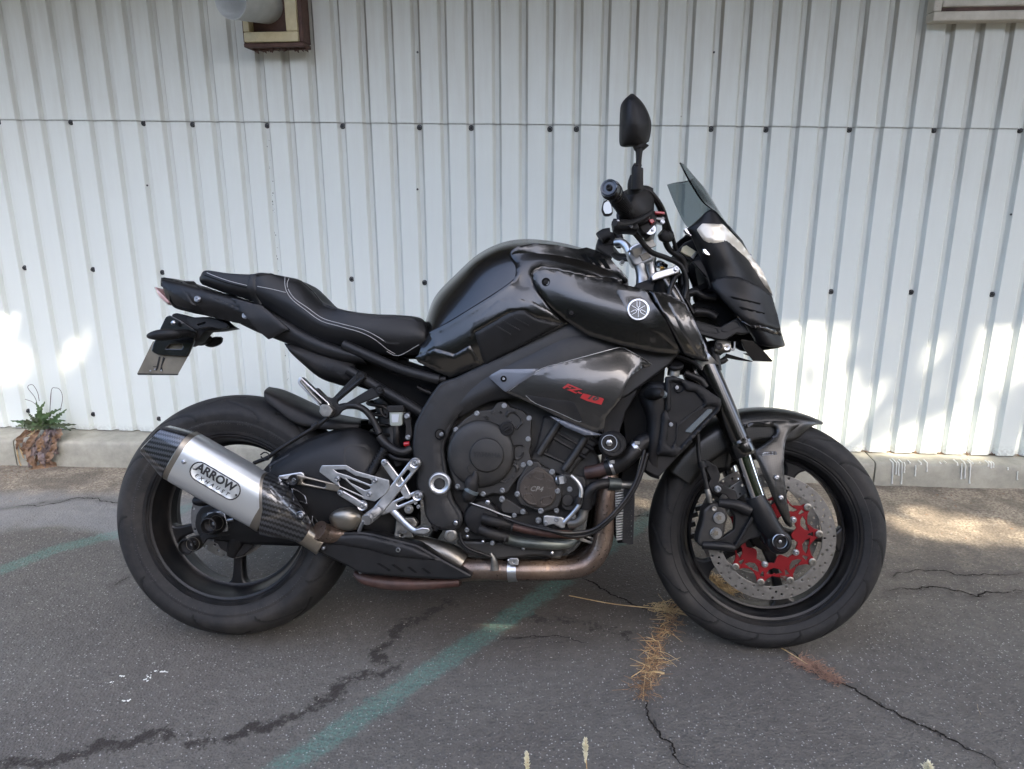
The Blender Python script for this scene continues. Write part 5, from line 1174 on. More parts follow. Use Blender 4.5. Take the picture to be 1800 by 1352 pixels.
# ---- rider foot controls
hp=plate('heel_guard',zC,[(5,600),(18,574),(155,572),(212,606),(398,658),(402,700),(380,735),(318,778),(255,765),(240,752),(108,690),(5,612)],.182,.005,'silver',bike,holes=[[(85,598),(150,597),(208,632),(285,650),(300,660),(300,680),(290,683),(160,630),(105,614)],[(158,650),(185,655),(280,690),(294,698),(290,708),(262,715),(180,672)],[(120,640),(150,655),(240,735),(250,748),(120,690),(108,655)]],r=4,bev=.0012)
for x,y in ((105,651),(318,660),(285,738),(372,560)): bolt(zC,x,y,.184,.0052,hp)
def link(name,f,a,b_,wa,wb,off,th,mat,parent,hole=None,bev=.0025):
    a=np.array(a,float);b_=np.array(b_,float); d_=(b_-a)/np.linalg.norm(b_-a); n_=np.array([-d_[1],d_[0]]); o=[]
    for t in np.linspace(math.pi/2,3*math.pi/2,9): o.append(tuple(a+d_*wa*math.cos(t)+n_*wa*math.sin(t)))
    for t in np.linspace(-math.pi/2,math.pi/2,9): o.append(tuple(b_+d_*wb*math.cos(t)+n_*wb*math.sin(t)))
    H=[]
    if hole:
        c0=a+(b_-a)*hole[0]; c1=a+(b_-a)*hole[1]; w=hole[2]; h=[]
        for t in np.linspace(math.pi/2,3*math.pi/2,6): h.append(tuple(c0+d_*w*math.cos(t)+n_*w*math.sin(t)))
        for t in np.linspace(-math.pi/2,math.pi/2,6): h.append(tuple(c1+d_*w*math.cos(t)+n_*w*math.sin(t)))
        H=[h]
    return plate(name,f,o,off,th,mat,parent,holes=H,bev=bev)
rsb=link('rearset_arm',zC,(545,562),(330,835),32,30,.178,.014,'silver',bike,hole=(.18,.42,11)); tag(rsb,'cross-shaped silver foot rest bracket')
link('rearset_arm',zC,(562,745),(360,830),30,26,.174,.013,'silver',rsb,hole=(.18,.55,9)); link('rearset_arm',zC,(372,558),(440,650),20,22,.176,.012,'silver',rsb); link('rearset_arm',zC,(450,650),(500,745),24,22,.175,.012,'silver',rsb)
for x,y in ((545,562),(562,745),(250,800)):
    lathe('arm_eye',zC,(x,y,.178),[(-.002,.0125),(.006,.0125),(.008,.011),(.007,.009),(.007,0)],'silver',rsb,24); bolt(zC,x,y,.184,.0062,rsb)
lathe('lower_eye',zC,(512,820,.165),[(0,.0115),(.006,.0115),(.008,.0095),(.008,0)],'alloy_dirty',rsb,20); bolt(zC,512,820,.172,.005,rsb); bolt(zC,548,787,.17,.0035,rsb); bolt(zC,565,808,.17,.004,rsb)
link('linkage_bar',zC,(122,728),(255,808),18,20,.186,.009,'silver',rsb); bolt(zC,122,728,.190,.0055,rsb)
sl=link('silencer_stay',zB,(1155,348),(1395,400),30,22,.165,.010,'mid_steel',bike,hole=(.20,.66,13)); link('silencer_stay',zB,(1055,335),(1175,330),12,26,.160,.008,'silver',sl)
lathe('rubber_bush',zB,(1140,350,.168),[(0,.0135),(.010,.0135),(.012,.012),(.0115,.008),(.009,0)],'hose_rubber',sl,20); bolt(zB,1140,350,.176,.0052,sl)
bolt(zB,1415,428,.19,.0052,sl)
pg=tube('foot_peg',zC,[(330,835,.19),(318,845,.215),(296,862,.250),(268,885,.275)],[.012,.0125,.0125,.0115],'silver',bike,3,16)
for i in range(8): 
    t=i/7; tube('peg_knurl',zC,[(322-44*t,842+34*t,.205+.062*t),(320-44*t,844+34*t,.208+.062*t)],.0138,'silver',pg,1,16)
tube('hero_bolt',zC,[(255,888,.27),(240,920,.265),(230,945,.26)],[.0045,.0045,.005],'bolt_steel',pg,2,10)
bp=tube('brake_pedal',zC,[(395,800,.165),(440,850,.17),(500,910,.178),(545,943,.185),(590,945,.188)],[(.009,.006),(.009,.006),(.008,.006),(.0075,.006),(.008,.007)],'silver',bike,5,14,sq=3)
plate('pedal_tip',zC,[(545,938),(585,925),(625,930),(628,948),(600,965),(555,960)],.20,.028,'silver',bp,bev=.002,r=5)
tube('linkage_rod',zC,[(470,690,.16),(450,760,.16),(430,810,.16)],.004,'dark_plastic',bike,2,8)
# ---- tail
tl,tb=patch('tail_fairing',ID,[
 [(283,489,.0),(284,491,.06),(285,497,.075),(290,515,.075),(296,528,.06)],
 [(300,490,.0),(300,493,.065),(301,502,.088),(304,522,.088),(308,541,.07)],
 [(322,494,.0),(322,497,.07),(323,506,.098),(328,530,.098),(332,548,.08)],
 [(345,500,.0),(346,504,.075),(348,512,.103),(352,535,.104),(356,553,.08)],
 [(390,515,.0),(392,518,.08),(395,524,.108),(398,545,.108),(402,560,.085)],
 [(440,530,.0),(442,533,.085),(446,540,.112),(448,563,.112),(452,583,.09)],
 [(490,552,.0),(492,556,.09),(496,566,.116),(500,587,.116),(504,603,.095)],
 [(535,578,.0),(537,583,.095),(540,592,.12),(546,612,.12),(552,622,.1)],
 [(580,600,.0),(582,604,.1),(586,611,.124),(592,626,.124),(598,636,.105)],
 [(630,616,.0),(632,620,.1),(636,625,.125),(640,634,.125),(645,640,.11)]],'satin_black',bike,(6,5),mirror=True,thick=.003)
overlay('tail_panel',zA,[(350,168),(370,165),(475,190),(490,225),(545,300),(560,330),(520,310),(450,270),(420,250),(350,215)],tb,.004,'satin_black',tl,4,2.5,r=5)
overlay('tail_panel',zA,[(480,188),(545,190),(620,262),(830,350),(910,395),(950,460),(900,450),(760,420),(620,385),(590,345),(548,300),(500,220)],tb,.005,'satin_black',tl,4,2.5,r=6)
tvb=virt(zA,[[(700,200,.100),(720,330,.122),(740,460,.112)],[(850,230,.104),(880,370,.128),(910,500,.116)],[(1000,300,.108),(1030,430,.130),(1050,560,.118)],[(1150,380,.110),(1180,500,.130),(1200,620,.118)]])
overlay('tail_blade',zA,[(762,282),(900,320),(950,330),(1110,470),(1090,480),(990,530),(930,480),(860,400)],tvb,.004,'satin_black',tl,4,4,r=5,back=.012,sm=20)
overlay('tail_recess',zA,[(400,262),(450,272),(540,320),(560,345),(540,370),(470,355),(430,340),(400,300)],tb,.0012,'deep_black',tl,4,1)
tail_light,_=patch('tail_light',ID,[
 [(272,505,.0),(272,505,.03),(273,505,.055),(275,507,.06)],
 [(280,520,.0),(279,520,.04),(281,519,.062),(286,518,.068)],
 [(294,534,.0),(294,534,.045),(296,533,.065),(300,533,.068)]],'lamp_lens',bike,(5,5),mirror=True,thick=.004)
for x,y in ((566,290),(850,388)):
    lathe('washer',zA,(x,y,.112),[(-.004,.0085),(.003,.0085),(.0045,.007),(.0045,0)],'bolt_steel',tl,20); bolt(zA,x,y,.114,.0055,tl)
# underside panel toward the shock
ug,ugb=patch('under_seat_panel',ID,[
 [(500,604,.10),(505,612,.11),(512,620,.105),(520,628,.09)],
 [(560,618,.105),(556,635,.115),(556,650,.112),(560,662,.09)],
 [(600,628,.105),(596,645,.118),(592,662,.115),(590,674,.09)],
 [(625,640,.105),(622,655,.118),(618,668,.115),(612,680,.09)]],'dark_plastic',bike,(5,5),thick=.003)
overlay('panel_rib',zA,[(1255,630),(1320,620),(1400,690),(1390,705),(1350,715),(1260,650)],ugb,.0022,'dark_plastic',ug,3,1.5,r=6,holes=[rnd([(1275,640),(1315,633),(1375,688),(1350,700)],5)])
overlay('panel_rib',zA,[(1390,725),(1440,720),(1470,760),(1440,770)],ugb,.0022,'dark_plastic',ug,3,1.5,r=4)
# ---- seat
se,sb=patch('seat',ID,[
 [(352,488,.0),(352,487,.055),(351,489,.075),(352,495,.075),(356,500,.06)],
 [(362,478,.0),(362,476,.075),(362,479,.088),(362,492,.092),(364,503,.075)],
 [(400,484,.0),(400,481,.085),(400,486,.098),(400,503,.102),(402,517,.085)],
 [(440,486,.0),(440,483,.09),(440,489,.102),(440,510,.106),(442,528,.09)],
 [(462,484,.0),(462,480,.092),(462,486,.104),(463,515,.110),(466,540,.095)],
 [(500,488,.0),(502,487,.06),(502,492,.092),(504,530,.114),(508,567,.10)],
 [(528,495,.0),(529,494,.04),(528,500,.085),(530,545,.118),(532,586,.10)],
 [(550,513,.0),(550,512,.045),(548,520,.088),(552,560,.120),(556,598,.10)],
 [(568,534,.0),(569,532,.06),(568,540,.098),(572,572,.122),(578,605,.10)],
 [(605,548,.0),(606,546,.098),(606,556,.118),(610,583,.125),(614,612,.10)],
 [(655,556,.0),(656,553,.10),(656,565,.122),(658,594,.125),(662,622,.10)],
 [(700,557,.0),(702,555,.095),(704,568,.118),(704,598,.122),(706,625,.10)],
 [(738,562,.0),(741,561,.085),(743,575,.112),(746,600,.115),(748,622,.09)],
 [(750,578,.0),(752,580,.075),(754,590,.095),(754,604,.098),(754,612,.08)]],'seat_vinyl',bike,(6,6),mirror=True,thick=.002)
overlay('seat_top_cover',zA,[(1108,165),(1180,182),(1252,243),(1312,318),(1450,368),(1600,388),(1720,392),(1850,405),(1880,450),(1760,560),(1690,555),(1610,505),(1480,460),(1300,408),(1170,320),(1110,265),(1098,220)],sb,.0012,'seat_top',se,5,2,r=6,back=.002)
def seam(f,pts,bv,rad,mat,parent,name='stitching',n=8,lift=.001):
    Pp=cr1(np.array([f(*p) for p in pts],float),n); out=[]
    for x,y in Pp:
        dr=Vector(bray(x,y)).normalized(); h=bv.ray_cast(Vector(BC),dr)
        if h[0] is None: continue
        nn=h[1] if h[1].dot(dr)<0 else -h[1]; out.append(np.array(h[0])+np.array(nn)*lift)
    if len(out)<3: return
    V,Fc=sweep(np.array(out),rad,6); return mesh_obj(name,V,Fc,mat,parent,50)
seam(zA,[(622,135),(680,158),(760,185),(860,210)],sb,.0009,'stitch',se)
seam(zA,[(922,215),(1000,230),(1090,252)],sb,.0009,'stitch',se)
seam(zA,[(1085,160),(1084,200),(1095,245),(1130,295),(1200,350),(1300,420),(1420,455),(1540,490),(1620,530),(1690,585),(1740,615)],sb,.0009,'stitch',se)
seam(zA,[(1108,170),(1098,200),(1108,240),(1145,290),(1215,340),(1310,405),(1430,440),(1545,470),(1630,510),(1690,550)],sb,.0009,'stitch',se)
seam(zA,[(610,150),(680,175),(760,200),(860,222)],sb,.0015,'deep_black',se,'piping'); seam(zA,[(1690,600),(1760,625),(1880,560)],sb,.0009,'stitch',se)
overlay('seat_strap',zA,[(880,145),(1000,140),(1020,146),(960,150),(925,158),(915,190),(922,250),(940,300),(952,322),(915,318),(885,290),(872,240),(865,180)],sb,.004,'seat_vinyl',se,4,2,r=4)
plate('seat_base',ID,[(360,500),(470,538),(530,585),(600,613),(700,632),(700,625),(600,606),(535,578),(470,530),(360,496)],.085,.15,'deep_black',bike)
# ---- number plate carrier
pc=plate('plate_carrier',zA,[(415,378),(440,372),(560,405),(600,395),(700,405),(740,440),(775,460),(690,475),(610,480),(560,540),(500,570),(440,560),(400,500),(400,420)],.02,.05,'dark_plastic',bike,r=8,bev=.002)
plate('carrier_arm',zA,[(500,400),(640,395),(745,435),(745,460),(700,470),(640,455),(560,470),(520,450)],.055,.012,'satin_black',pc,r=8,holes=[[(560,440),(610,425),(612,436),(570,448)]])
npl=plate('number_plate',zA,[(300,540,.02),(205,735,.02),(212,741,.02),(445,743,.02),(525,600,.02),(540,540,.02)],.02,.0016,'plate_back',bike,bev=.0005,r=6)
plate('plate_edge',zA,[(205,735),(212,741),(445,743),(452,735),(215,731)],.021,.002,'dark_plastic',npl,bev=.0003)
for q in ([(335,632),(345,632),(330,700),(322,716),(316,712)],[(360,632),(372,640),(352,690),(358,716),(342,714),(346,690)],[(300,690),(325,688),(322,692),(300,694)]): plate('plate_embossing',zA,q,.0215,.0012,'dark_plastic',npl,bev=.0003)
for x,y in ((285,716),(312,708),(350,714),(345,576)): 
    bolt(zA,x,y,.022,.0022 if y>600 else .004,npl,'dome')
pf=plate('plate_frame',zA,[(375,395),(400,385),(470,420),(560,480),(540,545),(500,632),(330,622),(290,600),(300,560),(340,470)],.03,.012,'gloss_black',bike,r=8,bev=.002,holes=[rnd([(400,560),(470,555),(478,575),(470,588),(375,585)],4)])
lathe('plate_bolt',zA,(425,432,.045),[(0,.006),(.005,.006),(.007,.003),(.007,0)],'bolt_steel',pf,14)
def blinker(name,f,pts,rads,label):
    o=tube(name,f,pts,rads,'dark_plastic',bike,5,20,sq=2.4); tag(o,label); return o
blinker('turn_signal',zA,[(268,512,.095),(285,510,.097),(330,505,.10),(390,500,.10),(435,498,.098),(470,496,.09)],[(.002,.003),(.008,.012),(.0135,.018),(.0145,.018),(.0125,.015),(.006,.008)],'rear right turn signal, nearest the number plate')
tube('signal_stalk',zA,[(440,498,.085),(500,495,.06),(540,500,.03)],[.013,.011,.009],'dark_plastic',bike,4,14)
blinker('turn_signal',zA,[(620,545,-.10),(650,548,-.10),(690,535,-.10),(710,520,-.10)],[(.012,.012),(.014,.014),(.012,.013),(.004,.006)],'rear left turn signal behind the plate carrier')
tube('signal_stalk',zA,[(560,545,-.03),(600,545,-.07),(640,520,-.09)],.010,'dark_plastic',bike,3,12)
# ---- tank
tk,tkb=patch('fuel_tank',ID,[
 [(748,566,0),(746,574,.05),(742,598,.10),(738,612,.12),(733,628,.12)],
 [(765,522,0),(764,538,.07),(760,585,.125),(758,618,.14),(757,645,.125)],
 [(800,484,0),(799,500,.08),(794,555,.135),(790,612,.15),(788,662,.13)],
 [(840,448,0),(839,464,.09),(836,525,.145),(833,590,.16),(830,655,.135)],
 [(880,428,0),(880,444,.095),(878,505,.15),(876,565,.165),(874,635,.14)],
 [(920,421,0),(922,438,.10),(922,495,.155),(920,550,.17),(918,612,.145)],
 [(965,424,0),(968,440,.10),(968,495,.155),(965,545,.17),(962,590,.15)],
 [(1010,433,0),(1012,450,.10),(1012,497,.15),(1010,535,.165),(1005,568,.15)],
 [(1050,447,0),(1052,464,.095),(1054,503,.14),(1052,530,.155),(1045,555,.145)],
 [(1085,470,0),(1088,484,.08),(1090,510,.12),(1090,530,.13),(1085,548,.12)],
 [(1103,488,0),(1104,496,.05),(1105,512,.08),(1103,530,.09),(1100,540,.08)]],'tank_black',bike,(7,7),mirror=True,thick=.002)
# body-coloured side cover with an S-shaped rear edge
sc,scb=overlay('tank_side_cover',zF,[(200,668),(330,600),(600,432),(725,345),(750,300),(745,240),(712,190),(715,155),(760,125),(860,108),(1000,118),(1140,150),(1300,215),(1400,290),(1440,350),(1400,365),(1280,352),(1000,290),(900,275),(850,300),(870,370),(960,500),(1080,600),(1010,640),(540,870),(330,950),(130,850),(110,822),(235,745)],tkb,.007,'tank_black',tk,4.5,5,r=10,dens=2.5,back=.006,sm=24)
sf,_=overlay('knee_facet',zF,[(235,765),(360,800),(455,745),(480,790),(520,858),(400,905),(330,950),(130,852),(112,822)],scb,.007,'tank_black',tk,4,6,r=6)
overlay('tank_facet',zF,[(640,455),(760,450),(860,470),(1060,600),(1040,618),(880,575),(800,530),(700,540),(480,665),(470,720),(440,700),(480,590)],scb,.0045,'tank_black',tk,4,7,r=14)
ti,tib=overlay('tank_insert',zF,[(485,668),(700,545),(750,528),(800,525),(870,570),(985,598),(1045,606),(560,862),(535,840)],scb,.0075,'satin_black',tk,4,4,r=10)
for a,b_,h in (((608,615),(712,680),4),((660,590),(768,652),4),((715,562),(824,622),4)):
    overlay('insert_rib',zF,[(a[0]-3,a[1]+5),(a[0]+2,a[1]-3),(b_[0]+4,b_[1]-4),(b_[0]+2,b_[1]+3)],tib,.0035,'satin_black',ti,3,1,r=3)
tc_,tcb=overlay('tank_top_cover',zF,[(715,170),(760,135),(850,112),(980,112),(1140,140),(1190,128),(1260,150),(1340,198),(1450,330),(1448,352),(1420,355),(1380,318),(1240,262),(1080,220),(860,188)],scb,.0035,'tank_black',tk,4,4,r=6,sm=40)
for q in ([(1155,172),(1180,172),(1225,232),(1195,228)],[(1212,188),(1240,190),(1280,246),(1250,240)],[(1268,198),(1300,198),(1340,262),(1310,258)]): 
    overlay('vent_slot',zF,q,tcb,.0022,'deep_black',tc_,3,.8,r=2); 
    overlay('vent_lip',zF,[(q[1][0],q[1][1]),(q[1][0]+5,q[1][1]),(q[2][0]+5,q[2][1]),(q[2][0],q[2][1])],tcb,.005,'gloss_black',tc_,3,.8)
seam(zF,[(200,668),(330,600),(600,432),(725,345),(750,300),(745,240),(712,190),(722,155)],tkb,.0026,'deep_black',tk,'seam',8,.003)
seam(zF,[(1380,360),(1300,300),(1150,262),(980,230),(860,192),(716,178)],scb,.0016,'chrome',tk,'edge_line',8,.001) if 0 else None
# ---- side intake scoop with badge
simple('cowl_grey',(.016,.0155,.015),.26,0,.5,var=.15)
isb=virt(ID,[
 [(915,455,.160),(915,485,.172),(918,520,.172),(922,560,.160)],
 [(950,460,.168),(952,490,.184),(956,525,.184),(962,580,.166)],
 [(1000,466,.172),(1004,505,.194),(1010,550,.192),(1018,615,.170)],
 [(1060,478,.176),(1066,525,.200),(1074,575,.197),(1084,640,.174)],
 [(1120,490,.178),(1128,540,.203),(1140,585,.200),(1156,650,.176)],
 [(1165,500,.172),(1175,548,.196),(1190,592,.194),(1210,660,.172)],
 [(1215,512,.160),(1224,556,.182),(1240,600,.180),(1260,670,.160)],
 [(1245,520,.150),(1254,562,.170),(1270,606,.168),(1290,680,.150)]])
isp,ipb=overlay('intake_scoop',ID,[(936,483),(945,478),(960,474),(1000,482),(1080,498),(1136,510),(1150,540),(1170,580),(1196,622),(1150,619),(1089,606),(1033,589),(1000,567),(967,539),(942,505)],isb,.006,'tank_black',bike,5,6,r=6,back=.03,sm=25)
mirrored(isp)
overlay('badge_panel',zG,[(145,168),(325,178),(345,215),(380,270),(440,350),(530,545),(400,430),(260,370),(200,300),(160,220)],ipb,.0015,'tank_black',isp,4,4,r=14,sm=20)
gp,gpb=overlay('scoop_blade',zG,[(338,180),(430,190),(470,205),(560,252),(592,325),(648,445),(692,592),(660,594),(545,552),(450,380),(375,250)],isb,.009,'tank_black',isp,4,3,r=5,back=.02)
overlay('scoop_window',zG,[(445,240),(550,262),(578,330),(632,450),(676,582),(640,572),(600,520),(530,410)],gpb,.003,'cowl_grey',gp,4,2,r=8)
seam(zG,[(335,182),(380,260),(440,355),(500,480),(540,550)],gpb,.0012,'deep_black',gp,'seam',6,.001)
for x,y in ((935,345),(1095,540)):
    p=on(ipb,zF,x,y); V,Fc=lathe_vf([(.0004,.0105),(.0018,.0095),(.0005,.0075),(.0003,0)],20); mesh_obj('screw_cup',V+p,Fc,'deep_black',isp,30); o=bolt(zF,x,y,.2,.0045,isp,mat='dark_plastic'); o.location=p+np.array([0,-.001,0])
# tuning-fork badge: ring, disc, three forks
def badge3(cx,cy,r,lift=.0):
    p=on(ipb,zG,cx,cy)+np.array([0,-.0055,0]); 
    V,Fc=lathe_vf([(-.002,r),(.002,r),(.003,r*.95),(.003,r*.82),(.002,r*.78),(0,r*.78)],48); o=mesh_obj('badge_ring',V+p,Fc,'chrome',isp,30)
    V,Fc=lathe_vf([(-.002,r*.8),(.0008,r*.8),(.0008,0)],32); mesh_obj('badge_disc',V+p,Fc,'gloss_black',o,30)
    for k in range(3):
        a=math.pi/2+k*2*math.pi/3; u=np.array([math.cos(a),0,math.sin(a)]); w=np.array([-u[2],0,u[0]]); f=np.array([0,-.0022,0]); parts=[]
        q=p+f
        parts.append(sweep(np.array([q-u*r*.30,q-u*r*.05]),r*.05,6)) if 0 else None
        for s in (-1,1):
            parts.append(sweep(cr1(np.array([q+u*r*.10,q+u*r*.20+w*s*r*.03,q+u*r*.30+w*s*r*.12,q+u*r*.72+w*s*r*.13]),4),r*.034,6))
        parts.append(sweep(np.array([q-u*r*.68,q-u*r*.3,q+u*r*.16]),r*.032,6))
        V,Fc=merge(parts); mesh_obj('badge_fork',V,Fc,'chrome',o,50)
badge3(275,286,.0265)
# ---- carbon-dark side cowl with model lettering
cpb=virt(ID,[
 [(835,640,.172),(840,662,.176),(850,690,.176),(862,715,.170)],
 [(862,630,.174),(866,662,.178),(878,690,.178),(890,715,.172)],
 [(892,628,.174),(900,660,.184),(912,690,.184),(925,722,.174)],
 [(930,622,.172),(940,660,.188),(955,695,.188),(972,738,.176)],
 [(985,610,.170),(994,655,.192),(1004,702,.192),(1020,762,.176)],
 [(1040,596,.165),(1046,650,.190),(1050,712,.190),(1052,785,.172)],
 [(1090,588,.148),(1094,645,.182),(1090,702,.184),(1085,785,.162)],
 [(1122,594,.122),(1124,638,.162),(1120,680,.167),(1112,740,.145)],
 [(1150,600,.100),(1150,636,.138),(1147,670,.142),(1142,710,.125)],
 [(1165,605,.092),(1165,640,.125),(1162,670,.130),(1158,700,.115)]])
cp_,crb=overlay('side_cowl',zF,[(575,945),(660,900),(890,900),(1000,865),(1200,810),(1400,760),(1440,770),(1610,870),(1605,880),(1540,890),(1470,940),(1400,1090),(1310,1200),(1300,1290),(1240,1292),(1100,1240),(860,1120),(680,1040),(590,965)],cpb,.006,'cowl_grey',bike,5,5,r=6,back=.016,sm=25)
mirrored(cp_)
ct,_=overlay('cowl_tab',zF,[(575,945),(592,930),(650,898),(890,895),(850,935),(790,975),(682,1040),(668,1032),(582,955)],crb,.004,'reflector_grey',cp_,4,2,r=5); tag(ct,'pale grey corner of the cowl with a round fastener')
ct.data.materials[0]=MATS['satin_grey'] if 'satin_grey' in MATS else simple('satin_grey',(.085,.095,.115),.4,.2,.3)
p=on(cpb,zF,669,958)+np.array([0,-.011,0]); V,Fc=lathe_vf([(0,.0075),(.002,.0075),(.0025,.0062),(.001,.005),(.001,0)],22); mesh_obj('quick_fastener',V+p,Fc,'deep_black',ct,30); V,Fc=text_vf('D',.007,.0003,.0003); lettering('fastener_print',(V,Fc),zF(668,958),zF(676,958),None,0,'label_white',ct,off=float(-p[1])+.0015)
rc_,_=overlay('cowl_recess',zF,[(808,1062),(830,1062),(1100,1100),(1115,1110),(1165,1215),(1155,1228),(1130,1222),(870,1110),(812,1075)],crb,.0012,'dark_plastic',cp_,4,1,r=8)
seam(zF,[(808,1064),(870,1112),(1000,1165),(1130,1224),(1158,1226)],crb,.0006,'silver',cp_,'edge_line',6,.002)
seam(zF,[(700,1035),(890,903),(1000,866),(1200,812),(1400,760),(1440,770),(1525,815),(1610,870)],crb,.0006,'silver',cp_,'edge_line',6,.0012)
overlay('cowl_blade',zF,[(960,1190),(1100,1235),(1240,1295),(1290,1310),(1180,1312),(1060,1262)],cpb,.009,'satin_grey',cp_,4,2,r=4)
rp,rpb=overlay('red_flash',zF,[(1170,1050),(1290,1078),(1302,1085),(1285,1122),(1195,1098),(1150,1078)],crb,.0008,'red_paint',cp_,4,.4,back=.001)
def wide(vf,k): return vf[0]*np.array([k,1,1]),vf[1]
lettering('model_print',wide(text_vf('FZ-',.0190,.0003,.0008,.35),1.7),zF(1100,1022),zF(1198,1062),crb,.0014,'red_paint',cp_)
lettering('model_print',wide(text_vf('10',.0135,.0003,.0008,.35,1.1),1.8),zF(1225,1078),zF(1265,1088),rpb,.0012,'print_black',cp_)
plate('cowl_strut',zF,[(1525,925),(1505,1060),(1440,1170),(1400,1300),(1290,1330),(1300,1200),(1400,1090),(1470,950)],.15,.02,'dark_plastic',bike,r=6,bev=.003)
# ---- radiator shroud
rs_=plate('radiator_shroud',zG,[(440,690),(480,680),(640,735),(765,820),(772,850),(755,890),(510,1150),(500,1160),(390,1148),(388,1130),(418,905),(440,880)],.172,.02,'dark_plastic',bike,bev=.004,r=8)
RB=bvh_of(rs_)
overlay('shroud_frame',zG,[(440,690),(480,682),(640,738),(762,820),(765,850),(755,885),(508,1146),(392,1142),(420,905),(440,880)],RB,.009,'dark_plastic',rs_,4,3,r=6,holes=[rnd([(470,715),(530,725),(560,770),(610,775),(665,835),(660,850),(520,955),(470,950),(450,905),(455,895),(470,880)],10),rnd([(560,940),(600,900),(700,855),(735,860),(735,875),(520,1100),(500,1100),(510,980)],8),rnd([(455,950),(490,945),(505,960),(500,1060),(470,1105),(445,1085)],10)])
plate('reflector',zG,[(558,1012),(560,1002),(690,878),(715,876),(718,888),(592,1018)],.178,.004,'reflector_grey',rs_,bev=.001)
lathe('screw_cup',zG,(520,752,.176),[(0,.0115),(.005,.011),(.001,.009)],'dark_plastic',rs_,20); bolt(zG,505,748,.176,.004,rs_); bolt(zG,472,968,.176,.004,rs_)
lb,lbb=patch('shroud_body',zG,[
 [(280,745,.11),(360,720,.15),(440,720,.16)],
 [(270,790,.12),(340,830,.165),(440,850,.168)],
 [(320,900,.12),(360,950,.165),(425,950,.168)],
 [(325,1010,.12),(350,1080,.165),(405,1100,.168)],
 [(330,1100,.12),(340,1180,.150),(390,1160,.16)],
 [(315,1230,.10),(350,1262,.14),(400,1278,.145)],
 [(320,1245,.09),(352,1270,.13),(402,1280,.135)]],'dark_plastic',bike,(5,5),thick=.006)
plate('shroud_chin',zG,[(395,1145),(505,1155),(600,1060),(400,1282),(315,1240),(340,1150)],.155,.05,'dark_plastic',bike,r=6,bev=.003)
blinker('turn_signal',zG,[(365,790,.165),(372,782,.19),(385,780,.22),(405,782,.24),(420,786,.25)],[(.022,.014),(.019,.0135),(.014,.012),(.012,.0115),(.006,.006)],'front right turn signal beside the radiator shroud')
tube('signal_lens',zG,[(425,790,.235),(445,795,.235)],[.010,.006],'reflector_grey',bike,2,12)
# radiator cap, hoses up top
lathe('radiator_cap',zG,(495,625,.13),[(0,.021),(.006,.021),(.010,.018),(.011,0)],'dark_plastic',bike,12,axis=(0,-.5,.85))
tube('filler_neck',zG,[(490,640,.125),(485,680,.125)],.015,'alloy_dirty',bike,2,16)
tube('overflow_hose',zG,[(380,610,.13),(400,565,.13),(450,555,.13),(540,575,.13),(620,610,.13),(650,640,.13)],.0055,'hose_rubber',bike,4,10)
tube('throttle_hose',zG,[(555,660,.12),(600,680,.12),(650,705,.12),(680,745,.12)],.009,'hose_rubber',bike,4,12); tube('horn_lead',zG,[(365,610,.12),(360,640,.12),(380,690,.12),(400,710,.12)],.004,'hose_rubber',bike,3,8)
lathe('small_ring',zG,(338,656,.14),[(0,.0042),(.002,.0042),(.002,.0025)],'silver',bike,12)
# ---- forks and yokes
def pos(f,x,y,o): return B(*f(x,y),o)
fax0=pos(ID,1153,440,.105); fax1=pos(ID,1303,785,.105)
for s,lbl in ((1,None),(-1,None)):
    def M(o): 
        if s<0: mirrored(o); 
    if s==1:
        f1=tube('fork_tube',ID,[(1166,492,.100),(1190,532,.102),(1244,649,.105),(1290,757,.106),(1303,785,.106)],[.0225,.024,.0275,.0275,.028],'gloss_black',bike,4,28)
        f2=tube('fork_seal',ID,[(1296,772,.106),(1300,780,.106),(1306,795,.106),(1309,802,.107)],[.0285,.0315,.0315,.029],'gloss_black',bike,3,28)
        f3=tube('fork_stanchion',ID,[(1303,790,.107),(1309,812,.107),(1335,888,.110)],.0212,'fork_chrome',bike,3,32)
        f4=tube('fork_leg',ID,[(1326,872,.110),(1335,893,.111),(1352,925,.112),(1366,945,.112)],[(.0235,.0235),(.0275,.0265),(.0265,.025),(.024,.022)],'satin_black',bike,5,28)
        for o in (f1,f2,f3,f4): mirrored(o)
tube('fork_glint_ring',ID,[(1299,776,.106),(1301,780,.106)],[.0322,.0322],'gloss_black',bike,1,28)
axo=lathe('axle_boss',ID,(1366,951,.105),[(-.02,.028),(.012,.030),(.020,.029),(.024,.024),(.025,.020),(.024,0)],'satin_black',bike,32)
lathe('axle_slider',ID,(1368,951,.128),[(0,.019),(.012,.020),(.026,.0205),(.030,.019),(.0305,.0165),(.029,.0155),(.024,.0135),(.022,0)],'dark_plastic',bike,30)
lathe('slider_ring',ID,(1371,952,.1565),[(0,.0158),(.0012,.0168),(0,.0182)],'silver',bike,32); bolt(ID,1371,952,.150,.0045,bike,'dome')
plate('axle_pinch',zH,[(690,660),(800,650),(830,720),(850,770),(830,790),(760,800),(720,760),(700,720)],.105,.03,'satin_black',bike,r=8,bev=.003)
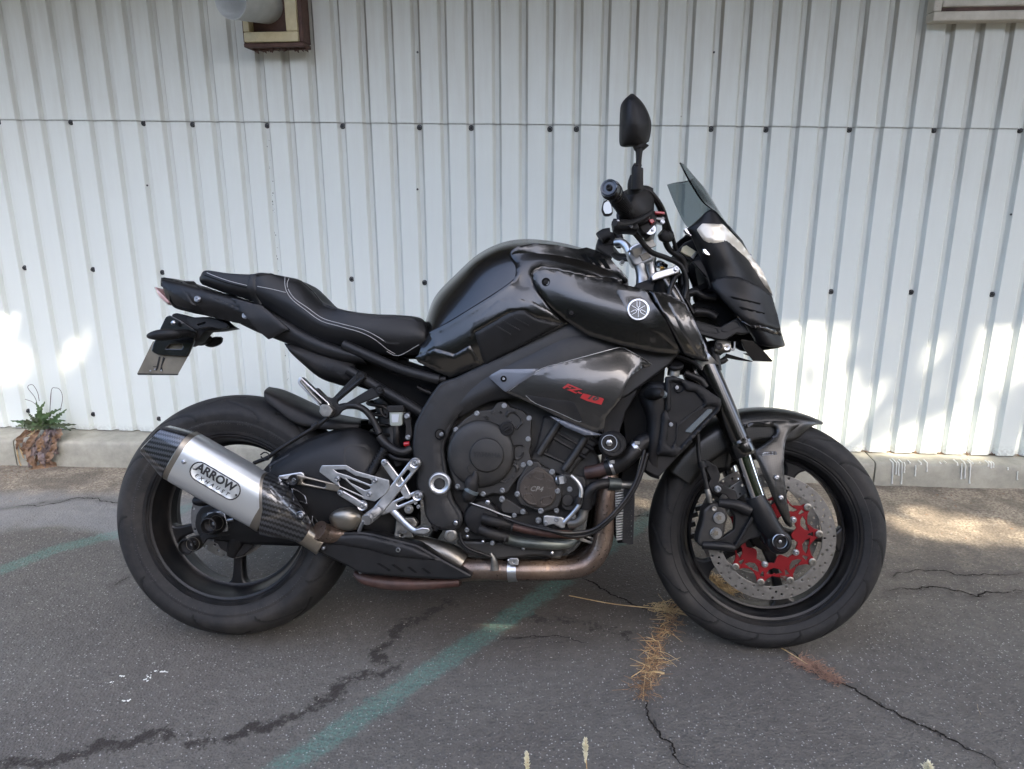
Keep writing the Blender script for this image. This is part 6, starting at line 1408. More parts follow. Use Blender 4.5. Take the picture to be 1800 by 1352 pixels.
# fork casting / caliper bracket
br_=plate('caliper_mount',zH,[(470,535),(520,525),(590,555),(640,565),(700,625),(720,690),(690,720),(640,730),(560,795),(530,780),(400,765),(395,745),(500,720),(560,680),(565,610),(540,575),(480,560)],.105,.018,'satin_black',bike,bev=.003,r=8)
tube('mount_arm',zH,[(480,540,.115),(560,550,.118),(640,580,.115)],[.011,.013,.016],'satin_black',br_,4,16); tube('mount_arm',zH,[(395,758,.115),(500,765,.118),(560,775,.115)],[.010,.012,.009],'satin_black',br_,4,16)
plate('mount_rib',zH,[(650,610),(665,625),(575,770),(560,770)],.118,.014,'satin_black',br_,r=4,bev=.002)
plate('mount_bracket',zH,[(415,365),(450,340),(470,350),(490,400),(480,440),(520,460),(570,480),(580,520),(540,530),(520,500),(470,490),(440,480),(425,440),(440,420)],.118,.009,'dark_plastic',bike,r=8,bev=.002); bolt(zH,476,470,.125,.0065,bike)
cal=plate('brake_caliper',zH,[(440,545),(475,540),(520,575),(530,620),(515,660),(510,715),(480,745),(430,765),(385,770),(368,745),(380,690),(400,620),(400,580)],.118,.05,'engine_black',bike,bev=.006,r=14)
for x,y in ((482,618),(465,698)):
    lathe('piston_cap',zH,(x,y,.120),[(0,.0145),(.004,.0145),(.005,.0135),(.005,0)],'bright_silver',cal,28)
    V,Fc=flat([[pol(.0075 if i%2 else .0052,i*math.pi/5) for i in range(10)]],-.0012,.002,.0002); mesh_obj('cap_star',V+pos(zH,x,y,.1252),Fc,'mid_steel',cal,20)
lathe('bleed_nut',zH,(456,570,.122),[(0,.006),(.004,.006),(.004,.003),(.002,0)],'alloy_dirty',cal,14)
for x,y,r_ in ((350,520,.010),(345,590,.013),(335,640,.011),(340,700,.010),(375,555,.012)): tube('far_caliper',zH,[(x,y,-.05),(x+6,y+22,-.05)],r_,'engine_black',bike,1,10,sq=4)
bh=tube('brake_hose',zH,[(372,185,.12),(378,300,.122),(395,360,.124),(412,430,.125),(428,500,.125),(438,545,.122)],[.0055,.0055,.0055,.0055,.0055,.005],'hose_rubber',bike,5,12)
tube('hose_ferrule',zH,[(420,470,.125),(428,500,.125),(436,540,.124)],[.0065,.0075,.0055],'alloy_dirty',bh,3,12); tube('hose_grommet',zH,[(388,325,.123),(400,358,.124)],[.010,.010],'dark_plastic',bh,2,12)
plate('hose_guide',zH,[(395,320),(430,325),(460,350),(470,380),(455,385),(430,355),(398,350)],.118,.006,'dark_plastic',bike,r=5)
# ---- front fender (follows the wheel)
def fender():
    c=np.array([1.4,0,.300]); rows=[]
    A=[64,67,71,77,84,92,101,110,120,130,137,143,148]
    for a in A:
        e=R(a); k=(a-64)/(148-64)
        rr=.322+.004*math.sin(k*3.14); hw=.004+.068*min(1,max(0,(a-63)/12.)**.7)
        drop=.0 if a<66 else .050*min(1,(a-66)/16.) ; 
        pass
        row=[]
        for y,d_ in ((0,0),(.3,0.001),(.62,.006),(.86,.018),(.97,.034),(1.0,1.0)):
            dd=d_ if d_<1 else .034+drop
            if a<73: dd=dd*(a-61)/12*.7
            row.append(c+ang(e)*(rr-dd)+np.array([0,-hw*y,0]))
        rows.append(row)
    G=np.array(rows); G=cr1(G,5); G=np.swapaxes(cr1(np.swapaxes(G,0,1),4),0,1); n0,n1=G.shape[:2]
    V=steer(G.reshape(-1,3)); V2=steer(G.reshape(-1,3)*np.array([1,-1,1])); F1=grid_faces(n0,n1)
    VV,FF=merge([(V,F1),(V2,[f[::-1] for f in F1])]); o=mesh_obj('front_fender',VV,FF,'carbon_weave',bike,60); 
    bm=bmesh.new(); bm.from_mesh(o.data); bmesh.ops.remove_doubles(bm,verts=bm.verts,dist=.0005); bmesh.ops.recalc_face_normals(bm,faces=bm.faces); bm.to_mesh(o.data); bm.free()
    m=o.modifiers.new('s','SOLIDIFY'); m.thickness=.002; m.offset=0
    return o
fen=fender(); tag(fen,'glossy carbon fibre front fender')
fsv=virt(zH,[
 [(560,100,.076),(680,100,.084),(780,100,.084),(880,100,.076),(960,100,.062)],
 [(560,160,.080),(680,160,.088),(780,160,.088),(880,160,.080),(960,160,.068)],
 [(560,230,.088),(680,230,.098),(780,230,.098),(880,230,.088),(960,230,.075)],
 [(560,320,.095),(680,320,.108),(760,320,.110),(860,320,.100),(960,320,.09)],
 [(600,430,.105),(700,430,.115),(770,430,.117),(860,430,.108),(960,430,.10)],
 [(600,540,.110),(700,540,.118),(780,540,.119),(860,540,.113),(960,540,.11)],
 [(600,680,.112),(700,680,.116),(800,680,.116),(860,680,.113),(960,680,.11)]])
fs1,fsb=overlay('fender_stay',zH,[(585,158),(585,140),(650,124),(740,116),(840,118),(938,122),(900,142),(862,166),(836,196),(822,240),(818,300),(815,350),(820,410),(828,470),(835,540),(850,610),(862,662),(850,668),(826,650),(800,600),(770,540),(742,470),(712,400),(684,330),(655,290),(652,270),(700,245),(748,212),(772,182),(773,158),(760,148),(700,146),(640,150)],fsv,.004,'carbon_weave',fen,5,5,r=7,dens=3,back=.003,lift0=.0)
overlay('stay_recess',zH,[(760,392),(795,392),(806,430),(822,500),(826,545),(805,552),(780,530),(768,470)],fsb,.0015,'carbon_weave',fs1,4,3,r=10)
for x,y in ((778,410),(800,514)): 
    o=bolt(zH,x,y,.120,.0068,fs1,'dome'); o.location=on(fsb,zH,x,y)+np.array([0,-.002,0])
overlay('maker_plate',zH,[(682,278),(776,274),(782,292),(676,300),(672,290)],fsb,.0008,'print_black',fs1,4,.4,back=.0004); overlay('plate_field',zH,[(694,281),(774,277),(778,290),(690,297)],fsb,.0012,'label_white',fs1,4,.4,back=.0003)
lettering('maker_print',text_vf('CARBON',.0068,.0002,.0003,.1),zH(733,287),zH(760,285),fsb,.0020,'print_black',fs1)
# inner carbon splash guard behind the fork
patch('fender_rear',zG,[[(640,1050,.05),(730,1010,.06),(830,960,.06)],[(560,1160,.05),(690,1130,.06),(840,1080,.06)],[(400,1245,.04),(600,1250,.055),(820,1240,.055)]],'carbon_weave',bike,(5,5),thick=.003)
# ---- headstock, yokes
yk=tube('lower_yoke',zG,[(640,620,.10),(672,590,.105),(705,560,.108)],.0285,'silver',bike,3,24); tube('lower_yoke_clamp',zG,[(610,628,.09),(670,612,.11),(715,600,.115)],[.009,.010,.009],'silver',yk,3,12)
plate('steering_head',ID,[(1140,500),(1200,495),(1225,560),(1250,640),(1200,660),(1160,600),(1130,540)],.03,.10,'deep_black',bike,r=6)
ty=plate('top_yoke',zE,[(440,1195,.138),(470,1165,.138),(590,1132,.138),(612,1130,.138),(628,1150,.138),(618,1172,.138),(480,1215,.138),(450,1225,.138)],.135,.22,'silver',bike,bev=.003,r=8)
bolt(zE,600,1148,.140,.0055,ty); tube('gold_nut',zE,[(498,1138,.09),(520,1132,.09)],.008,'gold_bolt',bike,2,12)
tube('fork_cap',zE,[(505,1140,.085),(510,1115,.085),(515,1105,.085)],[.016,.016,.009],'gloss_black',bike,2,20)
tube('fork_top',zE,[(500,1330,.100),(505,1260,.100),(512,1200,.100)],.022,'deep_black',bike,3,20)
ris=tube('handlebar_riser',zE,[(395,1250,.055),(385,1180,.055),(360,1090,.055),(345,1030,.055)],[.020,.015,.015,.022],'silver',bike,5,20,sq=3); tube('handlebar_riser',zE,[(455,1235,-.045),(440,1150,-.045),(430,1060,-.045)],[.018,.015,.02],'silver',bike,4,18,sq=3)
plate('riser_clamp',zE,[(312,1010),(360,985),(430,975),(475,1060),(470,1085),(430,1100),(350,1130),(330,1120),(300,1060)],.07,.05,'silver',ris,bev=.004,r=10); plate('riser_window',zE,[(370,1060),(425,1040),(445,1075),(390,1100)],.074,.005,'mid_steel',ris,r=4)
tube('handlebar',zE,[(316,1062,.01),(290,1008,.0),(255,982,-.01),(222,985,-.02)],.0112,'silver',bike,4,20); 
tube('handlebar',zE,[(400,1040,-.02),(420,1000,.06),(430,950,.18),(440,900,.25)],[.0125]*4,'silver',bike,4,20); tube('handlebar',ID,[(1130,440,-.02),(1118,450,-.12),(1088,452,-.22),(1076,440,-.33)],.012,'dark_plastic',bike,4,14)
plate('yoke_base',zE,[(350,1240),(440,1210),(470,1240),(460,1290),(360,1280),(345,1262)],.11,.22,'dark_plastic',bike,r=6,bev=.003)
# far-side hand controls
plate('left_switch_block',zE,[(140,930),(175,910),(215,920),(222,960),(205,1000),(215,1040),(200,1080),(150,1060),(100,1020),(110,960)],-.22,.09,'dark_plastic',bike,bev=.005,r=8)
tube('clutch_lever_mount',zE,[(225,905,-.2),(245,960,-.2),(240,1000,-.18)],.012,'dark_plastic',bike,3,10); tube('left_cable',zE,[(200,1060,-.15),(240,1085,-.12),(300,1090,-.1)],.006,'hose_rubber',bike,3,8); bolt(zE,262,1108,-.05,.006,bike,'hex',mat='alloy_dirty')
# ---- right grip, throttle and master cylinder
gr=tube('grip',zE,[(300,810,.27),(270,765,.31),(235,715,.355),(215,685,.385)],[.022,.0175,.0165,.0168],'hose_rubber',bike,5,24)
for i in range(12):
    t=i/11; tube('grip_ridge',zE,[(285-60*t,787-92*t,.29+.085*t),(283.5-60*t,785-92*t,.292+.085*t)],.0186,'hose_rubber',gr,1,20)
tube('grip_flange',zE,[(308,822,.262),(296,803,.275)],[.026,.027],'hose_rubber',gr,2,24)
be_=tube('bar_end',zE,[(214,682,.385),(205,668,.395),(192,655,.41),(180,640,.425)],[.0165,.021,.0205,.0185],'gloss_black',bike,3,28); tube('bar_end_ring',zE,[(195,660,.405),(191,654,.41)],[.0215,.0215],'dark_plastic',be_,1,28)
dv=pos(zE,180,640,.425)-pos(zE,214,682,.385); dv/=np.linalg.norm(dv); o=bolt(zE,180,640,.427,.0055,be_,mat='dark_plastic',axis=tuple(dv))
lathe('bar_end_face',zE,(180,640,.4245),[(0,.0125),(.003,.0135),(.0035,.0165),(.002,.0175)],'gloss_black',be_,28,axis=tuple(dv))
th=patch('throttle_housing',zE,[[(275,690,.25),(270,720,.28),(280,800,.28),(300,850,.26)],[(330,665,.24),(325,700,.285),(330,800,.285),(350,860,.26)],[(400,650,.22),(395,690,.26),(395,790,.27),(400,850,.25)],[(440,665,.20),(440,700,.235),(435,780,.24),(430,840,.22)]],'dark_plastic',bike,(5,5),thick=.02)[0]
thb=bvh_of(bpy.data.objects['throttle_housing'])
for q in ([(300,690),(330,672),(420,662),(428,672),(340,690),(305,705)],[(290,715),(320,705),(420,690),(425,702),(330,722),(292,730)],[(300,740),(420,722),(420,736),(305,756)]): overlay('housing_ridge',zE,q,thb,.004,'dark_plastic',bpy.data.objects['throttle_housing'],3,1.5,r=4,lift0=.002)
tube('front_brake_lever',zE,[(430,800,.26),(380,835,.29),(300,862,.33),(235,868,.38),(215,860,.40)],[.008,.0065,.006,.006,.007],'dark_plastic',bike,4,12)
for x,y in ((320,880),(235,850),(455,900)): bolt(zE,x,y,.302,.003,bike,mat='bolt_steel')
plate('switch_block',zE,[(205,830),(350,840),(370,890),(355,905),(300,898),(240,900),(215,885)],.30,.06,'dark_plastic',bike,bev=.004,r=8)
plate('switch_block',zE,[(370,770),(440,760),(480,800),(475,880),(440,940),(390,925),(360,880)],.25,.05,'dark_plastic',bike,bev=.004,r=8)
tube('throttle_cable',zE,[(385,655,.25),(430,660,.25),(480,710,.24),(520,780,.22),(545,860,.2),(580,960,.17),(600,1030,.15)],.0048,'hose_rubber',bike,6,10)
tube('throttle_cable',zE,[(400,665,.24),(460,700,.23),(505,780,.21),(530,880,.19),(530,960,.17),(560,1030,.15),(640,1090,.12),(660,1170,.11)],.0075,'hose_rubber',bike,6,10)
tube('cable_guide',zE,[(505,920,.19),(535,945,.185),(575,930,.18)],[.010,.016,.008],'dark_plastic',bike,3,10,sq=4)
tube('brake_line',zE,[(320,900,.24),(370,960,.22),(440,1040,.18),(540,1080,.14),(620,1120,.12),(655,1180,.115),(665,1260,.11),(650,1340,.11)],.0065,'hose_rubber',bike,6,10)
tube('clutch_line',zE,[(555,1310,.12),(570,1250,.12),(600,1190,.12),(625,1180,.12)],.007,'hose_rubber',bike,4,10); tube('loom_sleeve',zE,[(640,1180,.09),(640,1240,.09),(660,1300,.09),(660,1345,.09)],.012,'hose_rubber',bike,4,12)
mc=plate('master_cylinder',zE,[(425,770),(450,762),(465,800),(520,810),(535,830),(525,855),(450,840),(430,825)],.24,.04,'gloss_black',bike,bev=.003,r=5)
plate('adjuster_tab',zE,[(465,786),(525,790),(530,804),(470,802)],.26,.012,'red_paint',mc,bev=.001); plate('adjuster_tab',zE,[(430,840),(455,835),(468,852),(445,866)],.262,.012,'red_paint',mc,bev=.001)
lathe('key_ring',zE,(405,820,.262),[(0,.0085),(.002,.010),(0,.0115)],'chrome',bike,22); bolt(zE,515,852,.24,.004,bike)
plate('cable_bracket',zE,[(360,880),(440,880),(430,935),(395,940)],.23,.03,'deep_black',bike,r=5); plate('key_tag',zE,[(395,948),(440,938),(478,1005),(440,1018),(405,990)],.20,.004,'alloy_dirty',bike,r=5)
tube('front_brake_lever',zE,[(460,900,.24),(360,860,.30),(260,800,.36)],.006,'dark_plastic',bike,3,8) if 0 else None
# mirrors
def mirror_set(s):
    if s>0:
        m,mb_=patch('mirror',zE,[
         [(322,70,.36),(322,70,.36),(323,70,.36),(324,70,.36),(325,70,.36)],
         [(275,118,.345),(290,105,.372),(320,100,.385),(352,105,.372),(368,110,.350)],
         [(265,170,.34),(285,160,.378),(325,160,.395),(385,165,.375),(403,165,.348)],
         [(262,240,.34),(284,235,.380),(335,235,.395),(405,235,.372),(427,235,.345)],
         [(260,310,.34),(282,305,.375),(340,305,.385),(400,305,.365),(423,305,.343)],
         [(261,362,.345),(282,358,.365),(330,350,.372),(385,350,.362),(412,352,.345)],
         [(270,371,.35),(290,370,.355),(335,366,.358),(385,364,.355),(405,362,.35)]],'dark_plastic',bike,(6,6),thick=.012)
        overlay('mirror_ridge',zE,[(290,100),(310,112),(350,180),(395,260),(405,330),(395,352),(330,355),(300,330),(300,150)],mb_,.004,'satin_black',m,3.5,8,r=8)
        st=tube('mirror_stem',zE,[(372,370,.355),(368,400,.355),(368,420,.355),(364,510,.350),(358,515,.348),(357,575,.346),(355,650,.34)],[(.020,.012),(.012,.010),(.0075,.0075),(.0065,.0065),(.0125,.0125),(.013,.013),(.014,.014)],'dark_plastic',bike,5,16)
        tube('stem_root',zE,[(335,560,.335),(335,610,.33),(345,665,.32)],[.008,.014,.018],'dark_plastic',st,3,12)
        return m
mirror_set(1)
tube('clutch_reservoir',zE,[(120,955,-.2),(150,935,-.2),(185,930,-.2)],.017,'dark_plastic',bike,2,14,sq=4); plate('switch_rib',zE,[(150,985),(215,975),(218,990),(150,1000)],-.215,.09,'dark_plastic',bike,bev=.001)
mg=plate('mirror',zE,[(145,725),(172,712),(185,720),(200,745),(205,800),(185,812),(150,812),(135,780),(137,750)],-.36,.022,'dark_plastic',bike,bev=.003,r=10); plate('mirror_glass',zE,[(150,735),(172,722),(182,728),(194,750),(198,795),(182,804),(155,804),(143,778),(144,752)],-.357,.002,'mirror_glass',mg,bev=.0005,r=6)
# ---- instrument, cowl and lamp unit
plate('instrument',zE,[(600,1040),(650,985),(700,960),(760,1000),(745,1050),(700,1110),(640,1075)],.05,.10,'dark_plastic',bike,bev=.004,r=6); plate('usb_box',zE,[(640,1010),(665,1000),(735,1045),(715,1082),(660,1060),(632,1040)],.06,.03,'cream_paint',bike,bev=.002,r=4); plate('usb_clip',zE,[(690,1075),(725,1035),(740,1045),(708,1088)],.062,.02,'alloy_dirty',bike)
ws,wsb=patch('windscreen',zE,[
 [(622,484,.098),(655,505,.075),(690,545,.04),(715,580,.0)],
 [(660,560,.104),(705,590,.080),(760,630,.045),(785,655,.0)],
 [(700,632,.110),(760,670,.085),(820,725,.048),(850,760,.0)],
 [(762,725,.118),(820,765,.090),(880,820,.050),(905,850,.0)],
 [(822,775,.124),(880,825,.095),(935,890,.052),(955,915,.0)],
 [(890,840,.115),(935,895,.090),(975,945,.05),(990,960,.0)],
 [(960,930,.095),(985,955,.07),(1000,968,.04),(1008,975,.0)]],'smoke_screen',bike,(6,6),mirror=True,thick=.003)
ck,ckb=patch('nose_cowl',zE,[
 [(690,885,.105),(740,840,.112),(822,778,.118),(900,850,.09),(1000,960,.03),(1012,975,.0)],
 [(670,905,.11),(735,880,.125),(860,862,.13),(950,950,.095),(1050,1060,.035),(1062,1072,.0)],
 [(700,960,.10),(760,960,.13),(880,960,.135),(990,1050,.10),(1090,1135,.04),(1100,1145,.0)],
 [(745,1060,.10),(790,1050,.125),(900,1060,.135),(1010,1120,.105),(1130,1205,.045),(1142,1212,.0)],
 [(790,1160,.10),(830,1150,.12),(930,1160,.13),(1040,1200,.105),(1165,1265,.045),(1178,1270,.0)],
 [(820,1240,.10),(860,1240,.12),(960,1250,.13),(1070,1270,.105),(1185,1310,.045),(1200,1315,.0)]],'satin_black',bike,(6,6),mirror=True,thick=.003)
lp_,lpb=overlay('silver_cheek',zE,[(728,905),(762,868),(885,872),(905,890),(1000,990),(1060,1070),(1130,1160),(1192,1302),(1180,1300),(1120,1230),(1010,1085),(900,1005),(800,985),(770,970)],ckb,.006,'pod_silver',ck,4,3,r=8,sm=20); tag(lp_,'shiny pale silver cheek panel')
plate('screen_stay',zE,[(645,905),(665,885),(690,925),(702,940),(692,945),(660,925)],.122,.012,'chrome',bike,bev=.003,r=6); plate('cowl_trim',zE,[(765,1022),(785,1020),(818,1060),(808,1066),(785,1060),(768,1045)],.14,.01,'chrome',ck,bev=.002,r=5)
for x,y in ((1062,1065),(1140,1185)): 
    o=bolt(zE,x,y,.05,.0045,ck,'dome'); 
# stay arms under the cowl
plate('cowl_stay',zE,[(700,1100),(760,1090),(830,1240),(810,1270),(790,1200)],.10,.012,'dark_plastic',bike,r=5)
# lamp unit side: satin pod with recesses
hl,hlb=patch('headlight_pod',zG,[
 [(712,125,.115),(740,100,.12),(870,96,.125),(985,150,.11),(1055,200,.07),(1072,215,.0)],
 [(722,165,.12),(765,180,.135),(890,190,.14),(1000,225,.12),(1070,260,.075),(1085,270,.0)],
 [(790,230,.12),(835,265,.138),(930,285,.143),(1020,310,.12),(1085,330,.075),(1100,335,.0)],
 [(850,305,.12),(890,340,.138),(970,365,.143),(1050,385,.12),(1105,400,.075),(1118,402,.0)],
 [(905,370,.115),(945,400,.13),(1010,430,.135),(1070,445,.115),(1120,455,.075),(1134,456,.0)],
 [(960,450,.10),(990,470,.115),(1040,490,.12),(1085,500,.105),(1130,498,.07),(1146,496,.0)],
 [(970,478,.09),(1000,495,.10),(1045,502,.105),(1085,506,.095),(1120,506,.06),(1130,506,.0)]],'satin_black',bike,(6,6),mirror=True,thick=.003)
pod,podb=overlay('headlight_wing',zG,[(712,130),(742,104),(800,92),(872,97),(985,150),(1058,205),(1072,250),(1096,335),(1112,410),(1085,418),(1000,395),(905,352),(850,305),(780,228),(722,166)],hlb,.011,'satin_black',bike,4,5,r=7,back=.02,sm=22,lift0=.006)
for q in ([(820,208),(835,206),(1005,248),(1000,256),(840,222)],[(872,268),(890,268),(1030,306),(1025,313),(890,285)]): overlay('pod_groove',zG,q,podb,.0012,'deep_black',hl,3,.8,r=4)
overlay('pod_edge',zG,[(860,310),(880,318),(960,370),(1080,405),(1115,430),(1118,442),(1060,428),(950,395),(890,352)],hlb,.0085,'gloss_black',hl,4,2.5,r=5)
# inner stay between tank scoop and lamp
cs2=plate('cowl_bracket',zG,[(572,325),(600,345),(765,388),(870,330),(925,395),(938,425),(900,430),(860,425),(800,465),(760,465),(630,430),(600,400)],.125,.03,'satin_black',bike,bev=.003,r=6)
CSb=bvh_of(cs2)
for q in ([(615,362),(640,362),(745,395),(760,425),(740,428),(650,410),(625,395)],[(765,400),(785,385),(850,350),(875,365),(885,388),(800,418),(770,415)]):
    c_=np.mean(np.array(q),0); ins=[tuple(c_+(np.array(p)-c_)*.88) for p in q]; overlay('bracket_rib',zG,q,CSb,.003,'satin_black',cs2,2.5,1.2,r=6,holes=[rnd(ins,6)],back=.001)
plate('lamp_back',zG,[(640,230),(735,190),(800,250),(850,320),(770,390),(700,340),(600,320),(590,270)],.07,.12,'deep_black',bike,r=6); plate('lamp_back',zE,[(760,1090),(850,1230),(820,1260),(700,1300),(690,1270),(790,1230)],.06,.1,'deep_black',bike,r=4)
tube('lamp_loom',zG,[(575,190,.09),(620,180,.09),(660,205,.09),(735,215,.085)],.010,'hose_rubber',bike,4,10); tube('lamp_loom',zG,[(560,140,.1),(545,200,.1),(570,260,.1),(600,310,.1)],.009,'hose_rubber',bike,4,10); tube('lamp_loom',zG,[(580,300,.08),(680,300,.08),(740,330,.08)],.012,'hose_rubber',bike,4,10)
# under-lamp winglet and brackets
plate('lower_blade',zG,[(888,462,.11),(960,468,.10),(1000,505,.09),(1078,590,.07),(1070,596,.07),(960,590,.08),(905,515,.10)],.10,.006,'gloss_black',bike,bev=.0015,r=4); plate('lower_blade',zG,[(800,545,.05),(960,592,.03),(955,596,.03),(870,585,.04),(790,570,.05)],.05,.006,'dark_plastic',bike,r=4); plate('chin_plate',zG,[(960,572,-.06),(1078,592,-.06),(1020,540,-.06),(900,545,-.05)],-.06,.006,'bronze_case',bike)
plate('lamp_bracket',zG,[(700,470),(850,450),(870,440),(880,470),(850,520),(830,480),(820,530),(790,540),(760,560),(740,650),(720,600),(700,520)],.06,.03,'deep_black',bike,r=5)
tube('steering_damper',zG,[(735,500,.12),(760,505,.12),(820,505,.12)],[.014,.016,.014],'mid_steel',bike,2,16); lathe('damper_eye',zG,(803,508,.132),[(0,.0085),(.003,.008),(.003,.004),(.001,0)],'silver',bike,16); lathe('damper_eye',zG,(757,502,.134),[(0,.009),(.003,.0085),(.003,.0045),(.001,0)],'dark_plastic',bike,16)
tube('lower_cable',zG,[(850,475,.08),(845,520,.08),(825,515,.08),(820,475,.08)],.003,'silver',bike,3,8); tube('lower_hose',zG,[(745,600,.08),(780,590,.08),(800,575,.08)],.008,'hose_rubber',bike,3,10); tube('lower_hose',zG,[(720,510,.1),(735,580,.1),(745,650,.1)],.012,'hose_rubber',bike,3,10)
# side stand on the far side
tube('side_stand',ID,[(770,930,-.12),(740,985,-.19),(715,1035,-.275)],[.014,.012,.010],'dark_plastic',bike,4,12)
# number every kind alike; wheel parts keep their labels

# ================================================================ PLANTS AND LITTER
def blade(P,w,w2=None):
    """flat narrow leaf along P"""
    P=np.asarray(P,float); n=len(P); T=np.gradient(P,axis=0); T/=np.linalg.norm(T,axis=1)[:,None]+1e-9
    s=np.cross(T,np.array([.3,-1,.2])); s/=np.linalg.norm(s,axis=1)[:,None]+1e-9; V=[];
    for i in range(n): V+= [P[i]-s[i]*w[i],P[i]+np.cross(T[i],s[i])*w[i]*.3,P[i]+s[i]*w[i]]
    Fc=[]
    for i in range(n-1):
        for j in range(2): a=i*3+j; Fc.append((a,a+1,a+4,a+3))
    return np.array(V),Fc
simple('straw_brown',(.22,.13,.065),.8,var=.45,varscale=60)
def weed():
    c=atz(80,750,.115); c=K0+KU*((c-K0)@KU)+KN*.085; c[2]=.115
    root=empty('dandelion_plant',tuple(c)); tag(root,'green jagged-leaved weed with dead leaves hanging over the kerb at left','plant')
    def loc(px,py,k):   # point on the picture ray at distance k (m) in front of the wall foot
        r=ray(px,py); P0=K0+KN*k; return CC+r*((KN@(P0-CC))/(KN@r))-c
    base=(82,752)
    greens=[(64,706,.06,9),(84,702,.075,9),(92,722,.05,9),(20,737,.05,10),(28,748,.02,9),(45,752,.0,8),(108,716,.07,9),(122,718,.06,8),(136,744,.04,9),(130,755,.01,8),(50,724,.06,8),(74,716,.04,10),(100,733,.03,9),(60,737,.01,9),(116,738,.02,10),(38,742,.01,8),(90,742,.0,8),(76,745,-.005,8),(104,752,.0,7),(56,756,-.005,7),(68,730,.02,10),(84,728,.02,9)]
    simple('leaf_olive',(.055,.075,.03),.6,var=.5,varscale=50); simple('leaf_pale',(.085,.11,.06),.6,var=.4,varscale=50)
    for i,(x,y,k,wd) in enumerate(greens):
        x+=random.uniform(-3,3); a=loc(base[0]+random.uniform(-14,12),base[1]+random.uniform(-3,4),.06+random.uniform(-.02,.02)); b=loc(x,y,k); mid=(a+b)/2+np.array([random.uniform(-.012,.012),-.014,random.uniform(.004,.022)]); b=b+np.array([0,-.006,-.006*random.random()]); P=cr1(np.array([a,mid,b]),8); P+=rng.normal(size=P.shape)*.0012; n=len(P)
        w=[]
        for j in range(n):
            t=j/(n-1); e=math.sin(math.pi*min(1,t**.75*.88+.10))*wd*.0012; w.append(e*(random.uniform(1.0,1.5) if j%2 else random.uniform(.35,.65))+.0008)
        w[-1]=.0006; V,Fc=blade(P,w); mesh_obj('leaf',V,Fc,random.choice(('leaf_green','leaf_green','leaf_olive','leaf_pale')),root,60)
    # wiry bent stems
    for q in ([(68,722,.06),(62,700,.06),(50,684,.05),(50,678,.05),(58,677,.06),(66,690,.06),(69,705,.06)],[(106,722,.06),(110,700,.06),(106,686,.06),(98,682,.06),(90,688,.06),(87,740,.06)],[(88,745,.06),(88,720,.05),(90,690,.05)],[(64,712,.06),(56,706,.07),(44,702,.07)]):
        P=cr1(np.array([loc(*p) for p in q]),6); V,Fc=sweep(P,.0012,6); mesh_obj('stem',V,Fc,'bark',root,50)
    # dead leaves over the kerb edge
    dead=[((70,752),(55,775),(42,800),.0),((80,755),(70,785),(62,815),-.006),((85,758),(84,785),(80,826),-.01),((60,755),(38,768),(28,792),-.004),((92,757),(96,780),(88,800),-.012),((76,760),(60,790),(50,822),-.014),((95,760),(88,800),(70,818),-.016),((66,758),(46,785),(40,800),-.012),((88,752),(78,775),(76,796),-.022),((60,762),(52,800),(66,826),-.02),((98,755),(104,762),(97,772),.0),((72,765),(72,800),(80,822),-.024)]
    for i,(p,q,r_,k) in enumerate(dead):
        P=cr1(np.array([loc(p[0],p[1],.05),loc(q[0],q[1],k-.012),loc(r_[0],r_[1],k-.008)]),6); n=len(P); w=[(.002+.012*math.sin(math.pi*j/(n-1))**.8)*random.uniform(.6,1.1) for j in range(n)]
        V,Fc=blade(P,w); V+=rng.normal(size=V.shape)*.0022; mesh_obj('dead_leaf',V,Fc,('dead_leaf','dead_leaf','purple_leaf')[i%3],root,0)
    for i in range(18):
        x=random.uniform(34,108); y=random.uniform(756,808); k=.03 if y<770 else -.008-.02*random.random(); L_=random.uniform(.02,.045); a=loc(x,y,k); e=a+np.array([random.uniform(-.02,.02),-random.uniform(0,.012),-L_]); m_=(a+e)/2+rng.normal(size=3)*.007
        P=cr1(np.array([a,m_,e]),5); n=len(P); w=[(.0015+random.uniform(.004,.009)*math.sin(math.pi*j/(n-1))) for j in range(n)]; V,Fc=blade(P,w); V+=rng.normal(size=V.shape)*.0018; mesh_obj('dead_leaf',V,Fc,random.choice(('dead_leaf','dead_leaf','purple_leaf','straw_brown')),root,0)
    for q in ([(84,752,.05),(98,764,.03),(103,774,-.01)],[(80,752,.05),(92,768,.02),(104,773,.0)]):
        P=cr1(np.array([loc(*p) for p in q]),5); n=len(P); V,Fc=blade(P,[.004+.012*math.sin(math.pi*j/(n-1)) for j in range(n)]); mesh_obj('dead_leaf',V,Fc,'purple_leaf',root,0)
    for q in ([(66,752),(40,765),(30,785),(34,812),(42,826)],[(70,754),(48,768),(34,776),(36,790),(42,806)],[(62,760),(56,756),(60,780)],[(86,760),(85,775),(84,786)],[(62,747),(60,760),(60,764)],[(50,756),(56,764),(58,776)]):
        P=cr1(np.array([loc(p[0],p[1],-.006 if p[1]>772 else .045) for p in q]),5); V,Fc=blade(P,np.full(len(P),.0024)); mesh_obj('straw',V,Fc,'straw',root,0)
    P=cr1(np.array([atz(52,826,.004),atz(80,820,.012),atz(112,816,.004)]),6)-c; V,Fc=blade(P,[.004+.010*math.sin(math.pi*j/(len(P)-1)) for j in range(len(P))]); V+=rng.normal(size=V.shape)*.002; mesh_obj('dead_leaf',V,Fc,'dead_leaf',root,0)
weed()
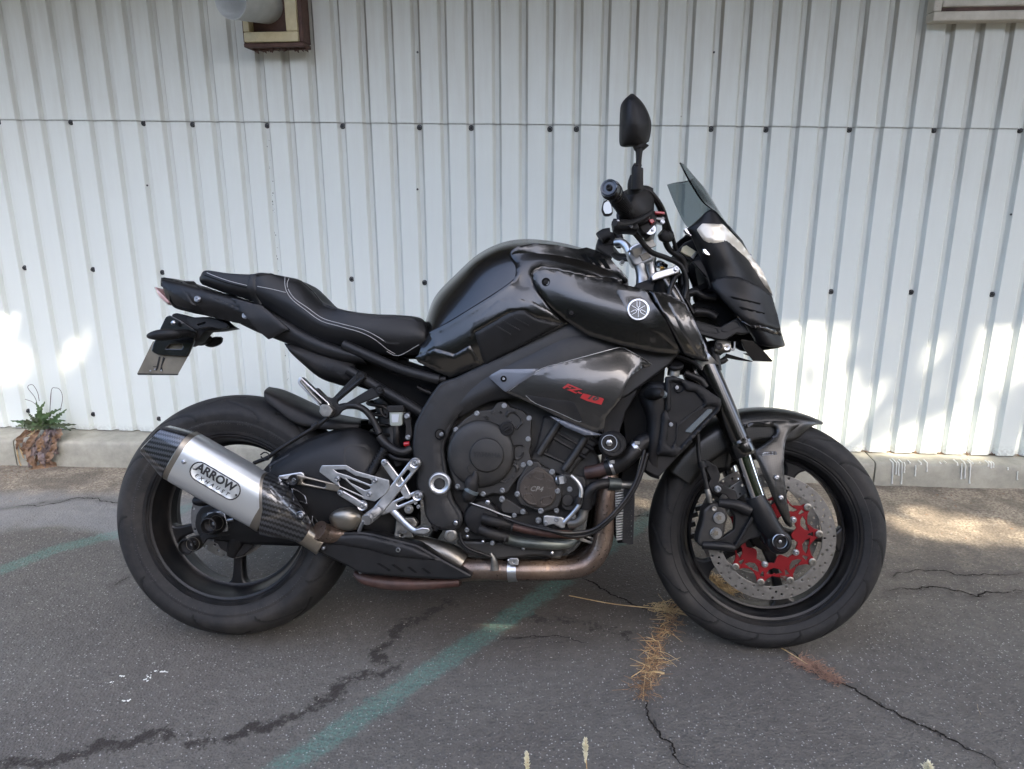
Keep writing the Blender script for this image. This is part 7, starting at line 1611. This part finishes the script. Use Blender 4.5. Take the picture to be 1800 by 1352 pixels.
def litter(name,label,cat,n,fn,mat,size,kind='stuff'):
    parts=[]
    for i in range(n):
        p=fn(); a=random.uniform(0,6.28); s=size*random.uniform(.5,1.3); u=np.array([math.cos(a),math.sin(a),random.uniform(-.3,.4)]); v=np.array([-u[1],u[0],random.uniform(-.3,.5)])*.5
        q=np.array(p)+np.array([0,0,s*.25]); V=np.array([q-u*s,q+v*s*.8,q+u*s,q-v*s*.8,q+np.array([0,0,s*.2])]); parts.append((V,[(0,1,4),(1,2,4),(2,3,4),(3,0,4)]))
    V,Fc=merge(parts); o=mesh_obj(name,V,Fc,mat,None,0); tag(o,label,cat,kind=kind); return o
def kp(u,k,z): return K0+KU*u+KN*k+np.array([0,0,z])
def u_of(px,py): P=atz(px,py,.115); return float((P-K0)@KU)
ul,ur=u_of(0,752),u_of(165,760)
litter('dry_leaves','brown dry leaf scraps lying along the foot of the wall beside the green weed','leaves',220,lambda: kp(random.uniform(ul-.15,ur+.02)+random.gauss(0,.02),.10+random.uniform(0,.03),.112),'dead_leaf',.011)
litter('wall_foot_debris','line of earth crumbs and leaf bits along the joint between kerb and wall','debris',900,lambda: kp(random.uniform(-2.3,2.3),.108+random.uniform(0,.03),.108-.0036*0),'pebble',.0045)
def hump():
    u=(round((random.uniform(.9,2.2)-.045)/.1)*.1+.045); return kp(u*1.0+random.gauss(0,.011),.098+random.uniform(0,.035),.106+random.uniform(0,.008))
litter('rib_debris','small heaps of dry leaf crumbs in the rib openings at the right foot of the wall','debris',420,hump,'dead_leaf',.007)
def soilp():
    u=random.uniform(-2.4,2.4); return kp(u,-abs(random.gauss(0,.16))-.01,.004)
litter('leaf_litter','scattered grey-brown leaf and bark flakes on the dusty strip below the kerb','leaves',700,soilp,'dead_leaf',.006)
litter('kerb_gravel','loose pale grit along the dusty strip below the kerb','gravel',2600,soilp,'pebble',.0038)
def yardp(): return np.array([random.uniform(-2.2,2.2),random.uniform(.75,2.7),.001])
litter('grit','pale grit scattered over the asphalt','gravel',3200,yardp,'pebble',.0034)
def tuft(label,pts,n,spread,ln,mat='straw',up=.35,thick=.0008,lean=(0,-1)):
    P0=[np.array(atz(x,y,.002)) for x,y in pts]; parts=[]
    for i in range(n):
        t=random.random()*(len(P0)-1); k=int(t); p=P0[k]+(P0[min(k+1,len(P0)-1)]-P0[k])*(t-k); p=p+np.array([random.gauss(0,spread),random.gauss(0,spread*.8),0])
        a=random.uniform(0,6.28); l=ln*random.uniform(.3,1.2); d=np.array([math.cos(a)+lean[0]*.4,math.sin(a)+lean[1]*.4,random.uniform(.05,up)]); d/=np.linalg.norm(d)
        q=p+d*l*.55+rng.normal(size=3)*l*.08; e=p+d*l+rng.normal(size=3)*l*.22; e[2]=max(e[2]*.7,.002); q[2]=max(q[2],.003)
        V,Fc=blade(cr1(np.array([p,q,e]),3),np.linspace(thick*1.3,thick*.5,7)); parts.append((V,Fc))
    V,Fc=merge(parts); o=mesh_obj('dry_grass_tuft',V,Fc,mat,None,0); tag(o,label,'grass tuft','dry grass tufts in the asphalt cracks'); return o
simple('straw_brown',(.22,.13,.065),.8,var=.45,varscale=60); simple('straw_red',(.22,.13,.09),.8,var=.4,varscale=60)
tuft('long clump of dry brown grass in a crack, left of the front wheel',[(1185,1065),(1172,1100),(1150,1130),(1148,1165),(1138,1190),(1130,1225)],420,.012,.032,'straw_brown',thick=.0007)
tuft('pale straws mixed in the long brown clump beside the front wheel',[(1180,1080),(1160,1120),(1150,1160),(1140,1195)],70,.012,.045,'straw')
tuft('bright golden wisp of dead grass at the top of the crack beside the front tyre',[(1150,1062),(1172,1072),(1195,1076)],110,.008,.04,'straw')
tuft('short reddish dry grass in the crack right of the front tyre',[(1400,1160),(1430,1172),(1470,1198)],380,.009,.03,'straw_red')
tuft('yellow dead grass seen through the front wheel',[(1245,1015),(1262,1028),(1290,1042)],380,.012,.035,'straw')
tuft('tiny dry tuft on the broken slab edge at far left',[(20,884),(32,889)],120,.01,.02,'straw_brown')
for lb,q in (('pale straw stalk lying across the crack near the front wheel',[(1000,1047),(1080,1062),(1172,1072),(1208,1082)]),('thin straw bent beside the brown grass clump',[(1110,1190),(1128,1178),(1134,1168)]),('straw stalk standing in the lower crack',[(1130,1232),(1132,1205),(1135,1182)]),('flat pale straw leaf beside the brown grass clump',[(1140,1183),(1155,1181),(1168,1184)]),('curved hair of straw on the asphalt at right',[(1718,1238),(1720,1248),(1724,1256)]),('long thin straw running from the front tyre',[(1372,1138),(1400,1155),(1420,1168)])):
    P=cr1(np.array([atz(x,y,.006) for x,y in q]),5); V,Fc=blade(P,np.full(len(P),.0014 if 'flat' not in lb else .003)); tag(mesh_obj('straw_stalk',V,Fc,'straw',None,0),lb,'straw','straw stalks on the asphalt')
def seedhead(px,py,Y,h,w,label):
    r=ray(px,py); k=Y/r[1]; top=CC+r*k; base=np.array([top[0]+.01,top[1]+.02,0]); root=empty('grass_seed_head',tuple(base)); tag(root,label,'grass','grass heads at the bottom edge')
    T=top-base; P=cr1(np.array([(0,0,0),T*.5+np.array([.006,0,0]),T]),6); V,Fc=sweep(P,np.linspace(.0012,.0007,len(P)),6); mesh_obj('stem',V,Fc,'straw',root,50)
    parts=[]; dr=T/np.linalg.norm(T)
    for i in range(120):
        t=random.random(); q=T-dr*h*t; a=random.uniform(0,6.28); rr=w*math.sin(math.pi*min(1,.12+t*.85))*random.uniform(.4,1); e=q+np.array([math.cos(a)*rr,math.sin(a)*rr,h*.12]); V,Fc=sweep(np.array([q,(q+e)/2,e]),[.0004,.0012,.0002],5); parts.append((V,Fc))
    V,Fc=merge(parts); mesh_obj('spikelets',V,Fc,'seed_head',root,50)
seedhead(1029,1300,.92,.045,.006,'pale grass seed head at the bottom edge, the taller of the middle two')
seedhead(926,1324,.92,.045,.006,'pale grass seed head at the bottom edge, the lower of the middle two')
seedhead(1632,1341,.92,.03,.012,'pale fluffy grass head at the bottom edge, far right')
def mark(label,pts,n):
    parts=[]
    for i in range(n):
        x,y,a,b=random.choice(pts); p=atz(x+random.gauss(0,a),y+random.gauss(0,b),.0045); s=random.uniform(.0015,.004); a0=random.uniform(0,6.28); V=np.array([p+np.array([math.cos(a0+t)*s*random.uniform(.5,1.3),math.sin(a0+t)*s*random.uniform(.5,1.3),0]) for t in np.linspace(0,6.28,6)[:-1]]); parts.append((V,[(0,1,2,3,4)]))
    V,Fc=merge(parts); tag(mesh_obj('paint_splash',V,Fc,'white_drip',None,0),label,'paint mark',kind='stuff')
mark('small white paint splashes on the asphalt left of the bike',[(200,1200,5,2),(213,1188,4,1.5),(265,1187,5,3),(262,1193,4,2),(285,1180,6,1.5),(220,1231,5,1)],34)
